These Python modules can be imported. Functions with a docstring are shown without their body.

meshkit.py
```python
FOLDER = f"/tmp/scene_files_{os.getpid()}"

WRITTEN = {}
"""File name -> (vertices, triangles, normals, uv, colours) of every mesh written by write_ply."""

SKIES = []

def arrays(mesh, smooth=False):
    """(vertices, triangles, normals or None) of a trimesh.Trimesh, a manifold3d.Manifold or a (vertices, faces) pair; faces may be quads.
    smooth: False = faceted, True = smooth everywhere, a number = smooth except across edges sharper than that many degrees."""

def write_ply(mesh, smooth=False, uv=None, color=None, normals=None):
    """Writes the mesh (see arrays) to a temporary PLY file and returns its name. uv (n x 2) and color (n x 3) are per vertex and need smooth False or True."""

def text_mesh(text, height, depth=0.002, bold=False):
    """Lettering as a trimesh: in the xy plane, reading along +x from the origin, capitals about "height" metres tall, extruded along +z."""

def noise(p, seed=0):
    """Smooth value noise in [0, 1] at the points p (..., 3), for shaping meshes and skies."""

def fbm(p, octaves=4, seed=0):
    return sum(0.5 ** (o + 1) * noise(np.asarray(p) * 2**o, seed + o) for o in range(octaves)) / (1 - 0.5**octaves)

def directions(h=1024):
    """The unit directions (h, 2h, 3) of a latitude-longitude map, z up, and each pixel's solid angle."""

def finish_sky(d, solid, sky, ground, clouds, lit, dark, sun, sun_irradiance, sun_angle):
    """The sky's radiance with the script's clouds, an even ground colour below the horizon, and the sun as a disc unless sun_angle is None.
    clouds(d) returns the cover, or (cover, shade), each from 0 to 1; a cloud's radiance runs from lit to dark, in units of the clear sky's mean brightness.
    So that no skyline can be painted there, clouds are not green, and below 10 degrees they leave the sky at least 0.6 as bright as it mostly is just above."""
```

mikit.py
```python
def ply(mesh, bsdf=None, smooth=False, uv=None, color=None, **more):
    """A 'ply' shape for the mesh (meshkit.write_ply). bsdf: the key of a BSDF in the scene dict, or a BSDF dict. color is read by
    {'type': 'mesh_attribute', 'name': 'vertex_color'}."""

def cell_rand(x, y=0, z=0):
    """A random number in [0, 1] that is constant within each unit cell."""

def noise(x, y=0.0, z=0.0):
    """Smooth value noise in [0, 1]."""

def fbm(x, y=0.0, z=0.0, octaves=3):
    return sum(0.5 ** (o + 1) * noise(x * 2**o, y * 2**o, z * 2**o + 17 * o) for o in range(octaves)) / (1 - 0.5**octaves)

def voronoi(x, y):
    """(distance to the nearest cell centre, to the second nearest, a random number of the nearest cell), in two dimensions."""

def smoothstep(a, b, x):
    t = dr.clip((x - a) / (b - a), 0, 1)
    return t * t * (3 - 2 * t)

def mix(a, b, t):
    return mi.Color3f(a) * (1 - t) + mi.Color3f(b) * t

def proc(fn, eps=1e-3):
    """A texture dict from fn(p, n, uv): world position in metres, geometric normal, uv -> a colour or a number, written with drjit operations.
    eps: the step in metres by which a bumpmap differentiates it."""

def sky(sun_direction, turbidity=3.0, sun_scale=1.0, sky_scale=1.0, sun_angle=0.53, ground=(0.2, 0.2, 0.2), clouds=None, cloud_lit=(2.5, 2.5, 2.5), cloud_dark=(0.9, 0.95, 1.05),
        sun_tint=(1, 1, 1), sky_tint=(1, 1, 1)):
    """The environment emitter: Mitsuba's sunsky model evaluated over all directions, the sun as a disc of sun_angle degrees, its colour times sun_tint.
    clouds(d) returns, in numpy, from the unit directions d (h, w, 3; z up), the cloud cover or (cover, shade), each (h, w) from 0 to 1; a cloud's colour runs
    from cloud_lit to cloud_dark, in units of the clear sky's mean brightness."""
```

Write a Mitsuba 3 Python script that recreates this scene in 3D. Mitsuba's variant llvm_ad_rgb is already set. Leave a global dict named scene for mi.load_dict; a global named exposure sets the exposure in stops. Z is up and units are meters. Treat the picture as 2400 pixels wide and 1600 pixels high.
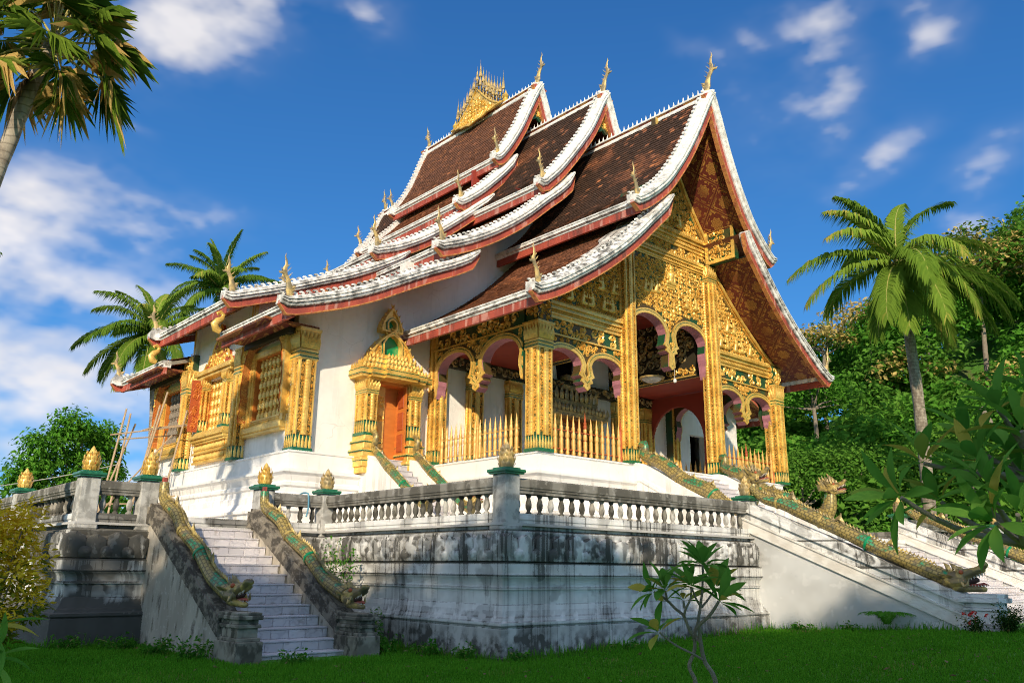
import math, random
import numpy as np
import trimesh
import drjit as dr
import mitsuba as mi
import mikit, meshkit
from mikit import noise, fbm, voronoi, cell_rand, smoothstep, mix, proc
from shapely.geometry import Polygon, Point, box as sbox
from shapely import affinity
from shapely.ops import unary_union

scene, labels = {'type': 'scene'}, {}
T = mi.ScalarTransform4f
RNG = np.random.default_rng(7)

# ---------------------------------------------------------------- camera
CAM = np.array([-10.55, -12.09, 1.60])
YAW, PITCH, ROLL = math.radians(41.64), math.radians(15.35), math.radians(0.621)
FW = np.array([math.sin(YAW) * math.cos(PITCH), math.cos(YAW) * math.cos(PITCH), math.sin(PITCH)])
_r = np.array([math.cos(YAW), -math.sin(YAW), 0.0]); _u = np.cross(_r, FW)
UP = -_r * math.sin(ROLL) + _u * math.cos(ROLL)
scene['camera'] = {'type': 'perspective', 'fov': math.degrees(2 * math.atan(1200 / 1950)), 'fov_axis': 'x', 'near_clip': 0.05, 'far_clip': 3000.0,
                   'to_world': T().look_at(origin=CAM.tolist(), target=(CAM + FW).tolist(), up=UP.tolist())}
exposure = 2.68

# ---------------------------------------------------------------- sky and sun
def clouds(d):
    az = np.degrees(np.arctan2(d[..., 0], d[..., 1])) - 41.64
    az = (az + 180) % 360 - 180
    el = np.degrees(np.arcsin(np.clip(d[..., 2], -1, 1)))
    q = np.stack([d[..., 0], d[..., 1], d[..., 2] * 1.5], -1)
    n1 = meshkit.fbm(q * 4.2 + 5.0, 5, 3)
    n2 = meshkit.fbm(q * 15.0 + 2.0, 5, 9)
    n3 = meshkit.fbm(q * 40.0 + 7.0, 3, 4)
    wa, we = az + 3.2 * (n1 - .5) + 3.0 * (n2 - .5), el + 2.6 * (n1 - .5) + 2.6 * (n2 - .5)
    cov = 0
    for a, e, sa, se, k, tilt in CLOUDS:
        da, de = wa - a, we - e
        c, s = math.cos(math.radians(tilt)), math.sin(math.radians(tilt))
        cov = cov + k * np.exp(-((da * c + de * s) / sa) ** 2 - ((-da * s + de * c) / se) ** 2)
    # the low bank on the left, and unseen thicker clouds added outside the frame to brighten the shade
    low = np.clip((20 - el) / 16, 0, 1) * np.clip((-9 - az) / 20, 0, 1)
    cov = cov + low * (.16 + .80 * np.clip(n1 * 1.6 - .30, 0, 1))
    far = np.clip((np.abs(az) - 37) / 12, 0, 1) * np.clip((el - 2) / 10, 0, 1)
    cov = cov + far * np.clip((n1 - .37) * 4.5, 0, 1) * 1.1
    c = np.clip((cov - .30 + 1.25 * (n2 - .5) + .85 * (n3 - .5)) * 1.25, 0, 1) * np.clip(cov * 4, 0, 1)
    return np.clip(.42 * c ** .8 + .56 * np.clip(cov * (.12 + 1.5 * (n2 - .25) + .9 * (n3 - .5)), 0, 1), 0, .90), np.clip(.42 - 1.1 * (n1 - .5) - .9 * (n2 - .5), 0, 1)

# (azimuth from the view axis, elevation, half widths, strength, tilt)
CLOUDS = [(-24.5, 34.2, 4.2, 2.9, 1.25, 12), (-20.5, 36, 3.5, 1.8, .9, 8), (-26, 31.2, 2.5, 1.6, .5, 20), (-12, 36, 2.2, 1.3, .7, -12), (-30.5, 21.8, 3.6, 2.0, 1.1, 8), (-34, 19.5, 4.0, 2.2, .9, 0), (-23, 21.8, 3.6, 1.2, .5, 5),
          (-29, 16.8, 6.5, 1.3, .85, 4), (-31, 12.0, 7, 2.0, .8, 0), (-28, 26.1, 1.3, .4, .5, 0), (22.3, 33, 1.9, 2.2, .85, -40), (23.4, 29.6, 1.3, 1.9, .62, -25), (24, 34.4, 1.6, 1.0, .5, 0), (30.2, 31.9, 1.6, 1.1, .70, 10), (30, 34, 4, .8, .3, 0),
          (26.2, 25.7, 2.4, .85, .75, 18), (22.6, 26.6, .9, .7, .45, 40), (32.4, 24.4, 2.3, 1.1, .5, 20), (14, 33.9, 1.8, .8, .3, -25), (17.8, 33.9, 1.5, 1.2, .3, 10), (30.6, 21, 1.6, .8, .7, 10), (20, 29, 6, 4, .10, 0)]
SUN = (-1.0, -0.97, 0.63)
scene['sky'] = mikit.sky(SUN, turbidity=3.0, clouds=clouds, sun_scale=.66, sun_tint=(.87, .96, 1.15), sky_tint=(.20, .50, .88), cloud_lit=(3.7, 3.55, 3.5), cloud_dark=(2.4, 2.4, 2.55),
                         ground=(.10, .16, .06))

# ---------------------------------------------------------------- mesh helpers
class MB:
    """Collects vertices, triangles and uv of one mesh."""
    def __init__(self):
        self.V, self.F, self.U, self.n = [], [], [], 0
    def add(self, V, F, uv=None):
        V = np.asarray(V, float).reshape(-1, 3); F = np.asarray(F, int)
        if F.shape[1] == 4:
            F = np.vstack([F[:, [0, 1, 2]], F[:, [0, 2, 3]]])
        self.V.append(V); self.F.append(F + self.n); self.n += len(V)
        self.U.append(np.zeros((len(V), 2)) if uv is None else np.broadcast_to(np.asarray(uv, float), (len(V), 2)))
        return self
    def get(self):
        return np.vstack(self.V), np.vstack(self.F), np.vstack(self.U)
    def merge(self, other, fn=None):
        V, F, U = other.get()
        return self.add(V if fn is None else fn(V), F, U)
    def box(self, x0, x1, y0, y1, z0, z1, ch=0.0, uv=None):
        if ch <= 0:
            V = np.array([[x, y, z] for x in (x0, x1) for y in (y0, y1) for z in (z0, z1)], float)
            F = [[0, 1, 3, 2], [4, 6, 7, 5], [0, 4, 5, 1], [2, 3, 7, 6], [0, 2, 6, 4], [1, 5, 7, 3]]
            return self.add(V, F, uv)
        c = (np.array([x0, y0, z0]) + [x1, y1, z1]) / 2; h = np.abs(np.array([x1 - x0, y1 - y0, z1 - z0])) / 2
        ch = min(ch, .45 * h.min())
        V = []; idx = {}
        for sx in (-1, 1):
            for sy in (-1, 1):
                for sz in (-1, 1):
                    for a in range(3):
                        k = h - ch; k[a] = h[a]
                        idx[(sx, sy, sz, a)] = len(V); V.append(c + np.array([sx, sy, sz]) * k)
        F = []
        S = (-1, 1)
        for a in range(3):
            b, e = [i for i in range(3) if i != a]
            for s in S:
                q = []
                for (i, j) in ((-1, -1), (1, -1), (1, 1), (-1, 1)):
                    t = [0, 0, 0]; t[a] = s; t[b] = i; t[e] = j; q.append(idx[(*t, a)])
                F += [[q[0], q[1], q[2]], [q[0], q[2], q[3]]]
        for a in range(3):
            b, e = [i for i in range(3) if i != a]
            for i in S:
                for j in S:
                    q = []
                    for s in S:
                        t = [0, 0, 0]; t[a] = s; t[b] = i; t[e] = j
                        q.append((idx[(*t, b)], idx[(*t, e)]))
                    F += [[q[0][0], q[0][1], q[1][1]], [q[0][0], q[1][1], q[1][0]]]
        for sx in S:
            for sy in S:
                for sz in S:
                    F.append([idx[(sx, sy, sz, a)] for a in range(3)])
        V = np.array(V); F = np.array(F)
        nrm = np.cross(V[F[:, 1]] - V[F[:, 0]], V[F[:, 2]] - V[F[:, 0]])
        bad = ((V[F].mean(1) - c) * nrm).sum(1) < 0
        F[bad] = F[bad][:, ::-1]
        return self.add(V, F, uv)
    def loft(self, rings, closed=True, caps=(True, True), uv=None):
        """rings (k, n, 3) joined in order."""
        R = np.asarray(rings, float); k, n = R.shape[:2]
        F = []
        m = n if closed else n - 1
        i, j = np.meshgrid(np.arange(k - 1), np.arange(m), indexing='ij')
        F = np.stack([i * n + j, i * n + (j + 1) % n, (i + 1) * n + (j + 1) % n, (i + 1) * n + j], -1).reshape(-1, 4)
        if isinstance(uv, str):
            a, b = np.meshgrid(np.linspace(0, 1, k), np.linspace(0, 1, n), indexing='ij'); uv = np.stack([a, b], -1).reshape(-1, 2)
        self.add(R.reshape(-1, 3), F, uv)
        for c, r, fl in ((caps[0], R[0], 1), (caps[1], R[-1], 0)):
            if c:
                V = np.vstack([r, r.mean(0)])
                q = np.array([[a, (a + 1) % n, n] for a in range(n)])
                self.add(V, q[:, ::-1] if not fl else q)
        return self
    def lathe(self, prof, c=(0, 0, 0), n=16):
        a = np.arange(n) * 2 * np.pi / n
        R = [[(c[0] + r * math.cos(t), c[1] + r * math.sin(t), c[2] + z) for t in a] for r, z in prof]
        return self.loft(R)
    def tube(self, P, rad, sides=8, flat=1.0, caps=(True, True), uv=None):
        P = np.asarray(P, float); rad = np.broadcast_to(np.asarray(rad, float), (len(P),))
        return self.loft(tube_rings(P, rad, sides, flat), caps=caps, uv=uv)
    def slab(self, poly, fn, w0, w1, uv=None):
        """shapely polygon in (u, v) extruded between w0 and w1; fn maps (u, v, w) arrays to xyz."""
        for g in getattr(poly, 'geoms', [poly]):
            if g.is_empty or g.area < 1e-6:
                continue
            m = trimesh.creation.extrude_polygon(g, w1 - w0, engine='earcut')
            V = np.array(m.vertices); V[:, 2] += w0
            self.add(fn(V), m.faces, uv)
        return self

def tube_rings(P, rad, sides=8, flat=1.0):
    t = np.gradient(P, axis=0); t /= np.linalg.norm(t, axis=1, keepdims=True) + 1e-12
    ref = np.array([0, 0, 1.0]) if abs(t[0][2]) < .9 else np.array([1.0, 0, 0])
    a = np.cross(ref, t[0]); a /= np.linalg.norm(a)
    A = []
    for i in range(len(P)):
        a = a - t[i] * (a @ t[i]); a /= np.linalg.norm(a) + 1e-12; A.append(a)
    A = np.array(A); B = np.cross(t, A)
    ang = np.arange(sides) * 2 * np.pi / sides
    return P[:, None] + rad[:, None, None] * (np.cos(ang)[None, :, None] * A[:, None] * flat + np.sin(ang)[None, :, None] * B[:, None])

def smooth_path(P, n):
    P = np.asarray(P, float)
    s = np.r_[0, np.cumsum(np.linalg.norm(np.diff(P, axis=0), axis=1))]
    from scipy.interpolate import PchipInterpolator
    f = PchipInterpolator(s / s[-1], P, axis=0)
    Q = f(np.linspace(0, 1, 8 * n)); s = np.r_[0, np.cumsum(np.linalg.norm(np.diff(Q, axis=0), axis=1))]
    return np.stack([np.interp(np.linspace(0, s[-1], n), s, Q[:, k]) for k in range(P.shape[1])], -1)

def offset_path(path, o, closed):
    """points of a plan polyline moved by o to the right of the walking direction, mitred."""
    P = np.asarray(path, float); n = len(P)
    d = np.roll(P, -1, 0) - P
    if not closed:
        d[-1] = d[-2]
    d /= np.linalg.norm(d, axis=1, keepdims=True)
    nr = np.stack([d[:, 1], -d[:, 0]], -1)
    prev = np.roll(nr, 1, 0)
    if not closed:
        prev[0] = nr[0]
    m = nr + prev
    m = m / np.maximum((m * nr).sum(1, keepdims=True), .2)
    return P + m * o

def molding(mb, path, prof, closed=True, capends=False):
    """sweeps (offset, z) profile along a plan path."""
    rings = []
    for o, z in prof:
        q = offset_path(path, o, closed); rings.append(np.c_[q, np.full(len(q), z)])
    mb.loft(np.array(rings), closed=closed, caps=(False, False))
    if capends and not closed:
        R = np.array(rings)
        for e in (0, -1):
            r = R[:, e]; V = np.vstack([r, r.mean(0)]); k = len(r)
            mb.add(V, [[a, (a + 1) % k, k] for a in range(k)])
    return mb

FY = lambda y: (lambda V: np.c_[V[:, 0], np.full(len(V), y) - V[:, 2], V[:, 1]])      # (u, v, w): faces -y, w sticks out towards -y
FX = lambda x: (lambda V: np.c_[np.full(len(V), x) - V[:, 2], V[:, 0], V[:, 1]])      # u = y, faces -x

_used = {}
def numbered(name):
    q = name.split('__')
    if len(q) > 3:                                   # never a fourth level: the deeper name is written out in the third
        import re
        name = '__'.join(q[:2] + ['_'.join([re.sub(r'_\d{3}$', '', a) for a in q[2:-1]] + [q[-1]])])
    k = _used.get(name); _used[name] = 0 if k is None else k + 1
    return name if k is None else '%s_%03d' % (name, k + 1)

def put(parent, name, mb, mat, smooth=False, **lab):
    """one entry of the scene; parent None makes it top-level."""
    key = numbered(name if parent is None else parent + '__' + name)
    if isinstance(mb, MB):
        V, F, U = mb.get()
    elif isinstance(mb, tuple):
        V, F = mb[:2]; U = None
    else:
        V, F = np.array(mb.vertices), np.array(mb.faces); U = None
    if U is not None and not U.any():
        U = None
    scene[key] = mikit.ply((V, F), mat, smooth=smooth, uv=U if smooth in (False, True) else None)
    if lab:
        labels[key] = lab
    return key

def copy_part(src, parent, name, tw):
    key = numbered(parent + '__' + name)
    scene[key] = {**scene[src], 'to_world': tw}
    return key

def thing(name, label, cat, group=None):
    key = numbered(name)
    labels[key] = {'label': label, 'category': cat}
    if group: labels[key]['group'] = group
    return key

# ---------------------------------------------------------------- carved scrollwork: real raised spirals that fill a panel
def scroll_fill(poly, cell, seed, relief=.05, fill=1.0, core=True):
    """raised spiral tendrils packed into a 2-D polygon; returns an MB in (u, v, w)."""
    rng = np.random.default_rng(seed); mb = MB()
    pts = []
    for g in getattr(poly, 'geoms', [poly]):
        if g.is_empty: continue
        x0, y0, x1, y1 = g.bounds
        inner = g.buffer(-cell * .36)
        if inner.is_empty:
            inner = g.buffer(-cell * .15)
        if inner.is_empty: continue
        import shapely
        nx, ny = max(1, int(round((x1 - x0) / cell))), max(1, int(round((y1 - y0) / (cell * .9))))
        gx = x0 + (np.arange(nx) + .5) * (x1 - x0) / nx; gy = y0 + (np.arange(ny) + .5) * (y1 - y0) / ny
        for j, b in enumerate(gy):
            for i, a in enumerate(gx):
                p = (a + rng.normal(0, .10) * cell, b + rng.normal(0, .10) * cell)
                pts.append((p, (i + j) % 2, inner))
        P = np.array([p[0] for p in pts[-nx * ny:]])
        ok = shapely.contains_xy(inner, P[:, 0], P[:, 1])
        pts[-nx * ny:] = [q for q, o in zip(pts[-nx * ny:], ok) if o]
    for p, par, _ in pts:
        if rng.random() > fill: continue
        R = cell * rng.uniform(.44, .58); th0 = rng.uniform(0, 2 * np.pi); sg = 1 if par else -1
        n = 11; s = np.linspace(0, 1, n)
        th = th0 + sg * s * 2 * np.pi * 1.35; r = R * (1.12 - 1.0 * s)
        c = np.stack([p[0] + r * np.cos(th), p[1] + r * np.sin(th)], -1)
        t = np.gradient(c, axis=0); t /= np.linalg.norm(t, axis=1, keepdims=True)
        nn = np.stack([-t[:, 1], t[:, 0]], -1)
        wd = cell * (.135 + .07 * np.sin(s * 9 + th0)) * (1 - .3 * s) ; wd[0] = cell * .03
        h = relief * (.65 + .5 * s)
        ring = np.stack([np.c_[c + nn * wd[:, None], np.zeros(n)], np.c_[c, h], np.c_[c - nn * wd[:, None], np.zeros(n)]], 1)
        mb.loft(ring, closed=False, caps=(False, False))
        if core:
            k = 5; a = np.arange(k) * 2 * np.pi / k + th0
            q = np.vstack([np.c_[p[0] + cell * .15 * np.cos(a), p[1] + cell * .15 * np.sin(a), np.zeros(k)], [[p[0], p[1], relief * 1.25]]])
            mb.add(q, [[i, (i + 1) % k, k] for i in range(k)])
        # a leaf that fills the corner between spirals
        a = rng.uniform(0, 2 * np.pi); L = cell * .46; o = np.array(p) + cell * .52 * np.array([math.cos(a), math.sin(a)])
        e = np.array([math.cos(a + 1.3), math.sin(a + 1.3)]); f = np.array([-e[1], e[0]])
        q = np.array([[*(o - e * L * .5), 0], [*(o + f * L * .28), 0], [*(o + e * L * .6), relief * .5], [*(o - f * L * .28), 0], [*o, relief * .95]])
        mb.add(q, [[0, 1, 4], [1, 2, 4], [2, 3, 4], [3, 0, 4]])
    return mb
def bead_row(mb, p0, p1, r, pitch, fn=None, h=None):
    """a row of small pyramidal beads from p0 to p1 in (u, v) at w=0."""
    p0, p1 = np.array(p0, float), np.array(p1, float); L = np.linalg.norm(p1 - p0); n = max(1, int(L / pitch)); h = h or r
    e = (p1 - p0) / L; f = np.array([-e[1], e[0]])
    for i in range(n):
        c = p0 + (i + .5) / n * (p1 - p0)
        q = np.array([[*(c - e * r), 0], [*(c - f * r), 0], [*(c + e * r), 0], [*(c + f * r), 0], [*c, h]])
        mb.add(q, [[0, 1, 4], [1, 2, 4], [2, 3, 4], [3, 0, 4]])
    return mb
def spike_row(mb, p0, p1, w, h, pitch, up, t=.02):
    """a row of leaf spikes standing on the segment p0-p1 (xyz), pointing along up, t thick."""
    p0, p1, up = (np.array(a, float) for a in (p0, p1, up)); L = np.linalg.norm(p1 - p0); n = max(1, int(round(L / pitch)))
    e = (p1 - p0) / L; nn = np.cross(e, up); nn /= np.linalg.norm(nn); nn *= t
    for i in range(n):
        c = p0 + (i + .5) / n * (p1 - p0)
        a, b, m = c - e * w / 2, c + e * w / 2, c + up * h
        l, r_ = c - e * w * .62 + up * h * .4, c + e * w * .62 + up * h * .4
        V = np.array([a, b, r_, m, l, c + up * h * .38 + nn * 1.6, c + up * h * .38 - nn * 1.6])
        F = [[0, 1, 5], [1, 2, 5], [2, 3, 5], [3, 4, 5], [4, 0, 5], [1, 0, 6], [2, 1, 6], [3, 2, 6], [4, 3, 6], [0, 4, 6]]
        mb.add(V, F)
    return mb

# ---------------------------------------------------------------- materials
def rgb(c): return {'type': 'rgb', 'value': list(map(float, c))}
def principled(key, base, rough=.6, metallic=0.0, spec=.5, bump=None, bscale=.01, **kw):
    b = {'type': 'principled', 'base_color': proc(base) if callable(base) else rgb(base), 'roughness': proc(rough) if callable(rough) else float(rough), 'metallic': float(metallic), 'specular': float(spec), **kw}
    if bump is not None:
        b = {'type': 'bumpmap', 'nested': b, 'tex': proc(bump, eps=2e-3), 'scale': bscale}
    scene[key] = {'type': 'twosided', 'bsdf': b}
def leaf(key, base, trans=.7, rough=.55):
    scene[key] = {'type': 'principledthin', 'base_color': proc(base) if callable(base) else rgb(base), 'roughness': rough, 'diff_trans': trans, 'spec_trans': 0.0}

C3 = mi.Color3f
def f_gold(p, n, uv):
    k = fbm(p.x * 2.1, p.y * 2.1, p.z * 2.3, 3); g = noise(p.x * 19, p.y * 19, p.z * 19)
    c = mix((.84, .56, .145), (.68, .41, .085), smoothstep(.35, .7, k))
    c = mix(c, (.36, .21, .05), smoothstep(.56, .80, fbm(p.x * 7, p.y * 7, p.z * 5, 3)) * .45)
    return c * (.88 + .24 * g)
principled('gold', f_gold, .36, .35, .6)
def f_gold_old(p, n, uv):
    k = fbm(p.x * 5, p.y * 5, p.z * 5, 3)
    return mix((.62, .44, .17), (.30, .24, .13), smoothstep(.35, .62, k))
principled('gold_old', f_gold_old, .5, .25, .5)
def f_green(p, n, uv):
    return mix((.012, .085, .04), (.03, .17, .07), noise(p.x * 17, p.y * 17, p.z * 17))
principled('green_glass', f_green, .22, 0, .6)
def f_backing(p, n, uv):
    k = noise(p.x * 1.7, p.y * 1.7, p.z * 1.7)
    return mix((.014, .07, .03), (.075, .05, .016), smoothstep(.35, .65, k))
principled('relief_backing', f_backing, .5, 0, .4)
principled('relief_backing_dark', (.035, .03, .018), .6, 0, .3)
def f_red(p, n, uv):
    k = fbm((p.x + p.y) * 2.5, p.z * 1.1, p.y * .7, 4)
    c = mix((.42, .080, .048), (.30, .058, .040), smoothstep(.3, .7, k))
    s = fbm((p.x + p.y) * 7, p.z * 1.6, p.x * 2, 3)
    c = mix(c, (.62, .36, .30), smoothstep(.56, .74, s) * .55)
    return mix(c, (.09, .04, .03), smoothstep(.6, .8, fbm((p.x - p.y) * 5, p.z * .9, 3.1, 3)) * .6)
principled('red_fascia', f_red, .7)
def f_ochre(p, n, uv):
    s = fbm(p.x * 9, p.y * 9, p.z * 9, 3)
    return mix((.55, .24, .07), (.38, .12, .05), smoothstep(.4, .65, s))
principled('ochre_edge', f_ochre, .7)
def f_trim(p, n, uv):
    a = fbm((p.x + p.y) * 3.1, (p.x - p.y) * 2.1, p.z * 2.2, 4)
    b = fbm((p.x + p.y) * 9, (p.y - p.x) * 6, p.z * 6, 3)
    up = smoothstep(.15, .75, dr.abs(n.z))
    lowz = smoothstep(17.5, 10.5, p.z)
    c = mix((.80, .79, .76), (.62, .61, .58), smoothstep(.45, .7, b))
    st = smoothstep(.56, .72, a) * .22 + lowz * smoothstep(.46, .62, a) * .42 + up * smoothstep(.38, .60, b) * (.10 + .6 * lowz)
    return mix(c, (.07, .068, .06), dr.clip(st, 0, .92))
principled('white_trim', f_trim, .75)
def f_plaster(p, n, uv):
    a = fbm(p.x * 1.1, p.y * 1.1, p.z * .6, 4); b = fbm((p.x + p.y) * 5, p.z * .9, 1.7, 3)
    c = mix((.82, .80, .77), (.72, .70, .66), smoothstep(.35, .75, a)) * (.95 + .08 * fbm(p.x * 9, p.y * 9, p.z * 9, 3))
    dirt = smoothstep(4.7, 2.7, p.z) * smoothstep(.48, .72, b) * .45 + smoothstep(.62, .85, b) * .06
    vv = voronoi((p.x - p.y) * .8 + .25 * noise(p.x * 3, p.y * 3, p.z * 3), p.z * .65 + .25 * noise(p.x * 3, p.z * 3, 2.0))
    crack = smoothstep(.014, .0, vv[1] - vv[0]) * smoothstep(.5, .6, noise(p.x * .7, p.y * .7, p.z * .7)) * .35
    drip = smoothstep(.56, .66, fbm((p.x - p.y) * 9, p.z * .7, 3.7, 4)) * (.10 + .28 * smoothstep(4.6, 4.1, p.z) * smoothstep(2.6, 3.4, p.z))
    return mix(c, (.36, .34, .29), dr.clip(dirt + crack + drip, 0, 1))
principled('white_plaster', f_plaster, .8)
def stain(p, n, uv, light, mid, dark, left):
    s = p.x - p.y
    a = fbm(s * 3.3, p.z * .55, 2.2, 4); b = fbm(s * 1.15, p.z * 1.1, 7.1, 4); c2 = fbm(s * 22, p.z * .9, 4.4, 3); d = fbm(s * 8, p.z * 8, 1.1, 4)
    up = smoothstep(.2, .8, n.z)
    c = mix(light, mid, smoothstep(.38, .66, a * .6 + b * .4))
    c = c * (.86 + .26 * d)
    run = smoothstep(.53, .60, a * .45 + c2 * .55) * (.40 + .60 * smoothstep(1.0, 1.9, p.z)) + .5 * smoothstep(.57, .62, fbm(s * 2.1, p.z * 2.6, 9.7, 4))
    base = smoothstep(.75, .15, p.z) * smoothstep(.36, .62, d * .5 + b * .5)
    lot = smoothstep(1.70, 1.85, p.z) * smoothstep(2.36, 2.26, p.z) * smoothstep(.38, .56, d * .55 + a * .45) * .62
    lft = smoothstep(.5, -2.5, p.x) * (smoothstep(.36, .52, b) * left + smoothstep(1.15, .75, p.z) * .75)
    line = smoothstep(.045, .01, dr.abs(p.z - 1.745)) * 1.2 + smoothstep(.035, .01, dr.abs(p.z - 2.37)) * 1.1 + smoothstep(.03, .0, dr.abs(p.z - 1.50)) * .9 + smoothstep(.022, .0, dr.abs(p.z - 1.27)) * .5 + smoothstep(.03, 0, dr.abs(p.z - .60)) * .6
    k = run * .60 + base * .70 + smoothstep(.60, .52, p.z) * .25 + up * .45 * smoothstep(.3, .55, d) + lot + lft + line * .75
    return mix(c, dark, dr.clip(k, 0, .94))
def f_wall(p, n, uv): return stain(p, n, uv, (.74, .74, .715), (.52, .515, .49), (.05, .048, .04), .8)
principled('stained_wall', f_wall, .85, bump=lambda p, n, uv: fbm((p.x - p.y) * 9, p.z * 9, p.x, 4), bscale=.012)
def f_pillar(p, n, uv):
    s = p.x - p.y; a = fbm(s * 7, p.z * 1.2, p.x, 4); d = fbm(p.x * 6, p.y * 6, p.z * 6, 4)
    v = voronoi((s + p.x * .7) * 4.0, p.z * 3.3)
    cr = smoothstep(.045, .0, v[1] - v[0])
    c = mix((.47, .465, .44), (.30, .295, .275), smoothstep(.4, .65, d))
    c = mix(c, (.09, .09, .08), smoothstep(.52, .72, a) * .6)
    return mix(c, (.66, .65, .62), cr * .35)
principled('pillar_concrete', f_pillar, .85)
def f_rail(p, n, uv):
    s = p.x - p.y; a = fbm(s * 5, p.z * 1.5, p.x * .3, 4); d = fbm(p.x * 9, p.y * 9, p.z * 9, 4)
    c = mix((.22, .21, .185), (.10, .095, .08), smoothstep(.38, .6, a))
    return mix(c, (.42, .41, .38), smoothstep(.56, .75, d) * .5)
principled('rail_concrete', f_rail, .9)
for i, (a, b) in enumerate([((.10, .095, .08), (.04, .038, .03)), ((.30, .28, .24), (.12, .11, .09)), ((.46, .45, .42), (.25, .24, .21)), ((.20, .19, .16), (.07, .065, .05))]):
    principled('baluster_stone_%d' % i, (lambda a, b: lambda p, n, uv: mix(a, b, smoothstep(.38, .62, fbm(p.x * 11, p.y * 11, p.z * 5, 3))))(a, b), .85)
def f_marble(p, n, uv):
    r = uv.x
    v = fbm(p.x * 5 + r * 31, p.z * 5 + uv.y * 13, p.y * 3, 4)
    vein = smoothstep(.035, .0, dr.abs(fbm(p.x * 3.1 + r * 17, p.z * 4.3 + r * 9, 3.3, 4) - .5))
    c = mix((.58, .555, .565), (.47, .45, .465), v) * (.86 + .24 * r)
    c = mix(c, (.33, .32, .35), vein * .5)
    return mix(c, (.22, .18, .14), smoothstep(.62, .80, fbm(p.x * 4, p.z * 9, r * 7, 3)) * .55)
principled('marble', f_marble, .35, 0, .5)
def f_joint(p, n, uv): return mix((.17, .15, .12), (.30, .27, .22), fbm(p.x * 9, p.y * 9, p.z * 9, 3))
principled('mortar', f_joint, .9)
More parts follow.
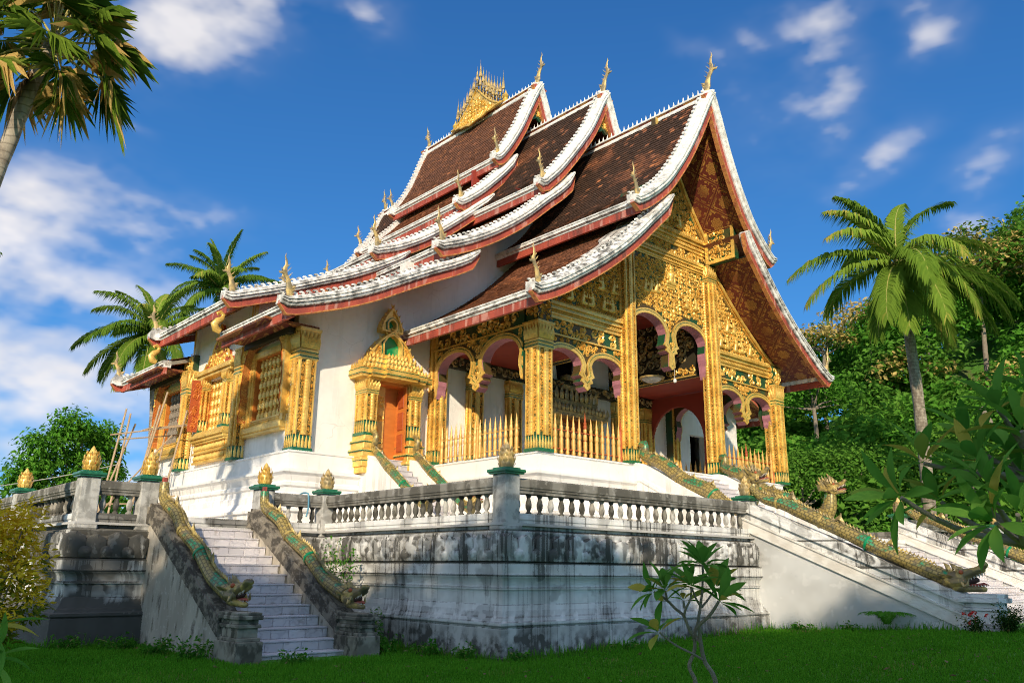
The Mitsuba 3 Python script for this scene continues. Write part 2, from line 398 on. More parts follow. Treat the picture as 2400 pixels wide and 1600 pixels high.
def f_buff(p, n, uv):
    s = p.y * 1.0 + p.x * .2
    a = fbm(s * 3, p.z * 1.2, 3.3, 4); d = fbm(p.y * 7, p.x * 7, p.z * 2.2, 4); e = fbm(p.y * 14, p.z * 14, 2.2, 3)
    c = mix((.47, .43, .36), (.36, .325, .27), smoothstep(.35, .65, a))
    c = mix(c, (.10, .088, .07), smoothstep(.52, .72, d) * .75)
    return mix(c, (.55, .52, .47), smoothstep(.60, .75, e) * .4)
principled('buff_render', f_buff, .9, bump=lambda p, n, uv: fbm(p.y * 8, p.x * 8, p.z * 8, 4), bscale=.014)
def f_coping(p, n, uv):
    d = fbm(p.y * 6, p.x * 12, p.z * 6, 4); e = fbm(p.y * 19, p.x * 19, p.z * 19, 3)
    c = mix((.22, .195, .155), (.07, .062, .05), smoothstep(.38, .60, d))
    return mix(c, (.36, .33, .28), smoothstep(.6, .75, e) * .35)
principled('mossy_coping', f_coping, .95)
def f_greywall(p, n, uv):
    a = fbm(p.y * .8, p.z * 1.0, 5.2, 4); d = fbm(p.y * 3, p.z * 2.2, 1.1, 4)
    c = mix((.58, .59, .585), (.46, .465, .455), smoothstep(.35, .68, a))
    c = mix(c, (.25, .235, .19), smoothstep(.55, .2, p.z) * smoothstep(.35, .6, d) * .8)
    u = (p.z - (.62 - .44 * p.y))          # dirt that runs down below the sloping band
    c = mix(c, (.20, .185, .15), smoothstep(1.0, 1.9, u) * smoothstep(.48, .64, d) * .75)
    return mix(c, (.66, .66, .65), smoothstep(.62, .76, fbm(p.y * 6, p.z * 6, 9.1, 3)) * .35)
principled('grey_render', f_greywall, .85, bump=lambda p, n, uv: fbm(p.y * 3, p.z * 3, p.x, 4), bscale=.01)
def f_band(p, n, uv):
    d = fbm(p.y * 4, p.x * 4, p.z * 4, 4)
    c = mix((.74, .715, .66), (.62, .58, .52), smoothstep(.4, .68, d))
    return mix(c, (.10, .10, .09), smoothstep(.3, .9, n.z) * smoothstep(.36, .6, d) * .8)
principled('cream_band', f_band, .8)
def f_tile(p, n, uv):
    r, s = uv.x, uv.y
    a = fbm(p.x * .55, p.y * .55, p.z * .55, 4)
    c = mix((.30, .115, .055), (.17, .07, .04), r)
    c = mix(c, (.50, .19, .075), smoothstep(.80, .97, r) * .8)
    k = s * dr.clip(.55 + 1.2 * smoothstep(.28, .52, a) + .5 * (cell_rand(r * 997, 3, 1) - .5), 0, 1)
    k = k * smoothstep(.99, .86, cell_rand(r * 613, 5, 2))
    return mix(c, (.024, .017, .012), k * .94)
principled('roof_tile', f_tile, .75, 0, .35)
def f_soffit(p, n, uv):
    # stencilled gold lozenges and rosettes on dark red paint: flat print
    u, v = uv.x, uv.y
    a, b = (u + v) * .72, (u - v) * .72
    ia, ib = dr.floor(a), dr.floor(b); fa, fb = a - ia - .5, b - ib - .5
    r = dr.sqrt(fa * fa + fb * fb); th = dr.atan2(fb, fa)
    m = dr.maximum(dr.abs(fa), dr.abs(fb))
    line = smoothstep(.015, .0, dr.abs(m - .455))
    band = smoothstep(.44, .42, m) * smoothstep(.34, .36, m)
    ros = smoothstep(.02, -.02, r - (.25 + .035 * dr.cos(th * 8))) * (.35 + .65 * smoothstep(-.2, .3, dr.cos(r * 75) * dr.cos(th * 8)))
    det = smoothstep(.45, .6, noise(u * 17, v * 17, 1.0))
    g = dr.clip(line + band * .9 * det + ros, 0, 1)
    wear = smoothstep(.30, .5, fbm(u * 1.3, v * 1.3, 4.0, 3))
    return mix(mix((.165, .032, .018), (.11, .022, .014), fbm(u * 3, v * 3, 1.0, 3)), (.50, .26, .055), g * (.35 + .5 * wear))
principled('stencilled_soffit', f_soffit, .55)
principled('red_ceiling', lambda p, n, uv: mix((.33, .045, .028), (.24, .035, .022), fbm(p.x * 2, p.y * 2, p.z, 3)), .6)
def f_redwood(p, n, uv):
    g = fbm(p.x * 4, p.y * 4, p.z * 14, 3)
    return mix((.46, .10, .022), (.32, .06, .018), g)
principled('red_lacquer', f_redwood, .45)
def f_orange(p, n, uv):
    g = fbm(p.x * 3, p.y * 3, p.z * 9, 3)
    return mix((.62, .21, .035), (.46, .13, .025), g)
principled('orange_lacquer', f_orange, .4)
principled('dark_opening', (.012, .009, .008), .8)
principled('pink_edge', lambda p, n, uv: mix((.46, .20, .25), (.34, .13, .16), fbm(p.x * 6, p.y * 6, p.z * 9, 3)), .7)
def f_naga(p, n, uv):
    # uv.x runs along the body in metres, uv.y round it (0.5 is the spine)
    k = fbm(p.x * 3, p.y * 3, p.z * 3, 4)
    a, b = uv.x * 8.0, uv.y * 12.0
    fa = a + dr.select(b - 2 * dr.floor(b / 2) >= 1, .5, 0.0)
    ca, cb = fa - dr.floor(fa) - .5, b - dr.floor(b) - .5
    edge = smoothstep(.30, .46, dr.maximum(dr.abs(ca), dr.abs(cb)))
    spine = smoothstep(.27, .20, dr.abs(uv.y - .5))
    g = mix((.015, .20, .085), (.05, .32, .15), cell_rand(dr.floor(fa), dr.floor(b), 2))
    sc = mix((.22, .17, .055), (.44, .33, .10), k)
    c = mix(sc, g, spine * smoothstep(.50, .40, k))
    c = mix(c, mix((.05, .05, .02), (.16, .12, .04), k), edge * .92)
    return mix(c, (.10, .09, .065), smoothstep(.54, .70, fbm(p.x * 7, p.y * 7, p.z * 7, 3)) * .6)
principled('naga_scales', f_naga, .38, .15, .6)
def f_nagah(p, n, uv):
    k = fbm(p.x * 8, p.y * 8, p.z * 8, 4)
    c = mix((.46, .34, .10), (.20, .155, .065), smoothstep(.36, .58, k))
    return mix(c, (.07, .065, .05), smoothstep(.54, .72, fbm(p.x * 5, p.y * 5, p.z * 5, 3)) * .6)
principled('naga_gold', f_nagah, .42, .2, .6)
principled('dark_mouth', (.05, .022, .018), .7)
principled('tongue_red', (.33, .07, .05), .5)
principled('tooth_white', (.65, .61, .5), .5)
principled('emerald', (.0, .22, .08), .25, 0, .6)
def f_bamboo(p, n, uv): return mix((.46, .34, .20), (.30, .21, .13), fbm(p.x * 7, p.y * 7, p.z * 5, 3))
principled('bamboo', f_bamboo, .6)
principled('blue_plastic', (.10, .28, .38), .4)
principled('rope_grey', (.45, .43, .40), .8)
def f_bark(p, n, uv): return mix((.30, .255, .20), (.15, .125, .095), fbm(p.x * 9, p.y * 9, p.z * 6, 4))
principled('bark', f_bark, .9)
def f_palmbark(p, n, uv):
    ring = smoothstep(.35, .5, dr.abs((p.z * 5.5 + .6 * noise(p.x * 5, p.y * 5, p.z)) - dr.floor(p.z * 5.5 + .6 * noise(p.x * 5, p.y * 5, p.z)) - .5))
    k = fbm(p.x * 7, p.y * 7, p.z * 3, 4)
    return mix(mix((.38, .33, .26), (.22, .18, .14), smoothstep(.35, .65, k)), (.10, .08, .06), ring * .6)
principled('palm_bark', f_palmbark, .9)
def lf(a, b, c=None, cut=.85):
    def fn(p, n, uv):
        q = mix(a, b, uv.x)
        return q if c is None else mix(q, c, smoothstep(cut, min(cut + .1, 1), uv.y))
    return fn
leaf('palm_leaf', lf((.075, .17, .018), (.24, .36, .05), (.42, .38, .08), .74))
leaf('palmyra_leaf', lf((.05, .12, .016), (.19, .28, .035), (.60, .42, .15), .64))
leaf('tree_leaf', lf((.055, .17, .02), (.17, .36, .05)))
leaf('bright_leaf', lf((.05, .19, .018), (.15, .37, .045)))
leaf('flower_leaf', lf((.05, .14, .018), (.13, .24, .035), (.62, .48, .16), .40))
leaf('frangipani_leaf', lf((.07, .24, .03), (.20, .42, .07), (.52, .44, .08), .80), .7, .4)
leaf('croton_leaf', lf((.09, .15, .015), (.28, .30, .03), (.80, .60, .04), .30))
leaf('weed_leaf', lf((.03, .15, .014), (.11, .32, .03)))
leaf('grass_blade', lf((.055, .23, .012), (.15, .42, .028), (.33, .33, .09), .90), .8)
leaf('dry_frond', lf((.20, .13, .07), (.33, .24, .14)))
principled('petal_red', (.55, .03, .02), .6)
def f_ground(p, n, uv):
    k = fbm(p.x * .9, p.y * .9, 1.0, 4); d = fbm(p.x * 7, p.y * 7, 2.0, 4)
    c = mix((.04, .14, .012), (.075, .21, .02), d)
    return mix(c, (.11, .085, .045), smoothstep(.60, .75, k) * .6)
principled('lawn', f_ground, .95)
def f_paving(p, n, uv): return mix((.50, .49, .47), (.36, .35, .33), fbm(p.x * 2, p.y * 2, 1.0, 4))
principled('floor_paving', f_paving, .8)
def f_hill(p, n, uv): return mix((.018, .045, .010), (.035, .075, .016), fbm(p.x * .5, p.y * .5, p.z * .5, 4))
principled('hill_soil', f_hill, .95)

principled('wet_soil', lambda p, n, uv: mix((.07, .055, .035), (.035, .05, .015), fbm(p.x * 4, p.y * 4, 1.0, 4)), .95)
principled('fence_gold', lambda p, n, uv: mix((.78, .47, .13), (.52, .28, .07), fbm(p.x * 9, p.y * 9, p.z * 7, 3)), .45, .15)

principled('mortar_verge', lambda p, n, uv: mix(mix((.52, .50, .46), (.33, .31, .28), smoothstep(.35, .6, fbm(p.x * 3, p.y * 3, p.z * 3, 4))), (.05, .047, .04), smoothstep(.50, .66, fbm(p.x * 5, p.y * 5, p.z * 5, 4)) * .85), .9)

principled('mossy_stone', lambda p, n, uv: mix(mix((.30, .275, .22), (.17, .155, .12), smoothstep(.35, .6, fbm(p.x * 5, p.y * 5, p.z * 3, 4))), (.045, .042, .03), smoothstep(.48, .64, fbm(p.x * 8, p.y * 8, p.z * 4, 4)) * .8), .9)

# ---------------------------------------------------------------- ground
def ground_z(x, y):
    x, y = np.asarray(x, float), np.asarray(y, float)
    k = np.clip((x - 2) / 6, 0, 1)
    g = .022 * np.clip(x, 0, 30) + .055 * k * np.clip(-y, 0, 5)
    far = np.hypot(x - 8, y - 8)
    return g * np.clip((60 - far) / 25, 0, 1)
def hill_z(x, y):
    """the wooded hill behind the temple, to the right"""
    x, y = np.asarray(x, float), np.asarray(y, float)
    s = (x + 10) * .913 + (y + 12) * .407; l = (x + 10) * .407 - (y + 12) * .913
    t = np.clip((s - 50) / 52, 0, 1)
    q = np.stack([x * .05, y * .05, 0 * x], -1)
    return np.clip(22 + .60 * l, 5, 40) * t * t * (3 - 2 * t) * (.85 + .3 * meshkit.fbm(q, 3, 5)) * np.clip((60 + l) / 30, 0, 1)
def base_z(x, y): return ground_z(x, y) + hill_z(x, y)
xs = np.unique(np.r_[np.linspace(-900, -60, 14), np.linspace(-60, 160, 111), np.linspace(160, 1200, 16)])
ys = np.unique(np.r_[np.linspace(-900, -60, 14), np.linspace(-60, 160, 111), np.linspace(160, 1200, 16)])
gx, gy = np.meshgrid(xs, ys, indexing='ij'); gz = base_z(gx, gy)
i, j = np.meshgrid(np.arange(len(xs) - 1), np.arange(len(ys) - 1), indexing='ij'); n_ = len(ys)
q_ = np.stack([i * n_ + j, (i + 1) * n_ + j, (i + 1) * n_ + j + 1, i * n_ + j + 1], -1).reshape(-1, 4)
m = MB(); m.add(np.stack([gx, gy, gz], -1).reshape(-1, 3), q_)
put(None, 'ground', m, 'lawn', True, kind='structure')

# ---------------------------------------------------------------- terrace
XC, YC, ZT = 13.78, 18.0, 2.5
YL = 7.05
OUT = [(-5.8, 46), (-5.8, YL), (0, YL), (0, 0), (2 * XC, 0), (2 * XC, 46)]
PROF = [(0.03, -.4), (.03, .05), (-.02, .07), (-.03, .55), (-.055, .57), (-.015, .60), (-.015, .655), (-.09, .675), (-.12, .73), (-.17, .76), (-.23, .86), (-.265, .95), (-.29, .97), (-.28, 1.225), (-.23, 1.24), (-.23, 1.285),
        (-.265, 1.29), (-.262, 1.33), (-.245, 1.39), (-.21, 1.44), (-.165, 1.47), (-.165, 1.495), (-.135, 1.50), (-.135, 1.52), (-.16, 1.525), (-.16, 1.74), (-.25, 1.75), (-.22, 1.82), (-.22, 2.04), (-.30, 2.22), (-.27, 2.27), (-.25, 2.33),
        (-.45, 2.38), (-.45, 2.56), (-.42, 2.58), (-.42, 2.655), (-.44, 2.70), (-.80, 2.70), (-.80, 2.45)]
tr = thing('temple_terrace', 'tall weathered white masonry terrace with lotus petal band and stone balustrade below the temple', 'terrace')
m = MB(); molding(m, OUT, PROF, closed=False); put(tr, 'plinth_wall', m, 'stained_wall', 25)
m = MB(); P = offset_path(OUT, -.3, False); m.slab(Polygon(P), lambda V: np.c_[V[:, 0], V[:, 1], V[:, 2]], ZT - .05, ZT); put(tr, 'floor', m, 'floor_paving')
# lotus petals, one by one
def petal(w, h, bulge, lip):
    m = MB(); nv, nu = 7, 5; R = []
    for v in np.linspace(0, 1, nv):
        hw = w * (.62 + .38 * math.sin(min(1, v * 1.55) * math.pi / 2)) * (1 if v < .72 else math.sqrt(max(0.02, 1 - ((v - .72) / .285) ** 2)))
        b = bulge * math.sin(math.pi * (.12 + .68 * v)) + lip * max(0, (v - .72) / .28) ** 1.5
        u = np.linspace(-1, 1, nu)
        R.append(np.c_[u * hw, np.full(nu, v * h), b * (1 - .75 * u ** 2) + .03 * (np.abs(u) > .9)])
    R = np.array(R)
    m.loft(R, closed=False, caps=(False, False))
    S = R.copy(); S[:, :, 2] = -.09
    for e in (0, -1):
        m.loft(np.stack([R[:, e], S[:, e]], 0), closed=False, caps=(False, False))
    m.loft(np.stack([R[-1], S[-1]], 0), closed=False, caps=(False, False))
    return m
def petal_variant(w, h, b, l, mat, parent):
    return mikit.ply(petal(w, h, b, l).get()[:2], mat, smooth=50)
big = [petal_variant(.225, .52, .15, .05, 'stained_wall', tr), petal_variant(.215, .50, .135, .07, 'stained_wall', tr)]
small = petal_variant(.125, .24, .13, .02, 'stained_wall', tr)
def petal_row(p0, p1, pitch, nrm, rng):
    p0, p1 = np.array(p0, float), np.array(p1, float); L = np.linalg.norm(p1 - p0); n = int(round(L / pitch)); e = (p1 - p0) / L
    for k in range(n + 1):
        for sm in (0, 1):
            if sm and k == n: continue
            c = p0 + e * (k + .5 * sm) * L / n
            ou = np.array(nrm, float)
            s = 1 + .05 * rng.normal()
            M = np.eye(4); M[:3, 0] = [*(e * s), 0]; M[:3, 1] = [0, 0, 1 + .02 * rng.normal()]; M[:3, 2] = [*(ou * s), 0]; M[:3, 3] = [*(c - ou * (.20 if not sm else .17)), 1.765]
            key = numbered(tr + '__lotus_petal'); scene[key] = {**(small if sm else big[k % 2]), 'to_world': T(M.tolist())}
rng = np.random.default_rng(4)
petal_row((.30, 0), (8.72, 0), .47, (0, -1), rng)
petal_row((0, 6.9), (0, .30), .47, (-1, 0), rng)
petal_row((-5.5, YL), (-4.2, YL), .47, (0, -1), rng)
petal_row((-5.8, 17), (-5.8, YL + .3), .47, (-1, 0), rng)
# pillars with green caps and gold bud finials
bud_prof = [(.0, 0), (.10, .0), (.125, .03), (.15, .09), (.158, .16), (.15, .23), (.125, .30), (.095, .36), (.07, .42), (.055, .48), (.03, .53), (.0, .565)]
def bud_mesh():
    m = MB(); m.lathe(bud_prof, n=14)
    for ring, (z, r, n, h) in enumerate([(.03, .135, 9, .15), (.13, .150, 9, .15), (.24, .135, 8, .14), (.34, .095, 7, .13)]):
        for k in range(n):
            a = 2 * np.pi * (k + .5 * (ring % 2)) / n; ca, sa = math.cos(a), math.sin(a); w = np.pi * r / n
            pt = lambda rr, t, zz: [rr * ca - t * sa, rr * sa + t * ca, zz]
            V = [pt(r + .005, -w, z), pt(r + .005, w, z), pt(r + .032, w * .8, z + h * .5), pt(r + .022, 0, z + h), pt(r + .032, -w * .8, z + h * .5), pt(r + .048, 0, z + h * .45)]
            m.add(V, [[0, 1, 5], [1, 2, 5], [2, 3, 5], [3, 4, 5], [4, 0, 5]])
    return m
BUD = {}
for mat in ('gold', 'gold_old'):
    BUD[mat] = mikit.ply(bud_mesh().get()[:2], mat, smooth=35)
def pillar(parent, x, y, z0, z1, w=.40, budmat='gold_old', mat='pillar_concrete'):
    m = MB(); h = w / 2; m.box(x - h, x + h, y - h, y + h, z0, z1, .02); m.box(x - h - .04, x + h + .04, y - h - .04, y + h + .04, z0 - .02, z0 + .10, .03)
    k = put(parent, 'pillar', m, mat, False)
    m = MB(); c = h + .085; m.box(x - c + .03, x + c - .03, y - c + .03, y + c - .03, z1, z1 + .03); m.box(x - c, x + c, y - c, y + c, z1 + .028, z1 + .095, .025); m.box(x - h, x + h, y - h, y + h, z1 + .09, z1 + .13)
    put(k, 'cap', m, 'green_glass')
    key = numbered(k + '__bud_finial'); scene[key] = {**BUD[budmat], 'to_world': T().translate([x, y, z1 + .115])}
    return k
PZ0, PZ1 = 2.37, 3.45
for (x, y, bm) in [(.56, .53, 'gold_old'), (.52, YL + .55, 'gold_old'), (-1.22, YL + .55, 'gold'), (-4.02, YL + .55, 'gold'), (-5.27, YL + .55, 'gold'), (-5.27, 13.5, 'gold'), (-5.27, 19.6, 'gold'), (9.18, .60, 'gold_old'), (18.38, .60, 'gold_old'), (27.0, .55, 'gold_old'), (27.0, 7.5, 'gold_old'), (27.0, 14.5, 'gold_old')]:
    pillar(tr, x, y, PZ0, PZ1, budmat=bm)
# rails and balusters
bal_prof = [(.0, 0), (.062, 0), (.062, .035), (.038, .05), (.034, .075), (.052, .10), (.066, .15), (.068, .19), (.058, .245), (.042, .30), (.036, .335), (.05, .35), (.05, .362), (.06, .37), (.064, .40), (0, .40)]
mm = MB(); mm.lathe(bal_prof, n=10)
BAL = [mikit.ply(mm.get()[:2], 'baluster_stone_%d' % i, smooth=40) for i in range(4)]
def rail_run(p0, p1, n, rng):
    p0, p1 = np.array(p0, float), np.array(p1, float); e = (p1 - p0) / np.linalg.norm(p1 - p0)
    m = MB(); molding(m, [p0, p1], [(-.14, 3.10), (.14, 3.10), (.14, 3.15), (.165, 3.165), (.165, 3.20), (.19, 3.22), (.19, 3.36), (.16, 3.395), (-.16, 3.395), (-.19, 3.36), (-.19, 3.22), (-.165, 3.20), (-.165, 3.165), (-.14, 3.15), (-.14, 3.10)], closed=False)
    put(tr, 'handrail', m, 'rail_concrete', 25)
    for k in range(n):
        c = p0 + (p1 - p0) * (k + .5) / n
        key = numbered(tr + '__baluster'); scene[key] = {**BAL[rng.choice(4, p=[.38, .22, .18, .22])], 'to_world': T().translate([c[0], c[1], 2.70]).rotate([0, 0, 1], float(rng.uniform(0, 30)))}
rng = np.random.default_rng(12)
rail_run((.76, .60), (8.98, .60), 26, rng)
rail_run((.60, YL + .36), (.60, .76), 24, rng)
rail_run((-1.02, YL + .57), (.32, YL + .57), 4, rng)
rail_run((-5.07, YL + .57), (-4.22, YL + .57), 3, rng)
rail_run((-5.25, 13.3), (-5.25, YL + .76), 18, rng)
rail_run((-5.25, 19.4), (-5.25, 13.7), 18, rng)
rail_run((-5.25, 34), (-5.25, 19.8), 4, rng)
rail_run((18.6, .60), (26.8, .60), 22, rng)
rail_run((27.0, .7), (27.0, 7.3), 18, rng)
rail_run((27.0, 7.7), (27.0, 14.3), 18, rng)

# ---------------------------------------------------------------- staircases
def tile_row(mb_list, key, x0, x1, y, z0, z1, w, rng, off=0.0):
    """marble riser tiles, each a part"""
    x = x0 - off * w
    while x < x1 - .02:
        a, b = max(x, x0) + .004, min(x + w, x1) - .004
        if b - a > .03:
            m = MB(); dy = rng.uniform(0, .004)
            m.box(a, b, y - .016 - dy, y + .01, z0 + .004, z1 - .004, .004, uv=(rng.random(), rng.random()))
            put(key, 'tile', m, 'marble')
        x += w
def stair(name, x0, x1, ys, run, zs, rise, n, label, tiles, rng, depth=.9):
    st = thing(name, label, 'staircase')
    for k in range(n):
        y, z = ys + run * k, zs + rise * k
        m = MB(); m.box(x0, x1, y, y + run + (.02 if k < n - 1 else depth), z - rise * (1 if k else 2.2), z - .036)
        s = put(st, 'step', m, 'mortar')
        m = MB(); m.box(x0, x1, y - .035, y + run + (.0 if k < n - 1 else depth), z - .034, z, .008, uv=(rng.random(), rng.random())); put(s, 'tread', m, 'marble')
        tile_row(None, s, x0, x1, y, z - rise, z - .036, tiles, rng, rng.uniform(0, 1))
    return st
rng = np.random.default_rng(31)
side_st = stair('side_staircase', -3.62, -1.60, 2.70, .378, .09, .1965, 13, 'flight of marble tiled steps between two scaly serpents, left of the terrace corner', .37, rng)
front_st = stair('front_staircase', 9.38, 18.18, -5.05, .445, .42, .173, 13, 'wide flight of pale tiled steps behind the long sloping white wall on the right', .62, rng)
PYZ = lambda x0: (lambda V: np.c_[x0 + V[:, 2], V[:, 0], V[:, 1]])
def side_rail(st, xa, xb, zped, mat_wall, outer):
    # wall, coping and pedestal
    m = MB(); m.slab(Polygon([(7.6, -.2), (7.6, 2.62), (7.15, 2.55), (2.95, .40), (2.75, .30), (2.75, -.2)]), PYZ(xa + .04), 0, xb - xa - .08); w = put(st, 'stringer_wall', m, mat_wall)
    m = MB(); m.slab(Polygon([(7.5, 2.52), (7.15, 2.50), (3.05, .40), (3.05, .70), (7.1, 2.84), (7.5, 2.90)]), PYZ(xa - .02), 0, xb - xa + .04); m.slab(Polygon([(7.46, 2.90), (7.1, 2.84), (3.05, .70), (3.05, .76), (7.08, 2.91), (7.46, 2.97)]), PYZ(xa + .03), 0, xb - xa - .06)
    put(st, 'coping', m, 'mossy_coping')
    m = MB(); cx = (xa + xb) / 2
    for (h, a, b) in ((.27, -.3, .36), (.235, .36, .42), (.20, .42, zped - .26), (.235, zped - .26, zped - .20), (.20, zped - .20, zped - .12), (.255, zped - .12, zped - .05), (.235, zped - .05, zped)):
        m.box(cx - h * .92, cx + h * .92, 2.58 - h * 1.5, 2.74 + h * 1.3, a, b + .002, .012)
    put(st, 'pedestal', m, 'mossy_stone')
side_rail(side_st, -4.02, -3.60, .84, 'buff_render', 1)
side_rail(side_st, -1.62, -1.20, .76, 'buff_render', 0)
def front_rail(st, xa, xb):
    sl = (1.14 - 3.32) / (-4.65 - .56); L = lambda y, dz: (y, 3.32 + sl * (y - .56) + dz)
    m = MB(); m.slab(Polygon([(1.2, -.2), (1.2, 2.6), L(.5, -.62), L(-4.75, -.62), (-4.75, -.2)]), PYZ(xa + .06), 0, xb - xa - .12); put(st, 'stringer_wall', m, 'grey_render')
    m = MB(); m.slab(Polygon([L(.62, -.66), L(-4.72, -.66), L(-4.72, -.36), L(.62, -.36)]), PYZ(xa), 0, xb - xa); m.slab(Polygon([L(.62, -.38), L(-4.72, -.38), L(-4.72, -.33), L(.62, -.33)]), PYZ(xa - .03), 0, xb - xa + .06)
    put(st, 'lower_band', m, 'cream_band')
    m = MB(); m.slab(Polygon([L(.62, -.33), L(-4.72, -.33), L(-4.72, -.13), L(.62, -.13)]), PYZ(xa + .02), 0, xb - xa - .04); m.slab(Polygon([L(.62, -.14), L(-4.72, -.14), L(-4.72, -.07), L(.62, -.07)]), PYZ(xa - .05), 0, xb - xa + .10); m.slab(Polygon([L(.7, -.08), L(-4.72, -.08), L(-4.72, .08), L(.7, .08)]), PYZ(xa - .02), 0, xb - xa + .04)
    put(st, 'coping', m, 'stained_wall')
    m = MB(); cx = (xa + xb) / 2; z = 1.22
    for (h, a, b) in ((.40, -.3, .55), (.34, .55, .62), (.29, .62, z - .34), (.33, z - .34, z - .28), (.29, z - .28, z - .18), (.38, z - .18, z - .08), (.33, z - .08, z)):
        m.box(cx - h, cx + h, -5.10 - h * .9, -5.08 + h * 1.2, a, b + .002, .015)
    put(st, 'pedestal', m, 'stained_wall')
front_rail(front_st, 8.96, 9.40); front_rail(front_st, 18.16, 18.60)

# ---------------------------------------------------------------- naga statues
import manifold3d as m3
def hullset(groups, edge=.05, taubin=12):
    out = None
    for g in groups:
        hs = []
        for c, r in g:
            s = trimesh.creation.icosphere(2, r); s.apply_translation(c); hs.append(m3.Manifold(m3.Mesh(np.asarray(s.vertices, np.float32), np.asarray(s.faces, np.uint32))))
        h = m3.Manifold.batch_hull(hs)
        out = h if out is None else out + h
    out = out.refine_to_length(edge)
    mm = out.to_mesh(); t = trimesh.Trimesh(mm.vert_properties[:, :3], mm.tri_verts, process=True)
    trimesh.smoothing.filter_taubin(t, lamb=.5, nu=.52, iterations=taubin)
    return np.array(t.vertices), np.array(t.faces)
def fin(mb, base, along, up, L, h, lean=.3, t=.03):
    """a flame-shaped blade: base point, direction along the body, up"""
    base, along, up = (np.array(v, float) for v in (base, along, up)); nn = np.cross(along, up); nn = nn / np.linalg.norm(nn) * t
    prof = [(-.5, 0), (-.42, .35), (-.2, .75), (.0 + lean, 1.0), (.12 + lean * .5, .62), (.35, .35), (.5, 0)]
    C = np.array([base + along * L * a + up * h * b for a, b in prof]); m_ = base + up * h * .38 + along * L * lean * .1
    V = np.vstack([C, [m_ + nn], [m_ - nn]]); k = len(C)
    mb.add(V, [[i, i + 1, k] for i in range(k - 1)] + [[i + 1, i, k + 1] for i in range(k - 1)])
def naga(label, path, rad, head_at, fwd, up, scale, tail=True, crest='back', group=None, fins=(.25, .5, .75), open_=1.0):
    k = thing('naga_statue', label, 'statue', group)
    P = smooth_path(path, 60); s = np.linspace(0, 1, 60)
    R = np.interp(s, np.linspace(0, 1, len(rad)), rad)
    rings = tube_rings(P, R, 14, .92)
    # uv: metres along, angle round the body with the spine at .5
    Ls = np.r_[0, np.cumsum(np.linalg.norm(np.diff(P, axis=0), axis=1))]
    mid = rings.mean(1, keepdims=True); d = rings - mid; up0 = np.array([0, 0, 1.0]); t = np.gradient(P, axis=0); t /= np.linalg.norm(t, axis=1, keepdims=True)
    side = np.cross(t, up0); side /= np.linalg.norm(side, axis=1, keepdims=True) + 1e-9; uu = np.cross(side, t)
    ang = np.arctan2((d * side[:, None]).sum(-1), (d * uu[:, None]).sum(-1)) / (2 * np.pi) + .5
    m = MB(); m.loft(rings, caps=(True, True)); uv = np.stack([np.repeat(Ls[:, None], 14, 1), ang], -1).reshape(-1, 2)
    m.U[0] = uv
    put(k, 'body', m, 'naga_scales', True)
    for f in fins:
        i = int(f * 59); m = MB(); fin(m, P[i] + uu[i] * R[i] * .8, t[i], uu[i], .34 * scale, .30 * scale, -.15, .05); put(k, 'dorsal_fin', m, 'naga_gold')
    m = MB()
    for i in range(4, 56):
        fin(m, P[i] + uu[i] * R[i] * .92, t[i], uu[i], .10 * scale + .05, .085 * scale + .03, -.2, .022)
    kk = put(k, 'spine_ridge', m, 'naga_gold'); labels[kk] = {'kind': 'stuff', 'label': 'low ridge of small scales along the back'}
    for f in (.18, .42, .66):
        i = int(f * 59); m = MB(); m.loft(np.linspace(P[i] - t[i] * .035, P[i] + t[i] * .035, 3)[:, None] + (rings[i] - mid[i])[None] * np.array([1.08, 1.16, 1.08])[:, None, None], caps=(False, False)); put(k, 'collar_band', m, 'emerald' if f > .6 else 'naga_gold', True)
    if tail:
        m = MB(); p = P[0]; m.box(p[0] - R[0] * .55, p[0] + R[0] * .55, p[1] - .03, p[1] + .06, p[2] - R[0], p[2] + R[0] * 1.1, .02); put(k, 'tail_end', m, 'red_fascia')
    # head: local axes f (forward), s (side), u (up)
    f_ = np.array(fwd, float); f_ /= np.linalg.norm(f_); u_ = np.array(up, float); u_ -= f_ * (u_ @ f_); u_ /= np.linalg.norm(u_); s_ = np.cross(f_, u_)
    H = np.array(head_at, float)
    W = lambda V: H + scale * (np.asarray(V)[:, 0:1] * f_ + np.asarray(V)[:, 1:2] * s_ + np.asarray(V)[:, 2:3] * u_)
    o = open_
    up_g = [[((-.30, 0, .02), .20), ((-.05, 0, .08), .20)], [((-.05, 0, .10), .18), ((.16, 0, .13 * o), .13)], [((.16, 0, .13 * o), .125), ((.42, .05, .20 * o), .085), ((.42, -.05, .20 * o), .085)], [((.42, .05, .20 * o), .08), ((.50, .045, .27 * o + .02), .075), ((.50, -.045, .27 * o + .02), .075)],
            [((-.02, .11, .20), .075), ((-.02, -.11, .20), .075)], [((-.20, .12, -.03), .12), ((.02, .11, -.02), .10), ((-.20, -.12, -.03), .12), ((.02, -.11, -.02), .10)]]
    lo_g = [[((-.16, .07, -.13), .11), ((-.16, -.07, -.13), .11), ((.12, .06, -.17), .075), ((.12, -.06, -.17), .075)], [((.12, .05, -.17), .07), ((.12, -.05, -.17), .07), ((.42, .02, -.19), .06), ((.42, -.02, -.19), .06)]]
    V, F = hullset(up_g + lo_g, .045, 10)
    q = meshkit.fbm(V * 16, 3, 2) - .5; V = V * (1 + .05 * q[:, None])
    hd = put(k, 'head', (W(V), F), 'naga_gold', True)
    m = MB(); V, F = hullset([[((.0, 0, -.02), .11), ((.30, 0, .02), .055)]], .08, 4); m.add(W(V), F); put(hd, 'mouth_lining', m, 'dark_mouth', True)
